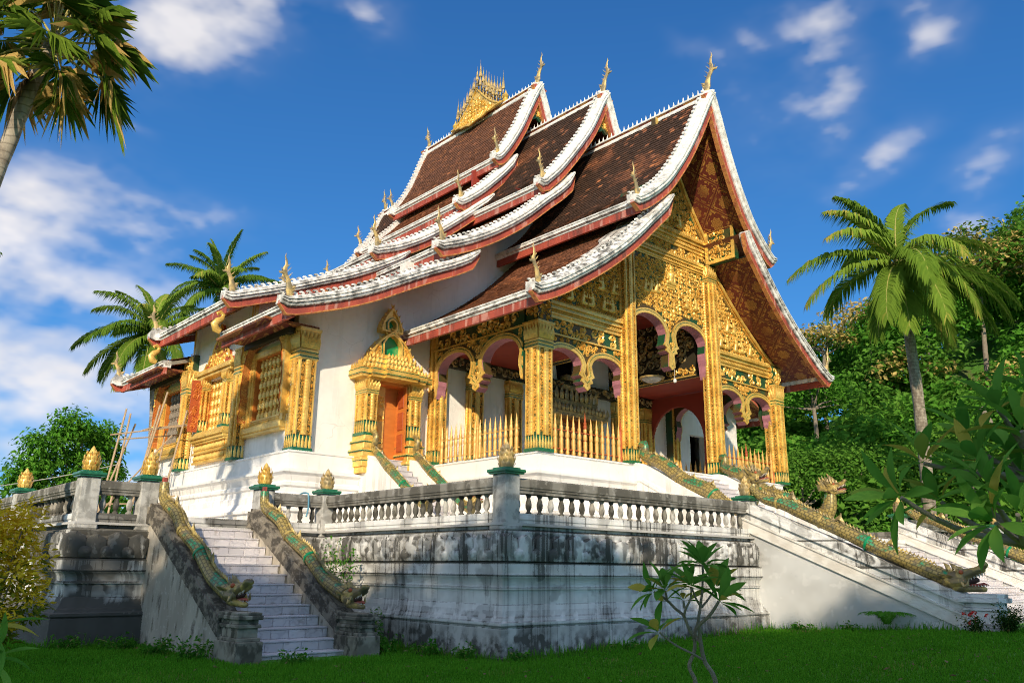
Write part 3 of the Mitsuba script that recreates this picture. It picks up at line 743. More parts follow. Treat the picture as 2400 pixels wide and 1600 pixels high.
    m = MB(); m.tube(W(np.array([[.05, 0, -.09], [.25, 0, -.10], [.44, 0, -.07], [.54, 0, -.10]])), np.array([.05, .045, .035, .01]) * scale, 6, 1.2); put(hd, 'tongue', m, 'tongue_red', True)
    m = MB()
    for sy in (-1, 1):
        for a in np.linspace(.14, .46, 6):
            z0 = .13 * o + (a - .16) * .26 * o - .085; m.loft([W(np.array([[a - .022, sy * .075, z0], [a + .022, sy * .075, z0], [a, sy * .055, z0]])), W(np.array([[a, sy * .075, z0 - .075]] * 3))])
            m.loft([W(np.array([[a - .018, sy * .055, -.13], [a + .018, sy * .055, -.13], [a, sy * .04, -.13]])), W(np.array([[a - .01, sy * .06, -.075]] * 3))])
    put(hd, 'teeth', m, 'tooth_white')
    for sy in (-1, 1):
        m = MB(); e = trimesh.creation.icosphere(2, .055 * scale); m.add(np.array(e.vertices) + W(np.array([[.02, sy * .14, .20]])), e.faces); put(hd, 'eye', m, 'red_lacquer', True)
        m = MB(); m.tube(W(np.array([[.0, sy * .17, .0], [.08, sy * .23, -.12], [.16, sy * .23, -.08], [.2, sy * .2, .06]])), np.array([.035, .035, .03, .012]) * scale, 6); put(hd, 'whisker', m, 'gold_old', True)
    m = MB()
    if crest == 'back':
        for a, h in ((-.02, .16), (-.16, .24), (-.30, .28), (-.44, .25)):
            fin(m, W(np.array([[a, 0, .20 - max(0, -a - .2) * .25]]))[0], -f_, u_, .17 * scale, h * scale, .6, .045 * scale)
        for sy in (-1, 1):
            for a, h in ((-.22, .18), (-.36, .22), (-.50, .2)):
                fin(m, W(np.array([[a, sy * .15, .06]]))[0], -f_, u_ * .6 + s_ * sy * .7, .16 * scale, h * scale, .6, .03 * scale)
    else:
        for i, (a, h) in enumerate(((.08, .30), (-.06, .48), (-.20, .62), (-.34, .5))):
            fin(m, W(np.array([[a, 0, .16]]))[0], -f_, u_, .20 * scale, h * scale, .5, .05 * scale)
        for sy in (-1, 1):
            for a, h in ((-.18, .35), (-.3, .45)):
                fin(m, W(np.array([[a, sy * .13, .05]]))[0], -f_, u_ + s_ * sy * .5, .2 * scale, h * scale, .5, .03 * scale)
    put(k, 'crest', m, 'naga_gold')
    return k
def rail_naga(label, x, pts, rad, head, fwd, up, sc, **kw):
    return naga(label, [(x, y, z) for y, z in pts], rad, (x, *head), fwd, up, sc, **kw)
naga_side = [(7.16, 3.38), (7.13, 3.15), (7.02, 2.98), (6.6, 2.80), (6.1, 2.60), (5.75, 2.32), (5.35, 2.12), (4.8, 1.90), (4.35, 1.60), (3.95, 1.36), (3.5, 1.20), (3.1, 1.07)]
radS = [.10, .125, .14, .155, .15, .14, .15, .16, .15, .155, .165, .16]
rail_naga('green scaled serpent statue with open jaws on left rail of side steps', -3.81, [(y, z + .04) for y, z in naga_side], radS, (2.84, 1.12), (0, -1, -.02), (0, .1, 1), .80)
rail_naga('green scaled serpent statue with open jaws on right rail of side steps', -1.41, naga_side, radS, (2.80, 1.03), (0, -1, -.02), (0, .1, 1), .76)
def fz(y): return 3.32 + .4184 * (y - .56)
nf = [(.42, 3.78), (.30, 3.66), (0, 3.45), (-.45, 3.33), (-1.0, 3.08), (-1.5, 2.84), (-2.1, 2.56), (-2.7, 2.26), (-3.2, 2.02), (-3.7, 1.80), (-4.1, 1.62), (-4.35, 1.52)]
rf = [.09, .12, .15, .17, .16, .155, .16, .165, .16, .165, .17, .17]
rail_naga('long green and gold serpent statue lying down the sloping wall right of the terrace', 9.18, nf, rf, (-4.66, 1.47), (0, -1, .04), (0, 0, 1), .92, tail=False, open_=1.25)
rail_naga('serpent statue on the far wall of the wide front steps, half hidden by leaves', 18.38, nf, rf, (-4.66, 1.47), (0, -1, .04), (0, 0, 1), .92, tail=False, open_=1.25)

# ---------------------------------------------------------------- the temple: roofs
tm = thing('temple', 'ornate gilded white temple with steep tiered brown tile roofs and golden serpent finials', 'temple')
ZP, YF, YW = 5.1, 6.19, 11.8          # platform top, facade plane, front wall of the hall
XW = 1.45                              # left wall of the hall
K_LEAN = .067
def xz(X, z, side): return XC - side * X
class Roof:
    def __init__(self, name, ya, za, yend, label, mirror=False):
        self.key = numbered(tm + '__' + name); labels[self.key] = {'label': label} if label else {}
        if not label: labels.pop(self.key)
        self.ya, self.za, self.yend, self.mirror = ya, za, yend, mirror
        self.sub = self.key
    def yf(self, z): return self.ya + K_LEAN * (self.za - z)
    def map(self, V):
        V = np.array(V, float)
        if self.mirror: V[:, 1] = 2 * YC - V[:, 1]
        return V
    def put(self, name, mb, mat, smooth=False, **lab):
        m = MB(); V, F, U = mb.get(); m.add(self.map(V), F[:, ::-1] if self.mirror else F, U)
        return put(self.key, name, m, mat, smooth, **lab)

def tier_curve(pts, n=44):
    return smooth_path(np.array(pts, float), n)
def frame(c):
    t = np.gradient(c, axis=0); t /= np.linalg.norm(t, axis=1, keepdims=True)
    return t, np.stack([-t[:, 1], t[:, 0]], -1)         # outward normal: for a curve running out (+X) and down, (-dz, dX) has z > 0

BARGE_W = [(.13, .30), (.10, .22), (.05, .02), (.02, -.10), (-.03, -.14), (-.07, -.14), (-.085, -.10), (-.12, -.10), (-.14, -.14), (-.17, -.14), (-.19, -.09), (-.26, -.07), (-.29, -.04), (-.29, .30)]
BARGE_R = [(-.285, .02), (-.53, .02), (-.53, .16), (-.285, .16)]
def barge(rf, c, side, upper_free, lower_hook=True):
    """one bargeboard: white mouldings and the red fascia below, along curve c (X, z)"""
    t, nr = frame(c); n = len(c); s = np.r_[0, np.cumsum(np.linalg.norm(np.diff(c, axis=0), axis=1))]
    k = np.ones(n)
    if upper_free: k = np.clip(.25 + s / .75, 0, 1) ** .7
    kl = np.clip(.30 + (s[-1] - s) / .28, 0, 1) ** .6
    def sweep(prof, kk):
        R = []
        for a, b in prof:
            X = c + nr * (a * kk)[:, None]
            R.append(np.stack([XC - side * X[:, 0], rf.yf(c[:, 1]) + b, X[:, 1]], -1))
        return np.array(R).transpose(1, 0, 2)
    m = MB(); m.loft(sweep(BARGE_W, k * (.55 + .45 * kl)))
    b = rf.put('bargeboard', m, 'white_trim', 30)
    m = MB(); m.loft(sweep(BARGE_R, k * kl)); rf.put('barge_fascia', m, 'red_fascia', 30)
    if upper_free or True:
        m = MB(); R = sweep([(-.535, .0), (-.535, .17), (-.50, .17), (-.50, .0)], k * kl); m.loft(R); rf.put('barge_lower_edge', m, 'ochre_edge', 30)
    # crest of small curled hooks behind the board
    m = MB(); cnt = int(s[-1] / .235)
    for i in range(cnt):
        q = (i + .5) / cnt * s[-1]
        if upper_free and q < .5: continue
        P = np.array([np.interp(q, s, c[:, 0]), np.interp(q, s, c[:, 1])]); tt = np.array([np.interp(q, s, t[:, 0]), np.interp(q, s, t[:, 1])]); nn = np.array([-tt[1], tt[0]])
        o = P + nn * .10
        pr = [(-.075, -.02), (-.085, .07), (-.03, .13), (.05, .145), (.09, .10), (.06, .065), (.02, .085), (.0, .04), (.055, .0), (.05, -.02)]
        Q = np.array([o + tt * a * .95 + nn * b2 * .82 for a, b2 in pr])
        V = np.vstack([np.c_[XC - side * Q[:, 0], np.full(10, rf.yf(P[1]) + .20), Q[:, 1]], np.c_[XC - side * Q[:, 0], np.full(10, rf.yf(P[1]) + .27), Q[:, 1]]])
        F = [[0, 1, 7], [1, 2, 7], [2, 6, 7], [2, 3, 6], [3, 4, 6], [4, 5, 6], [0, 7, 8], [0, 8, 9]]
        F2 = [[a + 10, cc + 10, bb + 10] for a, bb, cc in F]
        side_f = [[i_, (i_ + 1) % 10, (i_ + 1) % 10 + 10] for i_ in range(10)] + [[i_, (i_ + 1) % 10 + 10, i_ + 10] for i_ in range(10)]
        m.add(V, F + F2 + side_f)
    kk = rf.put('barge_crest', m, 'white_trim'); labels[kk] = {'kind': 'stuff', 'label': 'row of small white curled hooks along the bargeboard'}

def tiles(rf, c, side, y1, rng, stain_k, coarse=False):
    """courses of flat clay tiles along curve c from the bargeboard to y1 (or to both bargeboards)"""
    t, nr = frame(c); s = np.r_[0, np.cumsum(np.linalg.norm(np.diff(c, axis=0), axis=1))]; L = s[-1]
    ex, tw = (.155, .215) if not coarse else (.31, .9)
    n = int(L / ex); V, F, U = [], [], []
    qs = (np.arange(n) + 1) / n * L
    off = -.06
    for r in range(n):
        q1 = qs[r]; q0 = q1 - L / n * 1.25
        P = lambda q, o: (np.interp(q, s, c[:, 0]) + np.interp(q, s, nr[:, 0]) * o, np.interp(q, s, c[:, 1]) + np.interp(q, s, nr[:, 1]) * o)
        ya = rf.yf(np.interp(q1, s, c[:, 1])) + .25; yb = y1 if y1 is not None else 2 * YC - ya
        m = int((yb - ya) / tw); sh = (r % 2) * .5 * tw
        y0 = ya - sh + np.arange(m + 2) * tw; y2 = y0 + tw * .965
        y0 = np.clip(y0, ya, yb); y2 = np.clip(y2, ya, yb); ok = y2 - y0 > .02; y0, y2 = y0[ok], y2[ok]; k = len(y0)
        lift = rng.uniform(-.006, .010, k); sag = rng.normal(0, .004, k)
        X0, Z0 = P(q0, off + .0); X1, Z1 = P(q1, off + .03); Xb, Zb = P(q1 + .0, off - .012)
        tl = rng.normal(0, .006, k)
        A = np.stack([np.full(k, X0), y0, Z0 + 0 * lift], -1); B = np.stack([np.full(k, X0), y2, Z0 + 0 * lift], -1)
        Cc = np.stack([X1 + sag, y2, Z1 + lift + tl], -1); D = np.stack([X1 + sag, y0, Z1 + lift - tl], -1)
        E = np.stack([Xb + sag, y2, Zb + lift * 0], -1); G = np.stack([Xb + sag, y0, Zb + lift * 0], -1)
        base = len(V) * 0
        quad = np.stack([A, B, Cc, D, E, G], 1)
        rnd = rng.random(k); d_end = np.clip((yb - (y0 + y2) / 2) / .85, 0, 1) if y1 is not None else np.ones(k)
        edge = np.where(rng.random(k) < .8, d_end, 1)
        sk = stain_k(q1 / L) * (.06 + .94 * edge ** 1.5)
        V.append(quad.reshape(-1, 3)); U.append(np.repeat(np.stack([rnd, np.broadcast_to(sk, rnd.shape)], -1), 6, 0))
        i = np.arange(k)[:, None] * 6
        f = np.concatenate([i + [0, 1, 2], i + [0, 2, 3], i + [3, 2, 4], i + [3, 4, 5]], 0)
        F.append((f, k * 6))
    out, o = [], 0
    for f, k in F:
        out.append(f + o); o += k
    V = np.vstack(V); V = np.c_[XC - side * V[:, 0], V[:, 1], V[:, 2]]
    m = MB(); m.add(V, np.vstack(out), np.vstack(U))
    kk = rf.put('tile_courses', m, 'roof_tile'); labels[kk] = {'kind': 'stuff', 'label': 'courses of small weathered brown clay roof tiles'}

def deck(rf, c, side, y1, soffit=True, eave_y0=None):
    t, nr = frame(c); n = len(c); ya = rf.yf(c[:, 1]) + .14; yb = np.full(n, y1) if y1 is not None else 2 * YC - ya
    s = np.r_[0, np.cumsum(np.linalg.norm(np.diff(c, axis=0), axis=1))]
    def sheet(o):
        X = c + nr * o
        return np.stack([np.stack([XC - side * X[:, 0], ya, X[:, 1]], -1), np.stack([XC - side * X[:, 0], yb, X[:, 1]], -1)], 1)
    T_, B_ = sheet(-.12), sheet(-.26)
    m = MB(); m.loft(T_, closed=False, caps=(False, False)); m.loft(np.stack([T_[:, 1], B_[:, 1]], 1), closed=False, caps=(False, False)); m.loft(np.stack([T_[-1], B_[-1]], 0), closed=False, caps=(False, False))
    rf.put('roof_deck', m, 'mortar')
    m = MB(); uv = np.stack([np.stack([s, ya], -1), np.stack([s, yb], -1)], 1).reshape(-1, 2); m.loft(B_, closed=False, caps=(False, False), uv=uv); rf.put('soffit', m, 'stencilled_soffit', True)

def eave(rf, c, side, y1):
    """white moulded gutter band and red fascia along the lower edge"""
    t, nr = frame(c); X, z = c[-3]; ya = rf.yf(z) + .10; yb = y1 if y1 is not None else 2 * YC - ya
    pw = [(-.30, -.02), (-.02, -.03), (.05, -.05), (.05, -.10), (.02, -.12), (.02, -.17), (.05, -.18), (.05, -.215), (-.02, -.24), (-.04, -.30), (-.30, -.30)]
    pr = [(-.06, -.295), (-.06, -.56), (-.16, -.56), (-.16, -.295)]
    for nm, pf, mat in (('eave_moulding', pw, 'white_trim'), ('eave_fascia', pr, 'red_fascia')):
        m = MB(); m.loft(np.array([[(XC - side * (X + a), y, z + b) for a, b in pf] for y in (ya, yb)])); rf.put(nm, m, mat)

def ridge(rf, y1, zr):
    """white ridge band with its row of white spikes"""
    ya = rf.yf(zr) + .15; yb = y1 if y1 is not None else 2 * YC - ya
    pf = [(-.20, -.42), (-.22, -.30), (-.17, -.27), (-.17, -.12), (-.21, -.10), (-.21, -.03), (-.10, .03), (.10, .03), (.21, -.03), (.21, -.10), (.17, -.12), (.17, -.27), (.22, -.30), (.20, -.42)]
    m = MB(); m.loft(np.array([[(XC + a, y, zr + b) for a, b in pf] for y in (ya, yb)])); rf.put('ridge_band', m, 'white_trim')
    m = MB(); n = int((yb - ya - .3) / .235)
    for i in range(n):
        y = ya + .2 + i * .235; m.loft(np.array([[(XC + r * math.cos(a), y + r * math.sin(a) * 1.25, zr + zz) for a in np.arange(4) * np.pi / 2] for r, zz in ((.055, .0), (.06, .09), (.03, .13), (.035, .15), (.004, .31))]))
    kk = rf.put('ridge_crest', m, 'white_trim'); labels[kk] = {'kind': 'stuff', 'label': 'row of small white spikes along the ridge'}

def chofa_mesh(h=1.45, flip=1):
    """serpent-headed finial in the (out, up) plane; out = the way it faces"""
    m = MB()
    P = np.array([(-.10, -.06), (-.04, .14), (-.02, .32), (.05, .50), (.16, .66), (.24, .76)]) * h
    R = np.array([.115, .125, .105, .085, .075, .055]) * h
    m.tube(np.c_[P[:, 0], np.zeros(6), P[:, 1]], R, 10, .62)
    P = np.array([(.15, .66), (.27, .69), (.36, .66), (.40, .70)]) * h                                     # beak
    m.tube(np.c_[P[:, 0], np.zeros(4), P[:, 1]], np.array([.07, .055, .035, .012]) * h, 8, .7)
    P = np.array([(.14, .66), (.17, .84), (.13, .98), (.15, 1.12), (.20, 1.24), (.18, 1.38)]) * h          # crest flame
    m.tube(np.c_[P[:, 0], np.zeros(6), P[:, 1]], np.array([.075, .075, .055, .045, .03, .004]) * h, 8, .45)
    for (x, z, L, hh) in ((.02, .58, .16, .20), (-.03, .44, .16, .17), (.06, .76, .14, .20), (.10, .90, .12, .16), (.26, .72, .10, .14)):
        fin(m, np.array([x, 0, z]) * h, np.array([-.75, 0, .6]) if x < .2 else np.array([.6, 0, .3]), np.array([-.5, 0, .86]) if x < .2 else np.array([.35, 0, .9]), L * h, hh * h, .4, .03)
    for (z, x) in ((.06, -.13), (.16, -.15)):
        fin(m, np.array([x, 0, z]) * h, np.array([-1., 0, 0]), np.array([-.3, 0, 1.]), .18 * h, .22 * h, .5, .03)
    return m
def chofa(rf, p, out, h, mat='gold_old', name='serpent_finial'):
    out = np.array(out, float); out /= np.linalg.norm(out); sd = np.array([-out[1], out[0], 0])
    M = lambda V: np.array(p) + V[:, 0:1] * out + V[:, 1:2] * sd + V[:, 2:3] * np.array([0, 0, 1.0])
    m = MB(); m.merge(chofa_mesh(h), M); return rf.put(name, m, mat, 35)

def tier(rf, pts, sides, y1, upper_free, rng, stain_k, fh=1.3, coarse_right=True, verge=0):
    c = tier_curve(pts)
    ci = c[(np.arange(len(c)) < len(c) - 2)]
    for side in sides:
        barge(rf, c, side, upper_free)
        tiles(rf, ci, side, y1, rng, stain_k, coarse=(side < 0 and coarse_right))
        if verge:
            t, nr = frame(ci); q = ci[6:] + nr[6:] * .015; ya = rf.yf(q[:, 1]) + .24; wv = verge * (.75 + .5 * meshkit.noise(np.c_[np.arange(len(q)) * .7, q]))
            m = MB(); m.loft(np.stack([np.stack([XC - side * q[:, 0], ya, q[:, 1]], -1), np.stack([XC - side * q[:, 0], ya + wv, q[:, 1]], -1)], 1), closed=False, caps=(False, False)); rf.put('verge_mortar', m, 'mortar_verge')
        deck(rf, ci[ci[:, 0] > ci[0, 0] + .62] if upper_free else ci, side, y1); eave(rf, c, side, y1)
        X, z = c[-1]; chofa(rf, (XC - side * (X - .22), rf.yf(z) + .05, z + .10), (-side, -.12, 0), fh)
    return c

rngt = np.random.default_rng(77)
dk = lambda k: (lambda s: k)
T1U = [(0, 19.37), (.26, 18.98), (.57, 18.38), (1.06, 17.40), (1.63, 16.40), (2.19, 15.58), (2.73, 14.90), (3.25, 14.42), (3.77, 14.02), (4.05, 13.84), (4.22, 13.76), (4.34, 13.76)]
T1L = [(2.35, 14.38), (2.88, 13.85), (3.48, 13.27), (4.06, 12.70), (4.70, 12.12), (5.48, 11.50), (6.21, 10.98), (6.92, 10.52), (7.64, 10.08), (8.29, 9.76), (8.55, 9.66), (8.70, 9.67)]
T2U = [(0, 21.78), (.36, 21.2), (.72, 20.4), (1.10, 19.65), (1.64, 18.82), (2.26, 17.95), (2.87, 17.18), (3.32, 16.72), (3.57, 16.50), (3.72, 16.50)]
T2M = [(1.85, 17.35), (2.50, 16.60), (3.42, 15.78), (4.47, 14.84), (5.84, 13.84), (6.71, 13.32), (7.55, 12.90), (8.04, 12.70), (8.24, 12.62), (8.36, 12.63)]
T2L = [(6.50, 12.76), (7.48, 12.15), (8.67, 11.56), (9.79, 10.97), (10.84, 10.42), (11.85, 9.98), (12.6, 9.71), (13.30, 9.48), (13.65, 9.40), (13.82, 9.42)]
T3U = [(0, 24.18), (.38, 23.5), (.81, 22.50), (1.22, 21.52), (1.69, 20.62), (2.05, 20.05), (2.28, 19.74), (2.45, 19.60), (2.56, 19.60)]
T3B = [(1.28, 20.0), (1.91, 19.15), (2.51, 18.48), (3.21, 17.77), (3.78, 17.28), (4.12, 17.02), (4.34, 16.90), (4.45, 16.91)]
T3C = [(2.50, 17.68), (3.59, 16.74), (4.42, 16.02), (5.23, 15.36), (6.27, 14.62), (7.28, 14.06), (7.77, 13.85), (8.10, 13.72), (8.24, 13.66), (8.34, 13.67)]
T3D = [(6.65, 13.92), (7.70, 13.26), (8.64, 12.73), (9.54, 12.27), (10.12, 12.02), (11.52, 11.40), (12.85, 10.88), (13.36, 10.69), (13.70, 10.58), (13.86, 10.59)]
R1Y, R2Y, R3Y = (3.97, 19.37), (9.26, 21.78), (13.44, 24.18)
Y2END = 15.3
def build_roof(name, label, front, tiers, yend, mirror=False, fh=1.3, apex=1.5, ridge_z=None):
    rf = Roof(name, *front, yend, label, mirror)
    for i, (pts, st) in enumerate(tiers):
        tier(rf, pts, (1, -1), yend, i > 0, rngt, st, fh, verge={0: 0, 1: .6}.get(i, .9) if len(tiers) > 2 or i == 0 else 1.4)
    ridge(rf, yend, front[1] - .02)
    chofa(rf, (XC, rf.yf(front[1]) + .10, front[1] + .10), (0, -1, 0), apex, name='ridge_finial')
    return rf
rf1 = build_roof('front_roof', 'nearest roof, over the gilded porch, two tiers with a tall front gable', R1Y, [(T1U, dk(.95)), (T1L, dk(.45))], 11.78, fh=.86, apex=1.12)
rf2 = build_roof('middle_roof', 'middle roof of three tiers between the porch roof and the highest roof', R2Y, [(T2U, dk(.95)), (T2M, dk(.62)), (T2L, dk(.8))], Y2END, fh=.92, apex=1.1)
rf3 = build_roof('high_roof', 'highest roof of four tiers carrying the golden crown on its ridge', R3Y, [(T3U, dk(.55)), (T3B, dk(.12)), (T3C, dk(.5)), (T3D, dk(.7))], None, fh=.92, apex=1.1)
# the far ends of the high roof
for side in (1, -1):
    for pts in (T3U, T3B, T3C, T3D):
        far = Roof.__new__(Roof); far.key = rf3.key; far.ya, far.za, far.yend, far.mirror = *R3Y, None, True
        c = tier_curve(pts); barge(far, c, side, pts is not T3U); X, z = c[-1]; chofa(far, (XC - side * (X - .22), far.yf(z) + .05, z + .10), (-side, -.12, 0), .86)
far = Roof.__new__(Roof); far.key = rf3.key; far.ya, far.za, far.yend, far.mirror = *R3Y, None, True
chofa(far, (XC, far.yf(24.18) + .1, 24.28), (0, -1, 0), 1.0, name='ridge_finial')
build_roof('rear_middle_roof', 'rear roof stepping down beyond the highest roof', R2Y, [(T2U, dk(.9)), (T2M, dk(.6)), (T2L, dk(.8))], Y2END, True, .86, 1.0)
# curled bird-like ornaments where the low eaves end
for y, mir in ((14.95, False), (14.95, True)):
    m = MB(); P = np.array([(.0, 0), (.16, .05), (.22, .22), (.12, .36), (-.02, .46), (-.06, .60), (.06, .68), (.16, .62), (.12, .54)])
    m.tube(np.c_[P[:, 0] * -1 + .16, np.full(9, y), P[:, 1] + 9.34], [.10, .14, .14, .12, .09, .075, .07, .05, .015], 10, .7)
    V, F, U = m.get()
    if mir: V[:, 1] = 2 * YC - V[:, 1]
    put(tm, 'curled_eave_ornament', (V, F), 'gold', True)

# gable infill of the two upper roofs, and the small carved piece under each peak
def under(pts, d=.50):
    c = tier_curve(pts, 24); t, nr = frame(c); return c - nr * d
def gable_poly(curves, zmin, d=.3):
    """outline (X >= 0 half mirrored) of everything below the tiers' soffits"""
    h = unary_union([Polygon([(0, zmin)] + [tuple(p) for p in under(c, d) if p[1] > zmin and p[0] > -.01] + [(under(c, d)[-1][0], zmin)]).buffer(0) for c in curves])
    hm = affinity.scale(h, -1, 1, origin=(0, 0))
    return unary_union([h, hm])
for nm, (fr, yg, cs, zm) in {'middle': (R2Y, 11.0, [T2U], 16.6), 'high': (R3Y, Y2END, [T3U, T3B], 16.5)}.items():
    g = affinity.translate(gable_poly(cs, zm, .22).intersection(sbox(-4.2, zm, 4.2, 30)), XC, 0)
    m = MB(); m.slab(g, FY(yg), -.12, 0); put(tm, 'upper_gable', m, 'red_ceiling')
    ya = fr[0] + .25; z = fr[1]
    m = MB(); m.slab(Polygon([(XC, z - .75), (XC - .52, z - 1.75), (XC - .2, z - 1.95), (XC, z - 1.8), (XC + .2, z - 1.95), (XC + .52, z - 1.75)]), FY(ya), -.1, 0)
    kk = put(tm, 'peak_panel', m, 'relief_backing'); sc = scroll_fill(Polygon([(XC, z - .75), (XC - .52, z - 1.75), (XC + .52, z - 1.75)]), .22, 5); m = MB(); m.merge(sc, FY(ya)); put(kk, 'carving', m, 'gold')

# golden crown on the high ridge
cr = tm + '__ridge_crown'
def crown_panel(side):
    c = tier_curve(T3U); t, nr = frame(c); s = np.r_[0, np.cumsum(np.linalg.norm(np.diff(c, axis=0), axis=1))]
    pts = [(-2.1, 0.05), (-1.75, .15), (-1.35, .42), (-.9, .85), (-.5, 1.32), (-.2, 1.72), (0, 2.0), (.2, 1.72), (.5, 1.32), (.9, .85), (1.35, .42), (1.75, .15), (2.1, .05), (1.9, -.22), (1.6, -.20), (1.4, -.42), (1.1, -.42), (.8, -.64), (.4, -.66), (0, -.86), (-.4, -.66), (-.8, -.64), (-1.1, -.42), (-1.4, -.42), (-1.6, -.2), (-1.9, -.22)]
    poly = Polygon(pts)
    def fn(V):
        u, v, w = V.T; X = np.where(v >= 0, .0, np.interp(-v, s, c[:, 0])) + (.14 + w) * np.where(v > 0, np.clip(1 - .0 * v, .3, 1), 1); z = np.where(v >= 0, R3Y[1] - .05 + v * .86, np.interp(-v, s, c[:, 1]) + .05 + .05 * (v < 0))
        return np.c_[XC - side * X, YC + u, z]
    m = MB(); t_ = trimesh.creation.extrude_polygon(poly, .08, engine='earcut'); V, F = trimesh.remesh.subdivide_to_size(t_.vertices, t_.faces, .25); m.add(fn(V), F); k = put(cr, 'flame_panel', m, 'gold', 40)
    sc = scroll_fill(poly.buffer(-.12), .27, 21 + side, .05); m = MB(); m.merge(sc, lambda V: fn(V + [0, 0, .08])); put(cr, 'flame_carving', m, 'gold')
    m = MB(); P = [np.array(p) for p in pts]
    ring = fn(np.array([[*p, .10] for p in pts])); m.tube(np.vstack([ring, ring[:1]]), .055, 6, caps=(False, False)); put(cr, 'flame_border', m, 'gold', True)
for side in (1, -1): crown_panel(side)
for s in (-1, 1):
    m = MB(); m.lathe([(0, 0), (.16, 0), (.2, .15), (.1, .3), (.16, .42), (.06, .6), (0, .8)], (XC, YC + 2.05 * s, R3Y[1] - .02), 10); put(cr, 'end_ornament', m, 'gold', 40)
sp_prof = [(.0, 0), (.035, 0), (.03, .25), (.075, .27), (.03, .33), (.028, .5), (.06, .52), (.028, .57), (.026, .72), (.07, .74), (.085, .80), (.06, .92), (.065, .96), (.045, 1.05), (.05, 1.08), (.03, 1.17), (.033, 1.19), (.012, 1.33), (.004, 1.62), (0, 1.62)]
m_ = MB(); m_.lathe(sp_prof, n=8); SPIRE = mikit.ply(m_.get()[:2], 'gold_old', smooth=40)
for row in (0, 1, -1):
    for i in range(17 if row == 0 else 13):
        u = (i - 8) / 8 * 1.85 if row == 0 else (i - 6) / 6 * 1.6
        zb = R3Y[1] + .86 * np.interp(abs(u), [0, .2, .5, .9, 1.35, 1.75, 2.1], [2.0, 1.72, 1.32, .85, .42, .15, .05]) - (.12 if row == 0 else .25)
        f = (1.0 if row == 0 else .8) * (1.05 if abs(u) > 1.8 else .85 if abs(u) > .1 else 1.0)
        key = numbered(cr + '__spire'); scene[key] = {**SPIRE, 'to_world': T().translate([XC - row * .22, YC + u, zb]).scale([1.1, 1.1, f * 1.18])}

# ---------------------------------------------------------------- the temple: platform and walls
X0H, Y0H, Y1H = XW - .12, YW - .30, 2 * YC - YW + .30
X0P, Y0P = 6.83, 6.25
MX = lambda x: 2 * XC - x
PLAT = [(X0H, Y1H), (X0H, Y0H), (X0P, Y0H), (X0P, Y0P), (MX(X0P), Y0P), (MX(X0P), Y0H), (MX(X0H), Y0H), (MX(X0H), Y1H)]
PPROF = [(.30, ZT - .02), (.30, 2.92), (.26, 2.95), (.26, 3.22), (.36, 3.24), (.36, 3.32), (.24, 3.36), (.10, 3.52), (.06, 3.56), (.06, 3.78), (.0, 3.80), (.0, 3.98), (.08, 4.02), (.08, 4.12), (.02, 4.16), (.10, 4.34), (.22, 4.42), (.22, 4.50), (.0, 4.53), (.0, 5.04), (.04, 5.05), (.04, ZP), (-.3, ZP)]
m = MB(); molding(m, PLAT, PPROF, closed=True); put(tm, 'platform', m, 'white_plaster', 20)
m = MB(); m.slab(Polygon(offset_path(PLAT, -.2, True)), lambda V: V[:, [0, 1, 2]], ZP - .05, ZP + .004); put(tm, 'platform_floor', m, 'floor_paving')
XY = lambda V: V
def under_line(c, d=.27):
    cc = tier_curve(c, 30); t, nr = frame(cc); return cc - nr * d
# front wall of the hall, its top follows the soffits of the middle roof
def half_region(cs, zmin, d=.24):
    h = unary_union([Polygon([(0, zmin)] + [tuple(p) for p in under_line(c, d)] + [(under_line(c, d)[-1][0], zmin)]).buffer(0) for c in cs])
    return unary_union([h, affinity.scale(h, -1, 1, origin=(0, 0))])
hall = half_region([T2M, T2L], ZP).intersection(sbox(-(XC - XW), ZP, XC - XW, 18.2))
hall = affinity.translate(hall, XC, 0)
door_open = [sbox(4.22, ZP, 5.42, 7.95), sbox(MX(5.42), ZP, MX(4.22), 7.95), sbox(XC - 1.0, ZP, XC + 1.0, 8.0)]
m = MB(); m.slab(hall.difference(unary_union(door_open)), FY(YW), -.35, 0); put(tm, 'hall_front_wall', m, 'white_plaster')
mid = affinity.translate(half_region([T3C, T3D], ZP).intersection(sbox(-(XC - XW), ZP, XC - XW, 18.6)), XC, 0)
for g in mid.difference(sbox(XC - 9, ZP, XC + 9, 30)).geoms:
    m = MB(); m.slab(g, FY(Y2END), -.3, 0); put(tm, 'upper_hall_wall', m, 'white_plaster')
    m = MB(); m.slab(g, FY(2 * YC - Y2END), 0, .3); put(tm, 'upper_hall_wall', m, 'white_plaster')
m = MB(); m.slab(hall, FY(2 * YC - YW), 0, .35); put(tm, 'hall_rear_wall', m, 'white_plaster')
# left wall: two recessed side bays and the flush middle bay
W1 = (12.40, 15.16); WC = (16.75, 19.25); W3 = (2 * YC - 15.16, 2 * YC - 12.40)
wo = [sbox(W1[0] + .32, 6.38, W1[1] - .32, 8.55), sbox(17.05, 6.5, 18.95, 8.45), sbox(W3[0] + .32, 6.38, W3[1] - .32, 8.55)]
wall = sbox(YW, ZP, 2 * YC - YW, 9.05).union(sbox(Y2END, 9.0, 2 * YC - Y2END, 11.35))
m = MB(); m.slab(wall.difference(unary_union(wo)), FX(XW + .12), -.35, 0); put(tm, 'hall_side_wall', m, 'white_plaster')
m = MB(); m.slab(wall, lambda V: np.c_[MX(XW + .28) + V[:, 2], V[:, 0], V[:, 1]], -.35, 0); put(tm, 'hall_side_wall', m, 'white_plaster')
m = MB(); m.box(XW + 1.6, MX(XW + 1.6), YW + 1.5, 2 * YC - YW - 1.5, ZP, 9.5); put(tm, 'hall_interior', m, 'dark_opening')

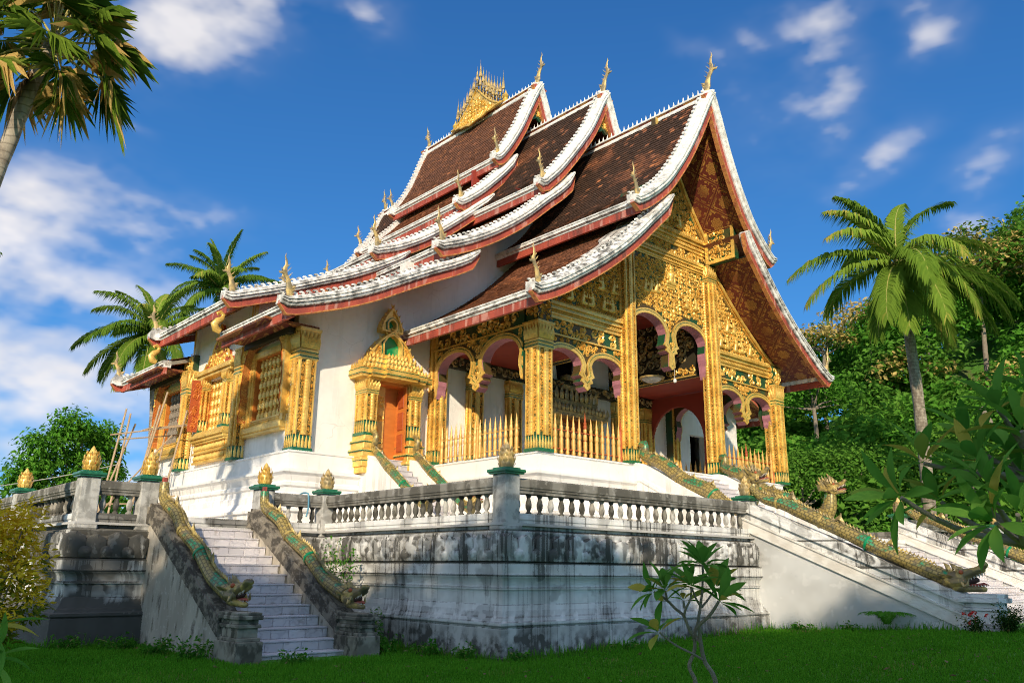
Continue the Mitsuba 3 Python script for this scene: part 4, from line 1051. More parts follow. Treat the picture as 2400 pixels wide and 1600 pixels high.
# ---------------------------------------------------------------- gilded columns
def column(parent, cx, cy, w, d, z0, z1, cap0=None, cap1=None, faces=('-y', '-x'), seed=0, flare=1.28, name='column'):
    k = numbered(parent + '__' + name)
    hw, hd = w / 2, d / 2
    zt = cap0 if cap0 else z1
    m = MB(); m.box(cx - hw, cx + hw, cy - hd, cy + hd, z0, z1); put(k, 'shaft', m, 'relief_backing')
    m = MB(); car = MB()
    for f in faces:
        W_ = w if f[1] == 'y' else d
        fn = {'-y': lambda V: np.c_[cx + V[:, 0], cy - hd - V[:, 2], V[:, 1]], '-x': lambda V: np.c_[cx - hw - V[:, 2], cy + V[:, 0], V[:, 1]], '+x': lambda V: np.c_[cx + hw + V[:, 2], cy + V[:, 0], V[:, 1]]}[f]
        b = W_ * .17
        for a0, a1, pr in ((-b, b, .06), (-b * .45, b * .45, .085), (-W_ / 2 - .001, -W_ / 2 + W_ * .09, .035), (W_ / 2 - W_ * .09, W_ / 2 + .001, .035)):
            q = MB(); q.box(a0, a1, z0 + .5, zt, 0, pr); V, F, U = q.get(); m.add(fn(np.c_[V[:, 0], V[:, 1], V[:, 2]]), F)
        q = MB()
        for z in np.arange(z0 + .55, zt, .11):
            bead = b * .8; q.add([[-bead, z, .062], [bead, z, .062], [bead, z + .06, .062], [-bead, z + .06, .062], [0, z + .03, .105]], [[0, 1, 4], [1, 2, 4], [2, 3, 4], [3, 0, 4]])
        V, F, U = q.get(); m.add(fn(V), F)
        for s in (-1, 1):
            u0, u1 = sorted((s * b, s * (W_ / 2 - W_ * .09)))
            sc = scroll_fill(sbox(u0, z0 + .5, u1, zt), (u1 - u0) * .80, seed + (s > 0) * 7 + len(f), .045); V, F, U = sc.get(); car.add(fn(V), F)
    put(k, 'gilded_ribs', m, 'gold')
    kk = put(k, 'carving', car, 'gold'); labels[kk] = {'kind': 'stuff', 'label': 'small raised gold scrolls on the column'}
    m = MB(); m.box(cx - hw - .05, cx + hw + .05, cy - hd - .05, cy + hd + .05, z0, z0 + .10); m.box(cx - hw - .02, cx + hw + .02, cy - hd - .02, cy + hd + .02, z0 + .10, z0 + .48); put(k, 'base', m, 'green_glass')
    m = MB()
    for f in faces:
        W_ = (w if f[1] == 'y' else d) / 2 + .02
        p = {'-y': ((cx - W_, cy - hd - .035, z0 + .09), (cx + W_, cy - hd - .035, z0 + .09)), '-x': ((cx - hw - .035, cy + W_, z0 + .09), (cx - hw - .035, cy - W_, z0 + .09)), '+x': ((cx + hw + .035, cy - W_, z0 + .09), (cx + hw + .035, cy + W_, z0 + .09))}[f]
        spike_row(m, *p, .085, .46, .125, (0, 0, 1), .015)
    kk = put(k, 'base_leaves', m, 'gold'); labels[kk] = {'kind': 'stuff', 'label': 'pointed gold leaves round the column base'}
    if cap0:
        def sq(s, z): return [(cx - hw * s - (s - 1) * .0, cy - hd * s, z), (cx + hw * s, cy - hd * s, z), (cx + hw * s, cy + hd * s, z), (cx - hw * s, cy + hd * s, z)]
        H = cap1 - cap0
        def ringmb(L, mat, nm, sm=False):
            q = MB(); q.loft(np.array([sq(s, cap0 + H * t) for s, t in L])); return put(k, nm, q, mat)
        c_ = ringmb([(1.13, 0), (1.17, .03), (1.17, .08), (1.1, .10), (1.14, .12), (1.16, .17), (1.08, .22), (1.12, .25), (1.17, .28), (1.17, .32), (1.05, .36), (1.10, .5), (flare * .96, .9), (flare * 1.03, .93), (flare * 1.03, 1.0)], 'gold', 'capital')
        q = MB(); q.loft(np.array([sq(s, cap0 + H * t) for s, t in [(1.175, .075), (1.185, .08), (1.185, .115), (1.15, .12)]])); q.loft(np.array([sq(s, cap0 + H * t) for s, t in [(1.14, .225), (1.155, .23), (1.155, .255), (1.13, .26)]])); put(c_, 'green_band', q, 'green_glass')
        q = MB()
        for f in faces:
            for row, (t0, t1, pw) in enumerate(((.36, .95, .13), (.36, .72, .13))):
                s0, s1 = 1.06 + .02 * row, flare * (1.0 if row == 0 else .90)
                W_ = w if f[1] == 'y' else d; n = max(4, int(W_ * flare / pw))
                for i in range(n):
                    u = ((i + .5 * (row + 1) - (0 if row else 0)) / n - .5) * 2
                    if abs(u) > 1: continue
                    def P(s, t, o, du=0):
                        a = (u + du) * (hw if f[1] == 'y' else hd) * s; e = (hd if f[1] == 'y' else hw) * s + o
                        return (cx + a, cy - e, cap0 + H * t) if f == '-y' else (cx - e, cy + a, cap0 + H * t) if f == '-x' else (cx + e, cy + a, cap0 + H * t)
                    dw = .75 / n
                    V = [P(s0, t0, .015, -dw), P(s0, t0, .015, dw), P((s0 + s1) / 2, (t0 + t1) / 2 + .05, .03, dw), P(s1, t1, .05), P((s0 + s1) / 2, (t0 + t1) / 2 + .05, .03, -dw), P((s0 + s1) / 2, (t0 + t1) / 2, .06)]
                    q.add(V, [[0, 1, 5], [1, 2, 5], [2, 3, 5], [3, 4, 5], [4, 0, 5]])
        kk = put(c_, 'petals', q, 'gold'); labels[kk] = {'kind': 'stuff', 'label': 'lotus petals round the flaring capital'}
    return k
yc_ = YF + .42
fac = tm
yc_ = YF
for i, x in enumerate((7.10, 20.80)):
    column(fac, x, yc_ + .28, .58, .56, ZP, 9.26, 8.35, 9.25, faces=('-y', '-x') if i == 0 else ('-y', '-x', '+x'), seed=3 + i)
for i, x in enumerate((11.31, 16.38)):
    column(fac, x, yc_ + .22, .50, .46, ZP, 13.5, 12.75, 13.45, faces=('-y', '-x', '+x'), seed=13 + i, flare=1.12)

for i, x in enumerate((7.10, 20.80)):
    m = MB(); m.box(x - .29, x + .29, yc_ + .0, yc_ + .56, 9.25, 10.05); k = put(fac, 'impost_block', m, 'relief_backing')
    m = MB(); sc = scroll_fill(sbox(x - .27, 9.3, x + .27, 10.0), .2, 190 + i, .05); m.merge(sc, FY(yc_)); sc = scroll_fill(sbox(yc_ + .02, 9.3, yc_ + .54, 10.0), .2, 192 + i, .05); m.merge(sc, FX(x - .29)); kk = put(k, 'carving', m, 'gold'); labels[kk] = {'kind': 'stuff', 'label': 'gold scrolls on the block over the corner column'}

# ---------------------------------------------------------------- cusped arches of the porch
def arch_edge(xa, xb, za, zs, r_top, pend, zp):
    """lower boundary of an arch panel with two arches and a pendant: points from xa to xb"""
    xm = (xa + xb) / 2; pts = []
    half = xm - xa; pw = half * .13                       # pendant half width
    def one(a, b, fl):
        # from the springing at a (column side) to the pendant side b
        q = []
        cx = (a + b) / 2; r = abs(b - a) / 2
        for k, t in enumerate(np.linspace(0, 1, 5)):       # cusps down the column
            q.append((a + fl * (.03 + .13 * t + (.03 if k % 2 else 0)), za + (zs - za) * t))
        for th in np.linspace(np.pi, 0, 15)[1:-1]:
            q.append((cx + fl * r * .93 * math.cos(th) * (1 if True else 1), zs + (r_top - zs) * math.sin(th) ** .72))
        return q
    L = one(xa, xm - pw * .6, 1)
    P = [(xm - pw * 1.15, zs - .02), (xm - pw * 1.5, zs - .16), (xm - pw * .9, zs - .24), (xm - pw * 1.15, zs - .36), (xm - pw * .5, zs - .44), (xm - pw * .6, zp + .12), (xm, zp)]
    R = [(2 * xm - x, z) for x, z in (L + P[:-1])][::-1]
    return [(xa, za)] + L + P + R + [(xb, za)]
def arch_panel(parent, xa, xb, ztop, za, zs, rt, zp, fn, thick, seed, cell=.2, polytop=None, dark=False, name='arch_panel'):
    e = arch_edge(xa, xb, za, zs, rt, None, zp)
    poly = Polygon([(xa, ztop)] + e + [(xb, ztop)]).buffer(0)
    if polytop is not None: poly = poly.intersection(polytop)
    k = numbered(parent + '__' + name)
    m = MB(); m.slab(poly, fn, -thick, 0); put(k, 'backing', m, 'relief_backing')
    E_ = np.array(e[1:-1])
    # pink underside with its ridges
    m = MB(); ring = []
    for w in (-thick - .002, .03):
        ring.append(fn(np.c_[E_[:, 0], E_[:, 1] - .004, np.full(len(E_), w)]))
    m.loft(np.array(ring), closed=False, caps=(False, False)); put(k, 'intrados', m, 'pink_edge')
    # raised gold rim following the arches, green line, second rim
    for off, wd, h, mat in ((.05, .05, .07, 'gold'), (.115, .022, .045, 'green_glass'), (.16, .028, .06, 'gold')):
        line = np.array(e[1:-1]); from shapely.geometry import LineString
        b = LineString(line).buffer(off + wd).difference(LineString(line).buffer(max(off - wd, .001))).intersection(poly)
        m = MB(); m.slab(b, fn, 0, h); put(k, 'rim', m, mat)
    inner = poly.difference(LineString(np.array(e[1:-1])).buffer(.20)).buffer(-.03)
    sc = scroll_fill(inner, cell, seed, .05); m = MB()
    if sc.V:
        m.merge(sc, fn); kk = put(k, 'carving', m, 'gold'); labels[kk] = {'kind': 'stuff', 'label': 'dense raised gold scrollwork over green glass'}
    return k
def frieze(parent, xa, xb, z0, z1, fn, seed, cell=None, prof=True, mat='relief_backing'):
    k = numbered(parent + '__frieze')
    m = MB(); m.slab(sbox(xa, z0, xb, z1), fn, -.25, 0); put(k, 'backing', m, mat)
    m = MB()
    for a, b, h in ((z0, z0 + .05, .07), (z1 - .05, z1, .07)): m.slab(sbox(xa, a, xb, b), fn, 0, h)
    put(k, 'border', m, 'gold')
    sc = scroll_fill(sbox(xa + .02, z0 + .06, xb - .02, z1 - .06), cell or (z1 - z0 - .12) * .62, seed, .06); m = MB(); m.merge(sc, fn); kk = put(k, 'carving', m, 'gold'); labels[kk] = {'kind': 'stuff', 'label': 'running gold scrolls of the frieze'}
def cornice(parent, xa, xb, z0, z1, fn, out=.16):
    k = numbered(parent + '__cornice'); H = z1 - z0
    m = MB()
    for t0, t1, o in ((0, .16, .05), (.16, .26, .10), (.26, .50, .04), (.50, .62, .12), (.62, .80, .08), (.80, 1.0, out)): m.slab(sbox(xa, z0 + H * t0, xb, z0 + H * t1 - .003), fn, -.25, o)
    put(k, 'mouldings', m, 'gold')
    m = MB(); m.slab(sbox(xa, z0 + H * .25, xb, z0 + H * .29), fn, .02, .06); m.slab(sbox(xa, z0 + H * .62, xb, z0 + H * .66), fn, .02, .10); put(k, 'green_line', m, 'green_glass')
    q = MB(); n = max(2, int((xb - xa) / .105))
    for i in range(n):
        u = xa + (i + .5) * (xb - xa) / n
        for (z, o, h, w) in ((z0 + H * .29, .045, H * .2, .042), (z0 + H * 1.0, out - .05, .11, .045)):
            q.add([[u - w, z, o], [u + w, z, o], [u + w * 1.1, z + h * .5, o + .01], [u, z + h, o], [u - w * 1.1, z + h * .5, o + .01], [u, z + h * .4, o + .05]], [[0, 1, 5], [1, 2, 5], [2, 3, 5], [3, 4, 5], [4, 0, 5]])
    m = MB(); m.merge(q, fn); kk = put(k, 'petal_row', m, 'gold'); labels[kk] = {'kind': 'stuff', 'label': 'row of small gold petals along the cornice'}
F_ = FY(YF + .24)
BX = [(7.36, 11.08), (16.60, 20.53)]
for i, (a, b) in enumerate(BX):
    arch_panel(fac, a, b, 8.98, 7.42, 7.98, 8.60, 7.33, F_, .34, 40 + i, .155)
    frieze(fac, a, b, 8.98, 9.58, F_, 50 + i)
    cornice(fac, a, b, 9.58, 10.08, F_)
CA, CB = 11.54, 16.15
arch_panel(fac, CA, CB, 13.05, 8.85, 9.85, 10.74, 8.80, F_, .34, 60, .185)
cornice(fac, CA, CB, 13.05, 13.46, F_, .12)
frieze(fac, XC - 2.95, XC + 2.95, 13.46, 13.95, F_, 62, .22)
cornice(fac, XC - 2.85, XC + 2.85, 13.95, 14.46, F_)
# pediments: upper triangle under the top tier, and the two side triangles under the lower tier
low = affinity.translate(half_region([T1L], 10.0, .36), XC, 0); upp = affinity.translate(half_region([T1U], 13.0, .36), XC, 0)
pedU = upp.intersection(sbox(XC - 2.75, 14.46, XC + 2.75, 19.2))
def relief_panel(poly, fn, seed, cell, name, border=.07):
    k = numbered(fac + '__' + name)
    m = MB(); m.slab(poly, fn, -.22, 0); put(k, 'backing', m, 'relief_backing')
    m = MB(); m.slab(poly.difference(poly.buffer(-border)), fn, 0, .08); put(k, 'border', m, 'gold')
    sc = scroll_fill(poly.buffer(-border - .02), cell, seed, .055); m = MB(); m.merge(sc, fn); kk = put(k, 'carving', m, 'gold'); labels[kk] = {'kind': 'stuff', 'label': 'dense raised gold scrollwork of the pediment'}
    return k
pu = relief_panel(pedU, F_, 70, .20, 'upper_pediment')
pl = relief_panel(low.intersection(sbox(7.30, 10.08, 11.08, 16)), F_, 71, .175, 'side_pediment')
pr = relief_panel(low.intersection(sbox(16.62, 10.08, 20.6, 16)), F_, 72, .175, 'side_pediment')
wf = low.intersection(sbox(CA - .0, 13.0, CB, 13.5))
m = MB(); m.slab(low.intersection(unary_union([sbox(6.2, 9.2, 7.3, 11), sbox(20.6, 9.2, MX(6.2), 11)])), F_, -.3, -.02); put(fac, 'corner_panel', m, 'relief_backing')
for i, s in enumerate((sbox(6.3, 9.28, 6.8, 10.4), sbox(21.1, 9.28, MX(6.25), 10.4))):
    sc = scroll_fill(low.intersection(s), .2, 75 + i, .05)
    if not sc.V: continue
    m = MB(); m.merge(sc, F_); kk = put(fac, 'corner_carving', m, 'gold'); labels[kk] = {'kind': 'stuff', 'label': 'raised gold scrolls above the corner column'}
m = MB(); m.slab(upp.union(low).intersection(unary_union([sbox(10.6, 13.0, XC - 2.7, 16), sbox(XC + 2.7, 13.0, MX(10.6), 16)])), F_, -.3, -.05); put(fac, 'corner_panel', m, 'relief_backing')
# seated and kneeling gilded relief figures
def seated(fn, u, z, s, nm):
    g = [[((0, .10, .03), .13), ((0, .38, .05), .15)], [((-.24, .03, .05), .09), ((.24, .03, .05), .09)], [((0, .42, .05), .10), ((0, .55, .05), .06)], [((0, .64, .06), .095)], [((0, .74, .05), .05), ((0, .86, .03), .02)], [((-.15, .40, .05), .05), ((-.23, .20, .07), .045)], [((.15, .40, .05), .05), ((.2, .12, .09), .045)], [((-.30, -.08, .02), .06), ((.30, -.08, .02), .06)], [((-.2, -.19, .02), .06), ((.2, -.19, .02), .06)]]
    V, F = hullset(g, .06, 3); V = V * s; m = MB(); m.add(fn(np.c_[V[:, 0] + u, V[:, 1] + z, V[:, 2]]), F); put(fac, nm, m, 'gold', True)
def kneel(fn, u, z, s, d, nm):
    g = [[((0, .05, .03), .09), ((.22 * d, .04, .04), .07)], [((0, .08, .03), .11), ((.05 * d, .34, .05), .10)], [((.06 * d, .46, .06), .075)], [((.06 * d, .54, .05), .04), ((.05 * d, .62, .04), .015)], [((.10 * d, .32, .07), .04), ((.24 * d, .30, .09), .035)], [((.24 * d, .30, .09), .035), ((.22 * d, .42, .09), .03)]]
    V, F = hullset(g, .06, 3); V = V * s; m = MB(); m.add(fn(np.c_[V[:, 0] + u, V[:, 1] + z, V[:, 2]]), F); put(fac, nm, m, 'gold', True)
seated(F_, XC + .20, 12.20, .95, 'seated_figure')
for u, z, d in ((-1.05, 11.62, 1), (-.72, 11.66, 1), (-1.38, 11.58, 1), (1.15, 11.42, -1), (1.75, 11.46, -1)): kneel(F_, XC + u, z, .85, d, 'kneeling_figure')
rg = np.random.default_rng(8)
for s, base, n in ((1, (16.7, 10.15), 9), (-1, (10.95, 10.2), 7)):
    for i in range(n):
        u = .35 + (i % 5) * .52; z = .12 + (i // 5) * .72
        if z + .5 < (3.0 - u) * 1.2: kneel(F_, base[0] + s * u, base[1] + z, .9, -s if i % 2 else s, 'kneeling_figure')
for u, z in ((.1, 14.75), (-.75, 14.7), (.95, 14.7), (.2, 15.7)): kneel(F_, XC + u, z, 1.0, 1 if u < .1 else -1, 'kneeling_figure')
# overhanging bracket boxes between the two tiers' soffits
for s in (1, -1):
    yb_, yf_ = YF + .1, 4.95
    k = numbered(fac + '__bracket_box'); X = XC - s * 2.72; hz = (13.50, 14.98)
    m = MB(); m.box(min(X, X + s * .25), max(X, X + s * .25), yf_, yb_, *hz); put(k, 'box', m, 'relief_backing')
    fn = (lambda s, X: lambda V: np.c_[X + s * V[:, 2] + s * .25, V[:, 0], V[:, 1]])(s, X)
    poly = sbox(yf_, hz[0], yb_, hz[1]); m = MB(); m.slab(poly.difference(poly.buffer(-.12)), fn, 0, .06); put(k, 'border', m, 'gold')
    sc = scroll_fill(poly.buffer(-.14), .27, 80 + s, .06); m = MB(); m.merge(sc, fn); kk = put(k, 'carving', m, 'gold'); labels[kk] = {'kind': 'stuff', 'label': 'bold gold scrolls on the bracket box'}
# raking gold rails under the soffits on the facade
for c, za, zb in ((T1U, 14.5, 18.6), (T1L, 9.9, 13.6)):
    for s in (1, -1):
        u = under_line(c, .34); u = u[(u[:, 1] > za) & (u[:, 1] < zb)]
        m = MB(); m.tube(np.c_[XC - s * u[:, 0], np.full(len(u), YF + .10), u[:, 1]], .07, 6); put(fac, 'raking_rail', m, 'gold', True)

# ---------------------------------------------------------------- porch sides and interior
sidep = tm + '__porch_side'
for s in (0, 1):
    fn = FX(6.86 - .10) if s == 0 else (lambda V: np.c_[MX(6.86 - .10) + V[:, 2], V[:, 0], V[:, 1]])
    k = tm
    arch_panel(k, 6.84, 11.42, 9.15, 7.42, 8.05, 8.92, 7.36, fn, .34, 90 + s, .17, name='arch')
    frieze(k, 6.80, 11.6, 9.15, 9.75, fn, 92 + s)
    column(k, 6.98 if s == 0 else MX(6.98), 11.62, .5, .40, ZP, 9.8, None, None, faces=('-x', '-y') if s == 0 else ('+x', '-y'), seed=95 + s, name='pilaster')
inn = tm
for s in (1, -1):                                    # longitudinal carved walls of the nave, above the aisles
    x = XC - s * 2.75
    k = numbered(inn + '__nave_wall'); m = MB(); m.box(x - .12, x + .12, YF + .9, YW, 9.15, 13.2); put(k, 'wall', m, 'relief_backing_dark')
    for f, o in ((1, .12), (-1, -.12)):
        fn = (lambda x, o, f: lambda V: np.c_[x + o + f * V[:, 2], V[:, 0], V[:, 1]])(x, o, f)
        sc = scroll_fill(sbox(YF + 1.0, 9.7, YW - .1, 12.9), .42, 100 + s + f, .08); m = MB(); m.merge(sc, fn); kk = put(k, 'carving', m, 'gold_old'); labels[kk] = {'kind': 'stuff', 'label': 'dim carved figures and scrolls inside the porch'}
        sc = scroll_fill(sbox(YF + 1.0, 9.2, YW - .1, 9.55), .3, 104 + s + f, .06); m = MB(); m.merge(sc, fn); m.slab(sbox(YF + 1.0, 9.15, YW, 9.2), fn, 0, .08); kk = put(k, 'trim', m, 'gold'); labels[kk] = {'kind': 'stuff', 'label': 'gold scroll trim along the bottom of the inner wall'}
for a, b in ((6.9, XC - 2.8), (XC + 2.8, MX(6.9)), (XC - 2.6, XC + 2.6)):
    m = MB(); z = 9.16 if a != XC - 2.6 else 11.6; m.box(a, b, YF + .6, YW - .02, z, z + .08); put(inn, 'ceiling', m, 'red_ceiling')
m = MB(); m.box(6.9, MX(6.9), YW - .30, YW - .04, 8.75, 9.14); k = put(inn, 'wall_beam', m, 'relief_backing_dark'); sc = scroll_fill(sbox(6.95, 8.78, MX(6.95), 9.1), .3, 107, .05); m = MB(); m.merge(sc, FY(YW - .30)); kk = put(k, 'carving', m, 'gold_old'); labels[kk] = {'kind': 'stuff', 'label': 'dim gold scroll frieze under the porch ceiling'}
for x in (8.75, 10.7, MX(10.7), MX(8.75)):
    column(inn, x, YW - .12, .62, .26, ZP, 9.0, 8.0, 8.7, faces=('-y', '-x'), seed=int(x * 10), flare=1.15, name='pilaster')
# main doorway: dark red, with a tiered gilded surround
k = tm + '__main_doorway'
m = MB(); m.box(XC - 1.35, XC + 1.35, YW - .06, YW + .02, ZP, 8.4); put(k, 'panel', m, 'red_lacquer')
for s in (-1, 1):
    column(k, XC + s * 1.25, YW - .40, .42, .42, ZP, 7.6, 7.0, 7.6, faces=('-y', '-x'), seed=120 + s, name='jamb_column')
m = MB()
for z, hw, d in ((7.6, 1.75, .75), (7.85, 1.55, .65), (8.1, 1.3, .55), (8.4, 1.0, .5), (8.75, .7, .45), (9.2, .4, .4)): m.box(XC - hw, XC + hw, YW - d, YW, z, z + .22, .03)
put(k, 'tiered_canopy', m, 'gold_old')
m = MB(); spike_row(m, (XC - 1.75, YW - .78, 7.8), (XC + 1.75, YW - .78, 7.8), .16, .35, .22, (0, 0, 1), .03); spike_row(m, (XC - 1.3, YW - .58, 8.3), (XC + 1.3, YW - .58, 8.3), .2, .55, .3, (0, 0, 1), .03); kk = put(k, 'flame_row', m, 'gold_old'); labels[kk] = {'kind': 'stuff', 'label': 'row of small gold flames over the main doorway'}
for s in (-1, 1):
    m = MB(); m.box(XC + s * .5 - .47, XC + s * .5 + .47, YW - .10, YW - .04, ZP + .1, 7.6); d_ = put(k, 'door_leaf', m, 'red_lacquer'); sc = scroll_fill(sbox(XC + s * .5 - .4, ZP + .3, XC + s * .5 + .4, 7.4), .3, 130 + s, .04); m = MB(); m.merge(sc, FY(YW - .10)); kk = put(d_, 'carving', m, 'gold_old'); labels[kk] = {'kind': 'stuff', 'label': 'gilded carving of the main door leaf'}
# red arched cross wall seen at the far side of the porch, with white beyond
m = MB(); ar = sbox(8.5, ZP, YW, 9.1).difference(unary_union([sbox(8.75, ZP, 11.55, 7.0), affinity.scale(Point(10.15, 7.0).buffer(1.4, 16), 1, 1.15)])); m.slab(ar, lambda V: np.c_[MX(8.6) + V[:, 2], V[:, 0], V[:, 1]], 0, .12); put(inn, 'red_arch', m, 'red_ceiling')
# ceiling lamp
lk = thing('ceiling_lamp', 'round dish lamp on the red ceiling inside the porch', 'lamp')
m = MB(); m.lathe([(0, 0), (.5, .0), (.52, .05), (.45, .06), (.40, .02), (0, .02)], (15.4, 8.6, 9.08), 24); put(lk, 'rim', m, 'gold_old', 30)
m = MB(); m.lathe([(0, -.16), (.2, -.14), (.36, -.06), (.40, .0), (0, .01)], (15.4, 8.6, 9.08), 20); put(lk, 'dish', m, 'cream_band', 30)

# ---------------------------------------------------------------- picket fences of the porch
pk_prof = [(0, 0), (.045, 0), (.05, .06), (.038, .12), (.05, .18), (.05, .46), (.036, .50), (.055, .55), (.05, .66), (.036, .72), (.045, .78), (.045, .86), (.028, .90), (.034, .95), (.02, 1.08), (.004, 1.24), (0, 1.24)]
m_ = MB(); m_.lathe(pk_prof, n=7); PICK = mikit.ply(m_.get()[:2], 'fence_gold', smooth=40)
def fence(p0, p1, n, mat_rail, label, posts=(0, .5, 1)):
    k = thing('picket_fence', label, 'fence', None)
    p0, p1 = np.array(p0, float), np.array(p1, float)
    for i in range(n):
        c = p0 + (p1 - p0) * (i + .5) / n; key = numbered(k + '__picket'); scene[key] = {**PICK, 'to_world': T().translate([c[0], c[1], ZP + .06]).scale([1.25, 1.25, 1.03])}
    for z in (.22, .82):
        m = MB(); m.tube([(*p0, ZP + z), (*p1, ZP + z)], .022, 6); put(k, 'rail', m, mat_rail)
    for t in posts:
        c = p0 + (p1 - p0) * t; m = MB(); m.lathe([(0, 0), (.05, 0), (.05, 1.0), (.065, 1.02), (.065, 1.06), (.04, 1.09), (.055, 1.15), (.03, 1.22), (.035, 1.27), (.004, 1.5), (0, 1.5)], (*c, ZP), 8); put(k, 'post', m, mat_rail, 40)
fence((7.42, YF + .30), (11.0, YF + .30), 13, 'red_lacquer', 'red railed gold picket fence in the left front bay of the porch', (.5, .99))
fence((16.66, YF + .30), (20.48, YF + .30), 13, 'red_lacquer', 'red railed gold picket fence in the right front bay of the porch')
fence((6.95, 11.35), (6.95, 7.2), 16, 'fence_gold', 'all gold picket fence along the shaded left side of the porch', (.02, .5))
fence((MX(6.95), 11.35), (MX(6.95), 7.2), 16, 'fence_gold', 'gold picket fence along the far right side of the porch', (.02, .5))

# ---------------------------------------------------------------- windows of the left wall
def window(name, y0, y1, z0, z1, nbar, gilded, label):
    k = numbered(tm + '__' + name); labels[k] = {'label': label}
    fn = FX(XW + .11)
    fr = sbox(y0, z0, y1, z1); op = sbox(y0 + .30, z0 + .40, y1 - .30, z1 - .20)
    m = MB(); m.slab(fr.difference(fr.buffer(-.16)), fn, 0, .12); m.slab(fr.buffer(-.155).difference(op.buffer(.05)), fn, 0, .07); m.slab(op.buffer(.055).difference(op), fn, -.1, .10); m.box(XW - .14, XW + .11, y0 - .08, y1 + .08, z0 - .06, z0 + .16, .03); m.box(XW - .11, XW + .11, y0 - .04, y1 + .04, z0 - .16, z0 - .06, .02)
    f_ = put(k, 'frame', m, 'gold')
    sc = MB()
    for (a, b) in (((y0 + .2, z0 + .3), (y0 + .2, z1 - .12)), ((y1 - .2, z0 + .3), (y1 - .2, z1 - .12)), ((y0 + .3, z1 - .13), (y1 - .3, z1 - .13)), ((y0 + .3, z0 + .28), (y1 - .3, z0 + .28))): bead_row(sc, a, b, .05, .11, h=.04)
    m = MB(); m.merge(sc, lambda V: fn(V + [0, 0, .07])); kk = put(f_, 'beading', m, 'gold'); labels[kk] = {'kind': 'stuff', 'label': 'beaded gold border of the window frame'}
    a, zb, b, zt = op.bounds
    m = MB()
    for y in (a, b): m.box(XW + .08, XW + .55, y - (.0 if y == a else .03), y + (.03 if y == a else .0), zb, zt)
    m.box(XW + .08, XW + .55, a, b, zt - .03, zt); m.box(XW + .08, XW + .55, a, b, zb, zb + .03); put(k, 'reveal', m, 'orange_lacquer')
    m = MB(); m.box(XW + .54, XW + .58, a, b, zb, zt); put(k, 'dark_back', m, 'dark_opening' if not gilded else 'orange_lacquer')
    for i in range(nbar):
        y = a + (i + .7) / (nbar + .4) * (b - a); H = zt - zb; pf = [(0, 0)]
        for j in range(6):
            z = H * j / 6; h = H / 6
            pf += [(.06, z + .01), (.06, z + .08 * h), (.10, z + .14 * h), (.105, z + .5 * h), (.085, z + .70 * h), (.06, z + .78 * h), (.085, z + .86 * h), (.05, z + .95 * h)]
        pf.append((0, H)); m = MB(); m.lathe(pf, (XW + .26, y, zb), 9); put(k, 'bar', m, 'gold' if gilded else 'bark', 45)
    return k
window('side_window', *W1, 5.98, 8.75, 7, True, 'gold barred window in a gold frame, nearest the corner column')
window('side_window', *W3, 5.98, 8.75, 6, False, 'dark barred window behind the bamboo scaffold')
# pilasters with bracket arms under the low eaves
def bay_pilaster(y, w, seed, top=9.05):
    k = column(tm, XW - .02, y, .50, w, ZP, top, 8.05, top, faces=('-x', '-y'), seed=seed, flare=1.22, name='wall_column')
    return k
kcol = column(tm, XW + .30, YW + .02, .58, .56, ZP, 9.1, 8.0, 9.05, faces=('-y', '-x'), seed=140, flare=1.30, name='corner_column')
for i, y in enumerate((15.55, 2 * YC - 15.55)): bay_pilaster(y, .46, 141 + i)
column(tm, XW + .30, 2 * YC - YW - .02, .58, .56, ZP, 9.1, 8.0, 9.05, faces=('-y', '-x'), seed=144, flare=1.30, name='corner_column')
# fretted valance and side cusps between the pilasters of the two low-eave bays
def valance(y0, y1, seed):
    k = numbered(tm + '__fretted_valance'); fn = FX(XW - .24)
    pts = [(y0, 9.1), (y0, 6.3)]
    L = []
    for i, (o, z) in enumerate(((.10, 6.35), (.06, 6.6), (.16, 6.75), (.10, 6.95), (.20, 7.15), (.12, 7.3), (.10, 7.6), (.14, 7.9), (.20, 8.25), (.32, 8.62), (.50, 8.86), (.85, 8.95))): L.append((y0 + o, z))
    R = [(y0 + y1 - a, b) for a, b in L][::-1]
    poly = Polygon(pts + L + [((y0 + y1) / 2, 8.98)] + R + [(y1, 6.3), (y1, 9.1)]).buffer(0)
    m = MB(); m.slab(poly, fn, -.30, 0); put(k, 'board', m, 'gold')
    e = np.array(L + [((y0 + y1) / 2, 8.98)] + R); m = MB(); m.loft(np.array([fn(np.c_[e, np.full(len(e), w)]) for w in (-.304, .03)]), closed=False, caps=(False, False)); put(k, 'red_edge', m, 'red_lacquer')
    sc = scroll_fill(poly.buffer(-.02), .17, seed, .05); m = MB(); m.merge(sc, fn); kk = put(k, 'carving', m, 'gold'); labels[kk] = {'kind': 'stuff', 'label': 'raised gold scrolls on the fretted side bracket'}
valance(12.1, 15.32, 150); valance(2 * YC - 15.32, 2 * YC - 12.1, 151)
for y0, y1, i in ((YW - .3, 15.2, 0), (2 * YC - 15.2, 2 * YC - YW + .3, 1)):
    m = MB(); m.box(.15, XW + .6, y0, y1, 9.06, 9.14); put(tm, 'eave_ceiling', m, 'stencilled_soffit')
    m = MB(); m.box(XW - .32, XW - .12, y0 + .3, y1 - .1, 8.86, 9.05); put(tm, 'eave_beam', m, 'relief_backing_dark')
    e = y1 if i == 0 else y0
